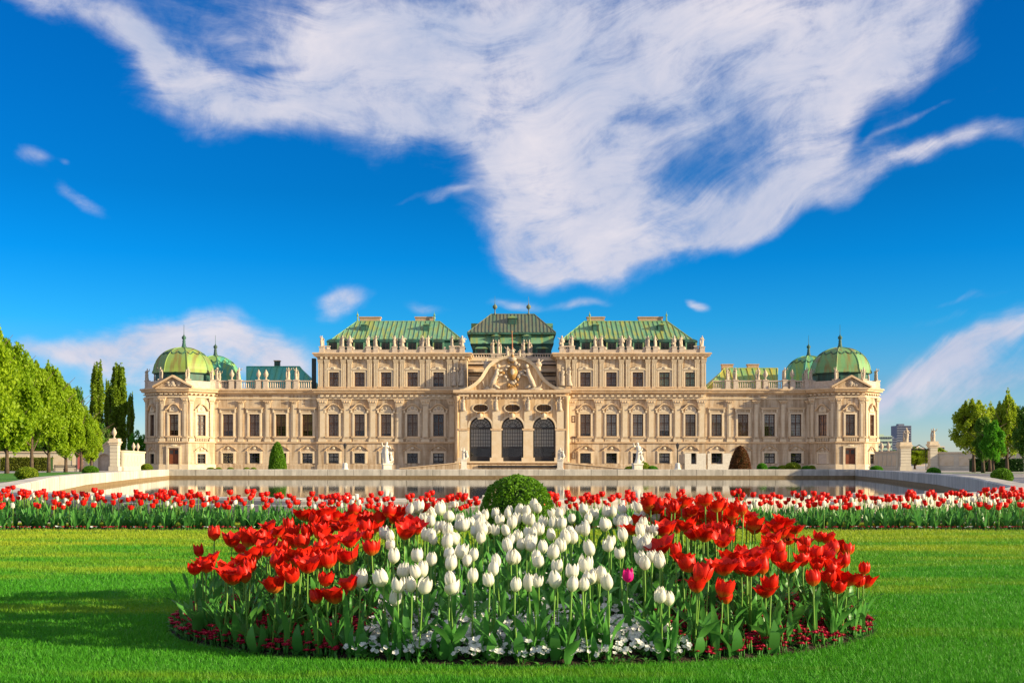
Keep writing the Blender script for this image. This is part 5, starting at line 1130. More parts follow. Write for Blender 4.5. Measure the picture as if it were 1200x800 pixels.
# right group
far_tree('yellow1', 1141, 464, 27, 150, 'broadleaf_tree', 'large yellow green tree nearest the right gate pier')
far_tree('yellow2', 1180, 459, 20, 145, 'broadleaf_tree', 'tall pale yellow green tree behind the small fresh green one')
far_tree('yellow2', 1160, 474, 18, 158, 'broadleaf_tree', 'yellow green tree between the two taller ones on the right')
far_tree('green', 1164, 491, 15, 128, 'young_tree', 'young fresh green tree with a pale slim trunk on the right')
far_tree('dark', 1152, 486, 12, 140, 'broadleaf_tree', 'dark green tree half hidden among the yellow ones on the right')
far_tree('dark', 1206, 473, 20, 132, 'broadleaf_tree', 'dark green tree cut by the right picture edge')
far_tree('yellow1', 1095, 522, 18, 210, 'broadleaf_tree', 'small yellow tree behind the wall between the right gate piers and the avenue')
far_tree('yellow2', 1072, 524, 20, 230, 'broadleaf_tree', 'bright yellow foliage seen through the open right gate')
far_tree('bushyg', 1046, 527, 14, 226, 'broadleaf_tree', 'low green bush behind the garden wall beside the right pavilion')
# the same avenue runs on towards the viewer on the right, out of view; it shades lawn, bed and basin
for i, (X, Y, h, rx, k) in enumerate([(68, 118, 14, 4.6, 'yellow1'), (62, 110, 14, 4.6, 'dark'), (58, 106, 14, 4.8, 'yellow1'), (57, 97, 15, 5, 'dark'), (56, 87, 14, 5, 'yellow2'), (55, 77, 15, 5, 'dark'), (54, 66, 13, 4.4, 'yellow1'),
(40, -5, 10.5, 2.8, 'thin'), (56, -9.5, 12, 3.0, 'thin'), (39, -22, 13.5, 4.8, 'thin')]):
    tree(k, X, Y, h, rx, 'broadleaf_tree', 'avenue tree outside the picture on the right, ' + 'nearest second third fourth fifth sixth seventh eighth ninth tenth eleventh twelfth'.split()[i] + ' from the palace', group='avenue trees beyond the right picture edge')

# --- clipped box
def topiary_meshes(prof, n, leaf, m, seed, core='box_core'):
    rg = np.random.default_rng(seed); o = MB(); o.lathe(0, 0, [(max(r_ - .1, .02), z) for r_, z in prof], M[core], 20)
    zs = np.array([p_[1] for p_ in prof]); rs = np.array([p_[0] for p_ in prof]); seg_ = np.hypot(np.diff(zs), np.diff(rs)) * (rs[1:] + rs[:-1] + .02); cum = np.r_[0, np.cumsum(seg_)] / seg_.sum()
    u = rg.random(n); z = np.interp(u, cum, zs); r_ = np.interp(u, cum, rs); t_ = rg.uniform(0, 2 * np.pi, n)
    lump = 1 + .035 * np.sin(t_ * 5 + z * 7 / zs.max()) + .03 * np.sin(t_ * 9 - z * 13 / zs.max())
    r2 = (r_ * lump - rg.random(n) ** 2 * .12 * rs.max() + leaf * .3); C = np.stack([r2 * np.cos(t_), r2 * np.sin(t_), z + rg.normal(0, leaf * .3, n)], 1)
    V, Fc = leaf_cloud(C, leaf, seed); return fastmesh('foliage', V, Fc, [M[m]]), o.mesh('stem_core', True)
ballp = [(.55, 0), (.85, .18), (1.0, .5), (1.0, .75), (.9, 1.05), (.68, 1.32), (.38, 1.48), (.05, 1.54)]
BALLG = topiary_meshes([(r_ * .78, z) for r_, z in ballp], 5000, .07, 'box', 5); BALLY = topiary_meshes([(r_ * .78, z) for r_, z in ballp], 5000, .07, 'box_yellow', 6); BALLD = topiary_meshes([(r_ * .78, z) for r_, z in ballp], 5000, .07, 'tree_green', 7)
conep = [(1.1, 0), (1.15, .25), (1.1, .7), (.98, 1.5), (.8, 2.3), (.55, 3.0), (.28, 3.45), (.04, 3.6)]
CONEG = topiary_meshes(conep, 12000, .08, 'box', 8); CONEB = topiary_meshes([(r_ * 1.1, z) for r_, z in conep], 12000, .08, 'cone_brown', 9)
bushp = [(.30, 0), (.40, .15), (.44, .4), (.435, .62), (.40, .78), (.32, .92), (.2, 1.01), (.03, 1.05)]
BUSH = topiary_meshes(bushp, 14000, .022, 'box', 10)
def topiary(ms, x, y, w, h, name, label, group=None, W0=.78, H0=1.54):
    t_ = thing(name, label, 'topiary', (x, y, 0), group)
    for nm, me_ in zip(('foliage', 'woody_core'), ms): o_ = link(nm, me_, t_); o_.scale = (w / W0, w / W0, h / H0); o_.rotation_euler.z = random.uniform(0, 6)
    return t_
def ball_px(ms, px, top, base, hw, label, group='clipped box balls round the basin', Y=None):
    Y = Y or CH * F / (base - HZ); X, h = PX(px, top, Y); return topiary(ms, X, Y, hw * Y / F, h, 'box_ball', label, group)
ball_px(BALLY, 31.5, 547, 561.5, 12.5, 'largest golden green box ball at the far left beside the basin')
ball_px(BALLG, 106, 545.5, 556, 9, 'green box ball left of the basin before the gate arch')
ball_px(BALLY, 172, 543, 552, 6.5, 'golden box ball at the foot of the left pavilion corner')
ball_px(BALLY, 329, 542, 551, 6.5, 'small box ball nestling against the green clipped cone', Y=152)
ball_px(BALLD, 893, 542.5, 551, 6, 'small green box ball right of the brown clipped cone', Y=152)
ball_px(BALLD, 1027, 545.5, 552.5, 7, 'dark green box ball beside the right pavilion')
ball_px(BALLD, 1094, 547.5, 558, 8, 'dark green box ball before the right gate pier')
ball_px(BALLG, 1174, 548.5, 566, 12, 'largest box ball on the right, in front of the young green tree')
for px, top, hw, k, lb in ((744, 545, 7, BALLD, 'low green box mound left of the marble statue on the right'), (738, 546, 6, BALLY, 'flat golden box mound leftmost by the right marble statue'), (753, 541, 8, BALLY, 'tall golden box mound directly before the right marble statue'), (764, 545.5, 7, BALLD, 'low box mound touching the right side of the marble statue'),
        (906, 546, 6.5, BALLD, 'low green box mound left of the golden group on the right wing'), (917, 545, 6.5, BALLY, 'low golden box mound in the middle of the group before the right wing'), (929, 541.5, 9, BALLY, 'tallest golden box mound before the right wing'), (945, 545.5, 6, BALLD, 'green box mound right of the tallest golden one'), (951, 545, 5, BALLY, 'small golden box mound next to the right downpipe')):
    ball_px(k, px, top, 551, hw, lb, 'clipped box mounds before the palace', Y=155)
for px, hw in ((247, 5), (256, 4), (270, 4), (289, 4), (297, 3.5)): ball_px(BALLY, px, 547.3, 551, hw, {247: 'broad low golden shrub left of the downpipe', 256: 'low golden shrub right of the left downpipe', 270: 'low golden shrub under the first left wing window', 289: 'low golden shrub left under the second left wing window', 297: 'smallest golden shrub under the second left wing window'}[px], 'low golden shrubs along the left wing', Y=165)
X, _ = PX(325, 0, 152); topiary(CONEG, X, 152, 10.5 * 152 / F, PX(0, 517.5, 152)[1], 'clipped_cone', 'green clipped yew cone before the left wing', None, 1.15, 3.6)
X, _ = PX(867.5, 0, 152); topiary(CONEB, X, 152, 12.8 * 152 / F, PX(0, 522, 152)[1], 'clipped_cone', 'reddish brown clipped yew cone before the right wing', None, 1.265, 3.6)
X, _ = PX(606.5, 0, 13.6); topiary(BUSH, X, 13.6, .44, PX(0, 557, 13.6)[1], 'box_bush', 'round clipped green box bush behind the tulip bed in the centre', None, .44, 1.05)

# --- hedges
def hedge(x0, x1, y0, y1, h, m, label, seed, n=5000, leaf=.14):
    rg = np.random.default_rng(seed); t_ = thing('hedge', label, 'hedge', ((x0 + x1) / 2, (y0 + y1) / 2, 0)); o = MB(); hx, hy = (x1 - x0) / 2, (y1 - y0) / 2
    o.box(-hx + .1, hx - .1, -hy + .1, hy - .1, 0, h - .1, M['box_core']); link('woody_core', o.mesh('woody_core'), t_)
    k = rg.random(n); C = np.stack([rg.uniform(-hx, hx, n), np.where(k < .75, -hy, rg.uniform(-hy, hy, n)), np.where(k < .75, rg.uniform(0, h, n), h)], 1) + rg.normal(0, .05, (n, 3))
    V, Fc = leaf_cloud(C, leaf, seed); link('foliage', fastmesh('foliage', V, Fc, [M[m]]), t_)
Xa, _ = PX(3, 0, 172); Xb, _ = PX(60, 0, 172); hedge(Xa, Xb, 171, 173, PX(0, 536.5, 172)[1], 'hedge_l', 'brownish clipped hedge against the left garden wall behind the avenue trunks', 61)
Xa, _ = PX(1138, 0, 160); Xb, _ = PX(1196, 0, 160); hedge(Xa, Xb, 159, 161, PX(0, 538, 160)[1], 'hedge', 'very dark clipped hedge behind the tree trunks on the right', 62)

# --- garden walls, gates, piers, urns
def wall_thing(pts, h, label, m='garden_wall', cap=.25, panels=3.0):
    (x0, y0), (x1, y1) = pts; t_ = thing('garden_wall', label, 'wall', ((x0 + x1) / 2, (y0 + y1) / 2, 0)); d = Vector((x1 - x0, y1 - y0)); Ls = d.length; d /= Ls
    o = MB(); o.sweep([(x0, y0), (x1, y1)], [(.25, 0), (.25, .5), (.18, .55), (.18, h), (-.18, h), (-.18, 0)], M[m]); link('wall_body', o.mesh('wall_body'), t_, keep=True)
    o = MB(); o.sweep([(x0, y0), (x1, y1)], [(.18, h + .003), (.34, h + .02), (.36, h + cap), (-.36, h + cap), (-.34, h + .02)], M['trim']); link('wall_coping', o.mesh('wall_coping'), t_, keep=True)
    for i in range(int(Ls / panels)):
        c = Vector((x0, y0)) + d * (i + .5) * panels; rz = math.atan2(d.y, d.x); o = MB(); w = panels * .36
        o.box(-w, w, -.24, -.18, .8, h - .45, M['trim']); q = link('wall_panel', o.mesh('wall_panel'), t_, (c.x, c.y, 0), rz, keep=True)
    return t_
def gate_pier(x, y, h, w, label, top='urn', m='garden_wall'):
    t_ = thing('gate_pier', label, 'pier', (x, y, 0)); o = MB(); hw = w / 2
    o.box(-hw - .15, hw + .15, -hw - .15, hw + .15, 0, .7, M[m]); 
    nb = 6
    for i in range(nb): z0_ = .7 + (h - 1.4) * i / nb; o.box(-hw, hw, -hw, hw, z0_ + .03, z0_ + (h - 1.4) / nb - .03, M[m])
    o.box(-hw + .06, hw - .06, -hw + .06, hw - .06, .7, h - .7, M[m]); link('pier_shaft', o.mesh('pier_shaft'), t_)
    o = MB(); o.box(-hw - .1, hw + .1, -hw - .1, hw + .1, h - .7, h - .4, M['trim']); o.box(-hw - .24, hw + .24, -hw - .24, hw + .24, h - .4, h - .15, M['trim']); o.box(-hw - .1, hw + .1, -hw - .1, hw + .1, h - .15, h + .3, M['trim']); link('pier_capital', o.mesh('pier_capital'), t_)
    return t_
URN = VASE
def top_piece(kind, x, y, z, s_, label, cat, group=None, name=None, m='marble'):
    if kind == 'urn': o = link(name or 'stone_urn', URN, loc=(x, y, z))
    else: o = link(name or 'stone_statue', kind, loc=(x, y, z))
    o.scale = (s_, s_, s_); return tag(o, label, cat, group)
YW = 176.0
def wp(px): return PX(px, 0, YW)[0]
wall_thing([(wp(-8), YW), (wp(110), YW)], PX(0, 530.5, YW)[1], 'long pale garden wall behind the left avenue of limes')
wall_thing([(wp(143.5), YW), (PX(168.5, 0, YW + 20)[0], YW + 20)], 2.95, 'short sunny garden wall between the left gate pier and the palace')
o = MB(); xa, xb = wp(91.8), wp(97.5); o.box(xa, xb, YW - .32, YW - .26, .3, PX(0, 531, YW)[1], M['redbanner']); 
bnr = link('red_wall_panel', o.mesh('red_wall_panel')); tag(bnr, 'faded red upright panel on the left garden wall', 'panel')
# arch gate: curved wall top with opening
t_ = thing('arched_gate', 'pale stone gate arch with a scrolled shoulder left of the urn topped pier', 'gate', (wp(122), YW, 0)); o = MB()
s_w = YW / F
gp = [(111, 549), (111, 533), (113.5, 529), (117.5, 525.5), (123, 522), (128, 518), (131, 516), (131, 549)]
op = [(116, 549), (116, 535), (119, 531), (123.5, 529.8), (128, 531.5), (129.5, 535), (129.5, 549)]
def wz(py): return max(0, CH + (HZ - py) * s_w)
o.box(wp(111), wp(116), YW - .4, YW + .4, 0, wz(536), M['garden_wall']); o.box(wp(129.5), wp(131), YW - .4, YW + .4, 0, wz(535), M['garden_wall'])
ar = [(116, 536), (119, 532.2), (123, 531.2), (127, 532.2), (129.5, 535)]; tp = [(111, 532), (114, 528.5), (120, 524), (127, 518.5), (131, 515.5)]
for i in range(4):
    q = [(wp(ar[i][0]), wz(ar[i][1])), (wp(ar[i + 1][0]), wz(ar[i + 1][1])), (wp(tp[i + 1][0]), wz(tp[i + 1][1])), (wp(tp[i][0]), wz(tp[i][1]))]; o.prism(q, YW - .4, YW + .4, M['garden_wall'])
    q2 = [(wp(tp[i][0]), wz(tp[i][1])), (wp(tp[i + 1][0]), wz(tp[i + 1][1])), (wp(tp[i + 1][0]), wz(tp[i + 1][1] - 1.6)), (wp(tp[i][0]), wz(tp[i][1] - 1.6))]; o.prism(q2, YW - .6, YW + .6, M['trim'])
o.add([(wp(111), YW - .4, wz(536)), (wp(116), YW - .4, wz(536)), (wp(111), YW - .4, wz(532))], [(0, 1, 2)], M['garden_wall'])
link('arch_wall', o.mesh('arch_wall'), t_, keep=True)
o = MB(); o.box(wp(116), wp(129.5), YW + .1, YW + .2, 0, wz(531), M['balu']); link('gate_leaf', o.mesh('gate_leaf'), t_, keep=True)
gate_pier(wp(137.5), YW - 1, wz(516), 9 * s_w, 'sunlit rusticated gate pier left of the palace carrying a stone urn'); top_piece('urn', wp(136.5), YW - 1, wz(516) + .3, .85, 'stone urn on the rusticated gate pier left of the palace', 'urn')
for px, lb in ((156.5, 'left one of the twin stone urns on the wall beside the left pavilion'), (161.5, 'right one of the twin stone urns on the wall beside the left pavilion')): Y = YW + 20 * (px - 143.5) / 24.5; top_piece('urn', PX(px, 0, Y)[0], Y, 3.2, .72, lb, 'urn', 'twin urns on the left wall')
# right side
YR2 = 185.0
def wr(px, Y=YR2): return PX(px, 0, Y)[0]
def rz_(py, Y=YR2): return max(0, CH + (HZ - py) * Y / F)
wall_thing([(wr(1026, 200), 200), (wr(1052), YR2)], 3.0, 'low shaded garden wall joining the right pavilion to the gate')
o_ = gate_pier(wr(1059.5), YR2, rz_(520), 12 * YR2 / F, 'broad gate pier with one sunlit flank near the right pavilion'); gate_pier(wr(1093), YR2, rz_(519), 8.5 * YR2 / F, 'tall shaded gate pier with a statue, right of the open gate')
top_piece(FIG[1], wr(1062), YR2, rz_(520) + .3, 1.0, 'stone figure on the broad pier left of the open gate', 'statue', name='stone_statue'); top_piece(FIG[3], wr(1094), YR2, rz_(519) + .3, .9, 'dark stone figure on the tall pier right of the open gate', 'statue', name='stone_statue')
for px, lb in ((1033, 'left one of the two urns on the wall next to the right pavilion'), (1041, 'right one of the two urns on the wall next to the right pavilion')): Y = 200 - 15 * (px - 1026) / 26; top_piece('urn', PX(px, 0, Y)[0], Y, 3.25, .8, lb, 'urn', 'twin urns on the right wall')
wall_thing([(wr(1098), YR2), (wr(1240), YR2 - 10)], 2.8, 'long pale garden wall behind the trees on the right')
t_ = thing('iron_gate', 'open dark iron garden gate between the two right piers', 'gate', (wr(1077), YR2, 0))
o = MB(); xa, xb = wr(1085), wr(1089)
for i in range(9): x = xa + (xb - xa) * i / 8; o.tube([(x, YR2 + i * .2, .1), (x, YR2 + i * .2, 3.6)], [.03, .03], M['iron'], 5)
for z in (.2, 1.8, 3.4): o.tube([(xa, YR2, z), (xb, YR2 + 1.6, z)], [.04, .04], M['iron'], 5)
link('gate_leaf', o.mesh('gate_leaf'), t_, keep=True)
o = MB(); o.tube([(wr(1066), YR2, rz_(526.5)), (wr(1089), YR2, rz_(526.5))], [.12, .12], M['iron'], 5); o.tube([(wr(1068), YR2, rz_(526.5)), (wr(1077), YR2, rz_(521)), (wr(1086), YR2, rz_(526.5))], [.06, .08, .06], M['iron'], 5); link('overthrow', o.mesh('overthrow'), t_, keep=True)
# bench and rail by the left wall
for px, lb in ((70, 'dark park bench left of the lime trunk by the garden wall'), (82, 'dark park bench right of the lime trunk by the garden wall')):
    X = PX(px, 0, 160)[0]; t_ = thing('park_bench', lb, 'bench', (X, 160, 0), 'benches along the left garden wall')
    o = MB(); 
    for k in range(3): o.box(-.9, .9, -.25 + k * .17, -.12 + k * .17, .42, .46, M['iron'])
    link('seat', o.mesh('seat'), t_); o = MB(); 
    for k in range(2): o.box(-.9, .9, .27, .31, .6 + k * .2, .72 + k * .2, M['iron'])
    link('backrest', o.mesh('backrest'), t_)
    for sx in (-1, 1): o = MB(); o.box(sx * .8 - .04, sx * .8 + .04, -.25, -.19, 0, .42, M['iron']); o.box(sx * .8 - .04, sx * .8 + .04, .24, .3, 0, 1.0, M['iron']); link('leg', o.mesh('leg'), t_)
# marble sculptures and lamp posts on the forecourt
def sculpture(px, top, label, seed, Y=150.0, w=1.15, hp=1.2):
    X, z = PX(px, top, Y); t_ = thing('marble_statue', label, 'statue', (X, Y, 0), rz=random.uniform(-.4, .4)); o = MB()
    o.box(-w / 2 - .12, w / 2 + .12, -w / 2 - .12, w / 2 + .12, 0, .3, M['marble']); o.box(-w / 2, w / 2, -w / 2, w / 2, .3, hp - .2, M['marble']); o.box(-w / 2 - .1, w / 2 + .1, -w / 2 - .1, w / 2 + .1, hp - .2, hp, M['marble']); link('pedestal', o.mesh('pedestal'), t_)
    f_ = link('figure', figure(seed, z - hp, 'marble'), t_, (0, 0, hp)); f_.scale = (1.15, 1.1, 1); 
    o = MB(); o.tube([(.35, .1, 0), (.6, 0, .5), (.5, -.1, 1.1)], [.35, .3, .15], M['marble'], 7); o.ball((.45, -.15, 1.3), .2, M['marble'], 7, 5); link('child_figure', o.mesh('child_figure', True), t_, (0, 0, hp)); return t_
sculpture(453.5, 517.5, 'pale marble figure group on a pedestal before the left block', 21); sculpture(747, 518, 'pale marble figure on a pedestal among golden box mounds', 23)
sculpture(543.5, 524.5, 'marble sphinx like figure on a pedestal left of the arched portico', 25, 198, 1.0, 1.9); sculpture(656.5, 524.5, 'marble figure on a pedestal right of the arched portico', 26, 198, 1.0, 1.9)
def lamp_post(px, label, Y=170.0):
    X, z = PX(px, 519.5, Y); t_ = thing('lamp_post', label, 'street lamp', (X, Y, 0), 'old lamp posts before the palace'); o = MB(); o.lathe(0, 0, [(.55, 0), (.55, .3), (.4, .5), (.38, 1.1), (.25, 1.25)], M['marble'], 8); link('stone_base', o.mesh('stone_base'), t_)
    o = MB(); o.tube([(0, 0, 1.25), (0, 0, z - .8)], [.1, .07], M['iron'], 6); link('post', o.mesh('post'), t_); o = MB(); o.lathe(0, 0, [(.12, z - .8), (.26, z - .25), (.3, z - .22), (.1, z), (.03, z + .15)], M['iron'], 6); link('lantern', o.mesh('lantern'), t_)
lamp_post(404.3, 'black lamp post with a stone foot left of the left marble group'); lamp_post(794, 'black lamp post with a stone foot before the right block')
# sunlit patch of ground-floor wall on the right, put in as pale panels
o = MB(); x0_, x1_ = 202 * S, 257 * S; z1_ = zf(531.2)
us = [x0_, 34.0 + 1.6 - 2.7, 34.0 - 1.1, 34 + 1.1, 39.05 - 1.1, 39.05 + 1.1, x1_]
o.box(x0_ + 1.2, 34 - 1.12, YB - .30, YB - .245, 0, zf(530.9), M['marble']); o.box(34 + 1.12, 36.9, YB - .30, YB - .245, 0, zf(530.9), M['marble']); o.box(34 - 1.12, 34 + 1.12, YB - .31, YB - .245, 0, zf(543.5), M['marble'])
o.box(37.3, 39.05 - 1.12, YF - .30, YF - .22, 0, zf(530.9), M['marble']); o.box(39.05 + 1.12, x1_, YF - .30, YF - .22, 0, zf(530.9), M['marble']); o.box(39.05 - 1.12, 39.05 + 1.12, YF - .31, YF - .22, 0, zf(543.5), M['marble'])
part('sunlit_wall_patch', o)
# --- far city and hill
def far_building(px0, px1, top, Y, depth, m, label, rows, cols, name='apartment_tower'):
    xa, xb = PX(px0, 0, Y)[0], PX(px1, 0, Y)[0]; h = PX(0, top, Y)[1]; t_ = thing(name, label, 'building', ((xa + xb) / 2, Y, 0)); o = MB(); o.box(xa, xb, Y, Y + depth, 0, h, M[m]); link('wall', o.mesh('wall'), t_, keep=True)
    o = MB(); o.box(xa + (xb - xa) * .2, xb - (xb - xa) * .4, Y + 3, Y + depth * .6, h, h + Y * 2.2 / F, M[m]); link('roof_plant', o.mesh('roof_plant'), t_, keep=True)
    o = MB()
    for i in range(rows):
        z = h * (i + .35) / rows
        for j in range(cols): x = xa + (xb - xa) * (j + .2) / cols; o.box(x, x + (xb - xa) * .6 / cols, Y - .25, Y - .02, z, z + h / rows * .4, M['tower_win'])
    stuff(link('window', o.mesh('window'), t_, keep=True)); return t_
far_building(1051, 1068, 498.5, 900, 14, 'tower', 'tall grey blue high rise in the distance right of the palace', 16, 6); far_building(1046, 1051.5, 513.5, 880, 14, 'tower', 'lower grey block attached left of the distant high rise', 10, 3)
far_building(1029, 1045.5, 510.5, 420, 16, 'paleb', 'pale glass fronted building just behind the right pavilion', 7, 6, 'office_building'); far_building(1100, 1107, 522.5, 600, 14, 'garden_wall', 'small cream house behind the right garden wall', 4, 3, 'town_house')
far_building(1074, 1084, 524.5, 500, 12, 'balu', 'small distant house seen above the right gate', 3, 3, 'town_house')
vs = []; n_ = 60; fs = []
for i in range(n_ + 1):
    x = -5200 + 10400 * i / n_; h = 60 + 25 * math.sin(i * .55) + 18 * math.sin(i * 1.31) + (40 if x < -1200 else 0) - (35 if x > 900 else 0)
    vs += [(x, 5400, -5), (x, 5900, h), (x, 6800, -5)]
fs = [(3 * i, 3 * i + 3, 3 * i + 4, 3 * i + 1) for i in range(n_)] + [(3 * i + 1, 3 * i + 4, 3 * i + 5, 3 * i + 2) for i in range(n_)]
mm_ = MB(); mm_.add(vs, fs, M['hill']); structure('hills', mm_.mesh('hills', True))
# ------------------------------------------------------------------ tulips
def petal_grid(th0, wmax, rp, zp_, H, Rr, flare=0, nu=5, nv=7, seed=0, curl=.0):
    """one petal; rp: radius profile over v"""
    rnd = random.Random(seed); vs = []
    for j in range(nv):
        v = j / (nv - 1); w = wmax * (math.sin(math.pi * min(1, v * .82 + .12)) ** .6 if v < 1 else .12)
        r_ = np.interp(v, [q[0] for q in rp], [q[1] for q in rp]) * Rr
        for i in range(nu):
            u = -1 + 2 * i / (nu - 1); t_ = th0 + u * w; rr = r_ * (1 - .10 * u * u) + curl * Rr * abs(u) ** 3 * v; dz = -.07 * H * u * u * (v ** 3) + .012 * math.sin(u * 4 + seed) * H
            vs.append((rr * math.cos(t_), rr * math.sin(t_), v * H + dz))
    fs = [(j * nu + i, j * nu + i + 1, (j + 1) * nu + i + 1, (j + 1) * nu + i) for j in range(nv - 1) for i in range(nu - 1)]
    return vs, fs
def bloom(kind, seed):
    rnd = random.Random(seed); o = MB()
    if kind == 'white': H, Rr, m = .112, .040, 'bloom_white'; prof = [(0, .15), (.12, .7), (.35, 1.0), (.6, 1.02), (.85, .72), (1, .38)]
    elif kind == 'pink': H, Rr, m = .10, .042, 'pink'; prof = [(0, .15), (.15, .75), (.4, 1.0), (.7, .9), (1, .8)]
    elif kind == 'red0': H, Rr, m = .104, .044, 'bloom_red'; prof = [(0, .15), (.12, .7), (.35, 1.0), (.7, .98), (1, .72)]
    elif kind == 'red1': H, Rr, m = .100, .052, 'bloom_red'; prof = [(0, .15), (.15, .7), (.4, 1.0), (.75, 1.08), (1, 1.05)]
    elif kind == 'red2': H, Rr, m = .095, .056, 'bloom_red'; prof = [(0, .15), (.15, .65), (.4, .95), (.7, 1.15), (1, 1.42)]
    elif kind == 'red3': H, Rr, m = .088, .060, 'bloom_red'; prof = [(0, .15), (.15, .6), (.4, 1.0), (.7, 1.3), (.9, 1.5), (1, 1.75)]
    elif kind == 'white2': H, Rr, m = .105, .044, 'bloom_white'; prof = [(0, .15), (.12, .75), (.35, 1.0), (.7, 1.0), (1, .75)]
    else: H, Rr, m = .06, .03, 'bloom_white'; prof = [(0, .2), (.3, 1), (1, .5)]
    for k in range(9 if kind == 'red3' else 6):
        outer = k % 2 == 0; rr = Rr * (1.0 if outer else .9) * rnd.uniform(.94, 1.06); hh_ = H * rnd.uniform(.92, 1.04)
        p2 = [(v, r_ + (rnd.uniform(-.10, .16) if kind.startswith('red') and v > .9 else rnd.uniform(-.03, .03))) for v, r_ in prof]
        vs, fs = petal_grid(k * (math.pi / 3 if kind != 'red3' else 2 * math.pi / 9) + rnd.uniform(-.12, .12), .72 if outer else .62, p2, None, hh_, rr, seed=seed * 7 + k, curl=.12 if kind in ('red2', 'red3') else .03); o.add(vs, fs, M[m])
    if kind.startswith('red'):
        for k in range(5): a_ = k * 1.26; o.tube([(0, 0, .01), (math.cos(a_) * .012, math.sin(a_) * .012, .05)], [.003, .003], M['soil'], 4)
    return o.mesh('bloom', True)
BL = {'red': [bloom('red0', 1), bloom('red1', 2), bloom('red1', 3), bloom('red2', 4), bloom('red2', 5), bloom('red0', 6), bloom('red3', 7), bloom('red3', 8), bloom('red2', 9)], 'white': [bloom('white', s_) for s_ in (11, 12, 13, 14)] + [bloom('white2', 15), bloom('white2', 16)], 'pink': [bloom('pink', 21)]}
def leaf_mesh(seed, Lh, W, lean, twist):
    rnd = random.Random(seed); vs = []; n_ = 8
    for j in range(n_):
        v = j / (n_ - 1); w = W * (math.sin(math.pi * min(1, (v * .86 + .14))) ** .75 if v < 1 else .02); w = W * .45 if j == 0 else w
        out_ = lean * v ** 1.8 * Lh; z = Lh * (v - .30 * lean * v ** 3); a_ = twist * v; wav = .012 * math.sin(v * 9 + seed)
        for i, u in enumerate((-1, -.5, 0, .5, 1)):
            fold = .35 * abs(u) * w; vs.append((.008 + out_ - (fold if v < .8 else fold * .3) * .6 + wav * u * (v > .3), u * w * math.cos(a_), z + u * w * math.sin(a_) * .8))
    fs = [(j * 5 + i, j * 5 + i + 1, j * 5 + 6 + i, j * 5 + 5 + i) for j in range(n_ - 1) for i in range(4)]
    o = MB(); o.add(vs, fs, M['leaf']); return o.mesh('leaf', True)
LM = [leaf_mesh(1, .33, .025, .35, .3), leaf_mesh(2, .28, .030, .6, -.5), leaf_mesh(3, .37, .021, .22, .6), leaf_mesh(4, .24, .033, .8, .2), leaf_mesh(5, .32, .024, .45, 1.2)]
def stem_mesh(seed, H):
    rnd = random.Random(seed); bx_, by_ = rnd.uniform(-.03, .03), rnd.uniform(-.03, .03); o = MB(); o.tube([(0, 0, -.02), (bx_ * .6, by_ * .6, H * .35), (bx_, by_, H * .7), (bx_, by_, H)], [.0062, .0056, .005, .0055], M['stem'], 6); return o.mesh('stem', True), (bx_, by_, H)
SM = [stem_mesh(s_, .40) for s_ in range(6)]
def tulip(x, y, kind, hh, label, group, name='tulip', scale=1.0):
    """hh: height of the flower's foot above the soil"""
    z0 = mound(x, y) + .02; t_ = thing(name, label, 'tulip', (x, y, z0), group); t_.rotation_euler = (random.uniform(-.06, .06), random.uniform(-.06, .06), random.uniform(0, 6.28))
    sm_, tip = random.choice(SM); k = hh / .40; s_ = link('stem', sm_, t_); s_.scale = (1, 1, k)
    b_2 = link('bloom', random.choice(BL[kind]), t_, (tip[0], tip[1], hh)); q = scale * random.uniform(.78, 1.06); b_2.scale = (q, q, q * random.uniform(.92, 1.08)); b_2.rotation_euler = (random.gauss(0, .16), random.gauss(0, .16), random.uniform(0, 6.28))
    a0 = random.uniform(0, 6.28)
    for i in range(random.choice((2, 3, 3, 4))):
        l_ = link('leaf', random.choice(LM), t_, rz=a0 + i * 2.2 + random.uniform(-.4, .4)); q = random.uniform(.8, 1.15); l_.scale = (q, q, q * random.uniform(.9, 1.15)); l_.rotation_euler.x = random.uniform(-.1, .1)
    return t_
def ground_for(px, py, hh):
    """walk outwards along the sight line through (px, py) until a flower of foot height hh would stand there"""
    best = None
    for i in range(240):
        Y = 6.45 + i * .018; X, z = PX(px, py, Y)
        if bedr(X, Y) > .97: continue
        d_ = abs(mound(X, Y) + .02 + hh + .055 - z)
        if best is None or d_ < best[0]: best = (d_, X, Y)
    return best
R1 = "180,190 120,258 112,325 190,283 245,218 270,245 295,295 212,345 270,362 318,358 313,185 318,215 370,215 405,155 430,180 365,270 430,300 450,335 412,397 455,235 465,265 500,180 560,180 555,225 525,285 565,318 612,295 605,450 660,450 545,115 615,110 675,115 730,130 660,180 665,220 630,185 745,215 750,175 800,120 830,160 780,120 870,100 920,95 830,245 960,90 990,165 1015,80 770,150 700,150 590,150 520,110 480,155 640,140 850,130 905,130 945,100 400,235 340,200 500,220"
W1 = "865,185 905,195 885,225 920,280 760,380 950,335 930,390 970,395 1025,335 890,448 965,130 1000,110 1025,130 1020,190"
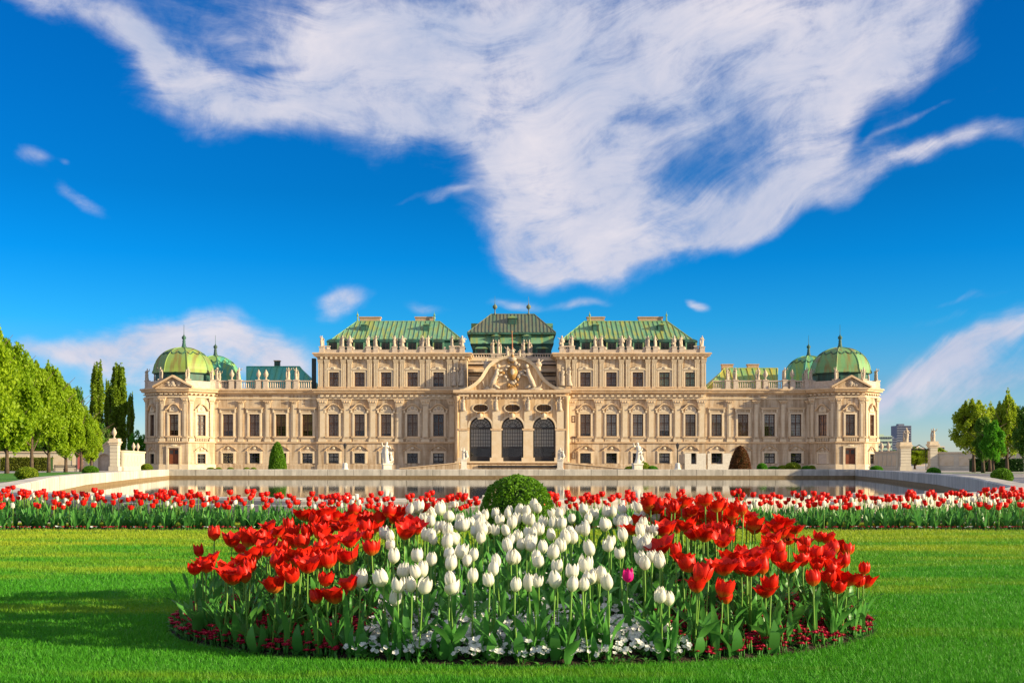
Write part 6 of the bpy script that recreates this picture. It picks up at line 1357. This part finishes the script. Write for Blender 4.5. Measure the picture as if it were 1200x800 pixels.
W2 = "50,262 88,212 55,205 128,170 165,190 195,195 130,230 178,228 180,275 115,290 90,275 115,325 150,320 145,365 50,390 160,420 147,452 228,350 235,200 245,215 230,225 280,200 302,185 300,235 273,420 303,382 335,355 372,343 407,340 405,290 435,300 445,280 335,245 330,205 368,220 350,170 395,205 420,205 425,180 393,433 443,440 465,215 478,240 485,305 465,335 445,155 470,165 510,185 540,190 525,260 545,262 540,220 585,205 577,250 610,240 530,325 555,300 530,372 566,393 517,427 612,422 642,315 648,370 655,415 630,170 640,205 660,180 690,180 720,178 718,222 755,215 775,170 765,225 722,280 717,432 775,325 810,190 845,195 835,240 870,243 835,280 855,300 835,358 865,345 903,358 905,478 823,165 770,200 20,190 100,240"
R2 = "45,162 20,235 860,150 905,200 880,180 870,130 835,210 800,240"
R3 = "35,60 70,60 45,130 80,170 20,110 110,100 90,75 150,60 190,90 205,110 130,255 165,155 155,290 185,315 185,355 200,165 235,185 275,120 270,80 240,100 310,160 345,155 295,215 335,210 360,85 385,110 400,150 385,270 445,165 435,150 480,205 325,325 420,325 370,320 275,415 330,445 475,262 510,290 540,255 495,415 520,135 530,160 515,180 560,205 585,165 580,318 610,220 650,215 670,270 665,305 680,370 725,205 750,240 795,245 740,315 770,305 815,300 775,370 840,375 780,400 860,325 915,258 910,290 918,328 68,240 15,80 210,60 250,50 300,75 150,110 250,150 60,110 120,80 180,130 230,140 290,110 320,130 270,175 95,130 125,165 345,120 420,165"
W3 = "48,300 50,432 98,460 5,235 5,275 12,170 10,120"
def parse(s_, ox, oy, k): return [(ox + float(a_) / k, oy + float(b_) / k) for a_, b_ in (q.split(',') for q in s_.split())]
reds = parse(R1, 200, 570, 3.477) + parse(R2, 480, 540, 3.077) + parse(R3, 760, 570, 3.477)
whites = parse(W1, 200, 570, 3.477) + parse(W2, 480, 540, 3.077) + parse(W3, 760, 570, 3.477)
rx = random.Random(99)
for i in range(46):     # the dense red masses at the back, either side of the white wedge
    reds.append((rx.uniform(365, 480), rx.uniform(594, 625)) if i % 2 else (rx.uniform(758, 880), rx.uniform(588, 628)))
for i in range(26): reds.append((rx.uniform(285, 420), rx.uniform(622, 655)) if i % 2 else (rx.uniform(830, 1000), rx.uniform(622, 668)))
for i in range(46): whites.append((rx.uniform(475, 765), rx.uniform(592, 640)))
for i in range(14): whites.append((rx.uniform(430, 790), rx.uniform(645, 690)))
for i in range(22): reds.append((rx.uniform(235, 420), rx.uniform(645, 685)) if i % 2 else (rx.uniform(810, 1015), rx.uniform(650, 690)))
def add_tulips(pts, kind):
    out_ = []
    for px, py in pts:
        best = None
        for hh in ([.42, .44, .40, .46, .38, .48, .36, .50, .34, .52, .32, .55, .58, .62] if True else []):
            g = ground_for(px, py, hh)
            if g is None: continue
            if best is None or g[0] < best[0] - .004: best = (g[0], g[1], g[2], hh)
            if g[0] < .006: break
        if best is None: continue
        out_.append((best[1], best[2], best[3], px, py))
    return out_
PR, PW = add_tulips(reds, 'red'), add_tulips(whites, 'white')
ORD = 'first second third fourth fifth sixth seventh eighth ninth tenth eleventh twelfth thirteenth fourteenth fifteenth sixteenth seventeenth eighteenth nineteenth twentieth'.split()
def ordinal(i): return ORD[i] if i < 20 else 'twenty ' + ORD[i - 20] if i < 29 else 'thirty ' + ORD[i - 30] if i >= 30 else 'thirtieth'
def where(px, py, kind):
    """what tells this flower's place"""
    row = 'rearmost row' if py < 602 else 'second row' if py < 620 else 'middle row' if py < 645 else 'fourth row' if py < 668 else 'front row'
    if kind == 'white': col_ = 'left part' if px < 530 else 'part before the box bush' if px < 650 else 'right part'
    elif px < 500: col_ = 'outer left end' if px < 290 else 'left side' if px < 380 else 'inner left side'
    else: col_ = 'inner right side' if px < 830 else 'right side' if px < 920 else 'outer right end'
    return row, col_
from collections import defaultdict
for kind, lst in (('red', PR), ('white', PW)):
    cells = defaultdict(list)
    for q in lst: cells[where(q[3], q[4], kind)].append(q)
    for (row, col_), qs in cells.items():
        qs.sort(key=lambda q: q[3])
        for i, (x, y, hh, px, py) in enumerate(qs):
            form = 'open red tulip' if kind == 'red' else 'closed white tulip'
            tulip(x, y, kind, hh, f"{form}, {ordinal(i)} in {row}, {col_} of bed", f"{kind} tulips of the round bed", 'red_tulip' if kind == 'red' else 'white_tulip', 1.0 if kind == 'white' else 1.1)
px, py = 480 + 790 / 3.077, 540 + 405 / 3.077; g = ground_for(px, py, .36); tulip(g[1], g[2], 'pink', .36, 'the single magenta pink tulip among the white ones', None, 'pink_tulip')
# fallen white tulip
px, py = 736, 712; g = ground_for(px, py, .2); t_ = tulip(g[1], g[2], 'white', .2, 'drooping white tulip lying low under the pink tulip', None, 'white_tulip'); t_.rotation_euler = (.2, .9, 0)
# leafy tulips without a flower and the undergrowth: one mesh of many leaves
def join_instances(name, meshes, inst, mats_remap=None):
    """inst: list of (mesh index, x, y, z, rz, scale, tilt)"""
    VV, FF, MI = [], [], []; base = 0; mats = []
    cache = []
    for me_ in meshes:
        V = np.empty(len(me_.vertices) * 3, np.float32); me_.vertices.foreach_get('co', V); V = V.reshape(-1, 3); me_.calc_loop_triangles(); T = np.empty(len(me_.loop_triangles) * 3, np.int32); me_.loop_triangles.foreach_get('vertices', T)
        mi = np.empty(len(me_.loop_triangles), np.int32); me_.loop_triangles.foreach_get('material_index', mi); idx = []
        for q in me_.materials:
            if q not in mats: mats.append(q)
            idx.append(mats.index(q))
        cache.append((V, T.reshape(-1, 3), np.array(idx)[mi]))
    for k, x, y, z, rz, s_, tilt in inst:
        V, T, mi = cache[k]; c, sn = math.cos(rz), math.sin(rz); ct, st_ = math.cos(tilt), math.sin(tilt)
        Vx = V[:, 0] * ct + V[:, 2] * st_; Vz = -V[:, 0] * st_ + V[:, 2] * ct
        VV.append(np.stack([(Vx * c - V[:, 1] * sn) * s_ + x, (Vx * sn + V[:, 1] * c) * s_ + y, Vz * s_ + z], 1)); FF.append(T + base); MI.append(mi); base += len(V)
    me_ = fastmesh(name, np.concatenate(VV), np.concatenate(FF), mats, np.concatenate(MI), True); return me_
def bed_point(k=.97):
    while True:
        x = random.uniform(-1, 1); y = random.uniform(-1, 1)
        if x * x + y * y < k: return BED[0] + BED[2] * x, BED[1] + BED[3] * y
inst = []
for i in range(1500):
    x, y = bed_point(.93)
    if y < 7.4 and random.random() < .55: continue
    k = random.randrange(5); inst.append((k, x, y, mound(x, y) + .01, random.uniform(0, 6.28), random.uniform(.65, 1.0), random.uniform(-.15, .15)))
for i in range(46):     # row of broad leaf sprouts right on the front edge
    t = -math.pi / 2 + random.uniform(-1.25, 1.25); x = BED[0] + BED[2] * .95 * math.cos(t); y = BED[1] + BED[3] * .95 * math.sin(t)
    for q in range(3): inst.append((random.choice((0, 1, 3, 4)), x, y, mound(x, y), random.uniform(0, 6.28), random.uniform(.5, .72), random.uniform(-.1, .1)))
o = link('tulip_foliage', join_instances('tulip_foliage', LM, inst)); stuff(tag(o, 'mass of green tulip leaves filling the round bed', 'leaves'))
o = MB(); 
for j in range(5):
    a_ = j * 1.256; vs = []
    for q in range(6):
        v = q / 5; w = .034 * math.sin(math.pi * min(1, v * .8 + .2)) ** .7 if q < 5 else .003; rr_ = .02 + .045 * math.sin(v * 2.6)
        for u in (-1, 0, 1): vs.append((rr_ * math.cos(a_) - u * w * math.sin(a_), rr_ * math.sin(a_) + u * w * math.cos(a_), .19 * v))
    o.add(vs, [(q * 3 + i, q * 3 + i + 1, q * 3 + i + 4, q * 3 + i + 3) for q in range(5) for i in range(2)], M['leaf'])
SPR = o.mesh('leaf_sprout', True)
for i, px in enumerate((519, 575, 608, 652, 697, 775, 459, 421, 815, 860, 905, 352, 300)):
    x = (px - 600) / F * 6.75; t = math.asin(max(-1, min(1, (x - BED[0]) / BED[2]))); y = BED[1] - BED[3] * .955 * math.cos(t)
    x = PX(px, 0, y)[0]; q = link('leaf_sprout', SPR, loc=(x, y, mound(x, y) + .02), rz=i * 1.1); q.scale = (1, 1, random.uniform(.8, 1.15)); tag(q, f"stubby flowerless tulip sprout, {ORD[sorted((519, 575, 608, 652, 697, 775, 459, 421, 815, 860, 905, 352, 300)).index(px)]} from the left along the bed's front edge", 'sprout', 'flowerless sprouts on the front edge')
# daisies (dark red pompons) under the red, pansies under the white
dz_ = MB(); dz_.lathe(0, 0, [(.004, -.06), (.004, .0)], M['leaf'], 4); 
for a_ in range(9): t = a_ * .698; dz_.add([(0, 0, .006), (.017 * math.cos(t - .3), .017 * math.sin(t - .3), .009), (.021 * math.cos(t), .021 * math.sin(t), .004), (.017 * math.cos(t + .3), .017 * math.sin(t + .3), .009)], [(0, 1, 2, 3)], M['daisy'])
dz_.ball((0, 0, .006), (.012, .012, .008), M['daisy'], 6, 4)
pn = MB(); pn.lathe(0, 0, [(.003, -.05), (.003, .0)], M['leaf'], 4)
for a_ in range(5): t = a_ * 1.2566; pn.add([(0, 0, .0), (.019 * math.cos(t - .58), .019 * math.sin(t - .58), .007 + .002 * (a_ % 2)), (.024 * math.cos(t), .024 * math.sin(t), .010), (.019 * math.cos(t + .58), .019 * math.sin(t + .58), .008 + .003 * (a_ % 2))], [(0, 1, 2, 3)], M['pansy'])
sl_ = MB()
for a_ in range(5): t = a_ * 1.2566; sl_.add([(0, 0, 0), (.03 * math.cos(t - .4), .03 * math.sin(t - .4), .03), (.06 * math.cos(t), .06 * math.sin(t), .035), (.03 * math.cos(t + .4), .03 * math.sin(t + .4), .03)], [(0, 1, 2, 3)], M['leaf'])
DM, PM, SL = dz_.mesh('daisy'), pn.mesh('pansy'), sl_.mesh('rosette')
def zone(x, y):     # white zone widens towards the front centre
    return abs(x - .03) < .95 + .10 * math.sin(y * 5) - (.0 if y < 8.3 else .12)
di, pi_, ri = [], [], []
for i in range(5200):
    x, y = bed_point(.985); z = mound(x, y) + .05 + random.uniform(0, .075); s_ = random.uniform(.7, 1.25); rz = random.uniform(0, 6.28)
    cl = math.sin(x * 9.1 + 1.7 * math.sin(y * 7)) * math.sin(y * 10.3 + x * 3)
    if zone(x, y):
        if cl > -.8: pi_.append((0, x, y, z + .03, rz, s_ * 1.0, random.uniform(.1, .9)))
    elif cl > -.2 or random.random() < .3: di.append((0, x, y, z, rz, s_ * 1.05, random.uniform(-.3, .3)))
    if i % 4 == 0: ri.append((0, x + random.uniform(-.05, .05), y, z - .06, rz, random.uniform(.5, 1.0), 0))
rf = random.Random(31)
for i in range(9500):    # the carpet is thickest along the open front edge
    t = -math.pi / 2 + rf.uniform(-1.75, 1.75); k = rf.uniform(.70, .992); x = BED[0] + BED[2] * k * math.cos(t); y = BED[1] + BED[3] * k * math.sin(t)
    if math.sin(x * 13.1 + 2 * math.sin(y * 9)) * math.sin(y * 14.3 + x * 5) < -.45: continue
    z = mound(x, y) + .045 + rf.uniform(0, .05)
    if zone(x, y): pi_.append((0, x, y, z + .03, 0, rf.uniform(.5, .85), rf.uniform(.3, 1.2)))
    elif i % 2: di.append((0, x, y, z, rf.uniform(0, 6), rf.uniform(.8, 1.3), rf.uniform(-.3, .3)))
    if i % 6 == 0: ri.append((0, x, y, z - .06, rf.uniform(0, 6), rf.uniform(.6, 1.1), 0))
# pansy blooms face the viewer: tilt towards -y
pi_ = [(k, x, y, z, -math.pi / 2 + random.uniform(-.9, .9), s_, tl) for k, x, y, z, rz, s_, tl in pi_]
o = link('red_daisies', join_instances('red_daisies', [DM], di)); stuff(tag(o, 'dark red pompon daisies carpeting the bed under the red tulips', 'daisies'))
o = link('white_pansies', join_instances('white_pansies', [PM], pi_)); stuff(tag(o, 'small white pansies carpeting the bed under the white tulips', 'pansies'))
o = link('bedding_foliage', join_instances('bedding_foliage', [SL], ri)); stuff(tag(o, 'low green rosettes between the bedding flowers', 'leaves'))

# ------------------------------------------------------------------ long tulip borders before the basin
def simple_tulip(m, H, Rr, bh, seed):
    o = MB(); rnd = random.Random(seed); o.tube([(0, 0, 0), (rnd.uniform(-.02, .02), 0, H)], [.006, .006], M['stem'], 4)
    n_ = 6; prof = [(.2, 0), (.85, .2), (1, .5), (.9, .8), (.55, 1.0)] if m == 'white' else [(.2, 0), (.85, .2), (1.05, .5), (1.08, .8), (.85, 1.0)]
    vs = []; fs = []
    for r_, v in prof:
        for i in range(n_): t = i * math.pi * 2 / n_ + v * .3; k = 1 + (.14 if i % 2 else -.1) * v + rnd.uniform(-.05, .05); vs.append((r_ * Rr * k * math.cos(t), r_ * Rr * k * math.sin(t), H + bh * v + (.012 if i % 2 else 0) * v))
    for j in range(len(prof) - 1):
        for i in range(n_): fs.append((j * n_ + i, j * n_ + (i + 1) % n_, (j + 1) * n_ + (i + 1) % n_, (j + 1) * n_ + i))
    o.add(vs, fs, M[m]); return o.mesh('t')
ST = [simple_tulip('red', .45, .048, .098, 1), simple_tulip('red', .50, .055, .095, 2), simple_tulip('red', .40, .050, .09, 3), simple_tulip('white', .36, .042, .11, 4), simple_tulip('white', .41, .040, .11, 5), simple_tulip('white', .32, .042, .10, 6)]
# leaf clump for borders
lc = MB()
for j in range(4):
    a_ = j * 1.57 + .4; c, sn = math.cos(a_), math.sin(a_); wv_ = .028; Lh = (.34, .28, .36, .25)[j]; ln = (.25, .6, .18, .7)[j]
    P = lambda v, u: ((.01 + ln * v * v * Lh) * c - u * wv_ * math.sin(math.pi * (v * .8 + .2)) * sn, (.01 + ln * v * v * Lh) * sn + u * wv_ * math.sin(math.pi * (v * .8 + .2)) * c, Lh * (v - .2 * ln * v ** 3))
    vs = [P(v, u) for v in (0, .3, .6, .85, 1) for u in (-1, 1)]; lc.add(vs, [(2 * q, 2 * q + 1, 2 * q + 3, 2 * q + 2) for q in range(4)], M['leaf'])
LC = lc.mesh('t')
# rear border follows the basin, front border runs straight
rear = []; front = []
lawnz = .025
path = resample([(x, y) for x, y in rim_out if y < 47], .5)
def outset(i, o_):
    p = Vector(path[i]); d = (Vector(path[min(i + 1, len(path) - 1)]) - Vector(path[max(i - 1, 0)])).normalized(); n_ = Vector((d.y, -d.x))
    if n_.y > 0 and abs(p.x) < 12: n_ = -n_
    c = Vector((0, 60)); 
    if (p + n_ - c).length < (p - c).length: n_ = -n_
    return p + n_ * o_
cl_r, cl_f, dz_i, pz_i = [], [], [], []
for i in range(len(path)):
    dens = 1.0
    for k in range(17):
        p = outset(i, random.uniform(1.7, 3.1)) + Vector((random.uniform(-.3, .3), random.uniform(-.1, .1)))
        if p.y < 21.2: p.y = random.uniform(21.2, 22.3)
        k_ = random.random(); wt = .22 if p.x > 0 else .22
        if math.sin(p.x * 2.1) * math.sin(p.x * 5.3 + 1) > .25 and random.random() < .55: continue
        rear.append((random.choice((3, 4, 5)) if k_ < wt else random.choice((0, 1, 2)), p.x, p.y, lawnz + random.uniform(-.03, .04), random.uniform(0, 6.28), random.uniform(.8, 1.08), random.uniform(-.09, .09)))
    for k in range(16):
        p = outset(i, random.uniform(1.6, 3.2)) + Vector((random.uniform(-.3, .3), 0))
        if p.y < 21.1: p.y = random.uniform(21.1, 22.3)
        cl_r.append((0, p.x, p.y, lawnz, random.uniform(0, 6.28), random.uniform(.75, 1.1), 0))
x = -13.0
while x < 13:
    for k in range(3):
        y = random.uniform(19.95, 20.7); cl_f.append((0, x + random.uniform(-.1, .1), y, lawnz, random.uniform(0, 6.28), random.uniform(.8, 1.2), random.uniform(-.1, .1)))
        if random.random() < (.2 if x < 0 else .34): front.append((random.choice((0, 1, 2, 2, 2, 4)), x + random.uniform(-.1, .1), y, lawnz - .02, random.uniform(0, 6.28), random.uniform(.85, 1.02), random.uniform(-.1, .1)))
    for k in range(3):
        y = random.uniform(19.7, 20.05); (dz_i if random.random() < .75 else pz_i).append((0, x + random.uniform(-.1, .1), y, lawnz + .05, random.uniform(0, 6.28), random.uniform(.8, 1.5), random.uniform(0, .6)))
    x += .1
# the largest flowers of the borders are singled out
def border_thing(inst_, i, side):
    k, x, y, z, rz, s_, tl = inst_; o_ = link('border_tulip', ST[k], loc=(x, y, z), rz=rz); o_.scale = (s_, s_, s_); c_ = 'red' if k < 3 else 'white'
    return tag(o_, f"{c_} tulip, {ordinal(i)} flower from the picture's {side} edge in the front border", 'tulip', f"tulips of the front border, {side} side")
vis = [q for q in front if abs(q[1]) < q[2] * .4545 and not (abs((q[1] / q[2]) * F - 10) < 330)]
vl = sorted([q for q in vis if q[1] < 0], key=lambda q: q[1])[:38]; vr = sorted([q for q in vis if q[1] > 0], key=lambda q: -q[1])[:38]
for i, q in enumerate(vl): border_thing(q, i, 'left')
for i, q in enumerate(vr): border_thing(q, i, 'right')
restf = [q for q in front if q not in vl and q not in vr]
for nm, lst, lb in (('border_tulips', rear + restf, 'long border of red and white tulips curving before the basin rim'),):
    o = link(nm, join_instances(nm, ST, lst)); stuff(tag(o, lb, 'tulips'))
o = link('border_leaves', join_instances('border_leaves', [LC], cl_r + cl_f)); stuff(tag(o, 'upright green tulip leaves of the two long borders', 'leaves'))
o = link('border_daisies', join_instances('border_daisies', [DM], dz_i)); stuff(tag(o, 'dark red daisies edging the front border', 'daisies'))
o = link('border_pansies', join_instances('border_pansies', [PM], pz_i)); stuff(tag(o, 'white pansies scattered along the edge of the front border', 'pansies'))
me = bpy.data.meshes.new('border_soil'); me.from_pydata([(-14, 19.62, .028), (14, 19.62, .028), (14, 20.8, .028), (-14, 20.8, .028)], [], [(0, 1, 2, 3)]); me.materials.append(M['soil']); structure('border_soil', me)
strip = [outset(i, 3.3) for i in range(len(path))]; strip2 = [outset(i, 1.5) for i in range(len(path))]; n_ = len(path)
vs = [(p.x, max(p.y, 21.15), .032) for p in strip] + [(p.x, p.y, .032) for p in strip2]
me = bpy.data.meshes.new('rear_border_soil'); me.from_pydata(vs, [], [(i, i + 1, n_ + i + 1, n_ + i) for i in range(n_ - 1)]); me.materials.append(M['soil']); structure('rear_border_soil', me)

# ------------------------------------------------------------------ grass
rg = np.random.default_rng(5)
def blades(n, y0, y1, h, w, seed, power=2.0):
    r = np.random.default_rng(seed); u = r.random(n)
    if power == 2.0: Y = y0 * (y1 / y0) ** u
    else: Y = y0 + (y1 - y0) * u
    X = (r.random(n) * 2 - 1) * (.47 * Y + .2)
    q = ((X - BED[0]) / BED[2]) ** 2 + ((Y - BED[1]) / BED[3]) ** 2; keep = q > .99 + .03 * r.random(n); X, Y = X[keep], Y[keep]; n = len(X)
    tuft = np.sin(X * 3.1 + np.sin(Y * 2.3) * 2) * np.sin(Y * 4.7 + X) * .25 + 1
    hh_ = h * r.uniform(.55, 1.25, n) * tuft * (Y / 8) ** .25; ww = w * r.uniform(.7, 1.3, n) * (Y / y0) ** .75; a_ = r.uniform(0, 2 * np.pi, n); lx, ly = r.normal(0, .45, n) * hh_, r.normal(0, .45, n) * hh_
    z = np.full(n, .018); dx, dy = np.cos(a_) * ww, np.sin(a_) * ww
    V = np.stack([np.stack([X - dx, Y - dy, z], 1), np.stack([X + dx, Y + dy, z], 1), np.stack([X + lx, Y + ly, z + hh_], 1)], 1).reshape(-1, 3)
    return V, np.arange(n * 3).reshape(-1, 3)
V1, F1 = blades(520000, 6.0, 19.75, .034, .0026, 1)
o = link('lawn_grass', fastmesh('lawn_grass', V1, F1, [M['blade']])); stuff(tag(o, 'short mown green grass of the foreground lawn', 'grass'))
V2, F2 = blades(60000, 20.6, 21.3, .05, .006, 2, 1.0)
o = link('strip_grass', fastmesh('strip_grass', V2, F2, [M['blade']])); stuff(tag(o, 'narrow strip of grass between the two tulip borders', 'grass'))
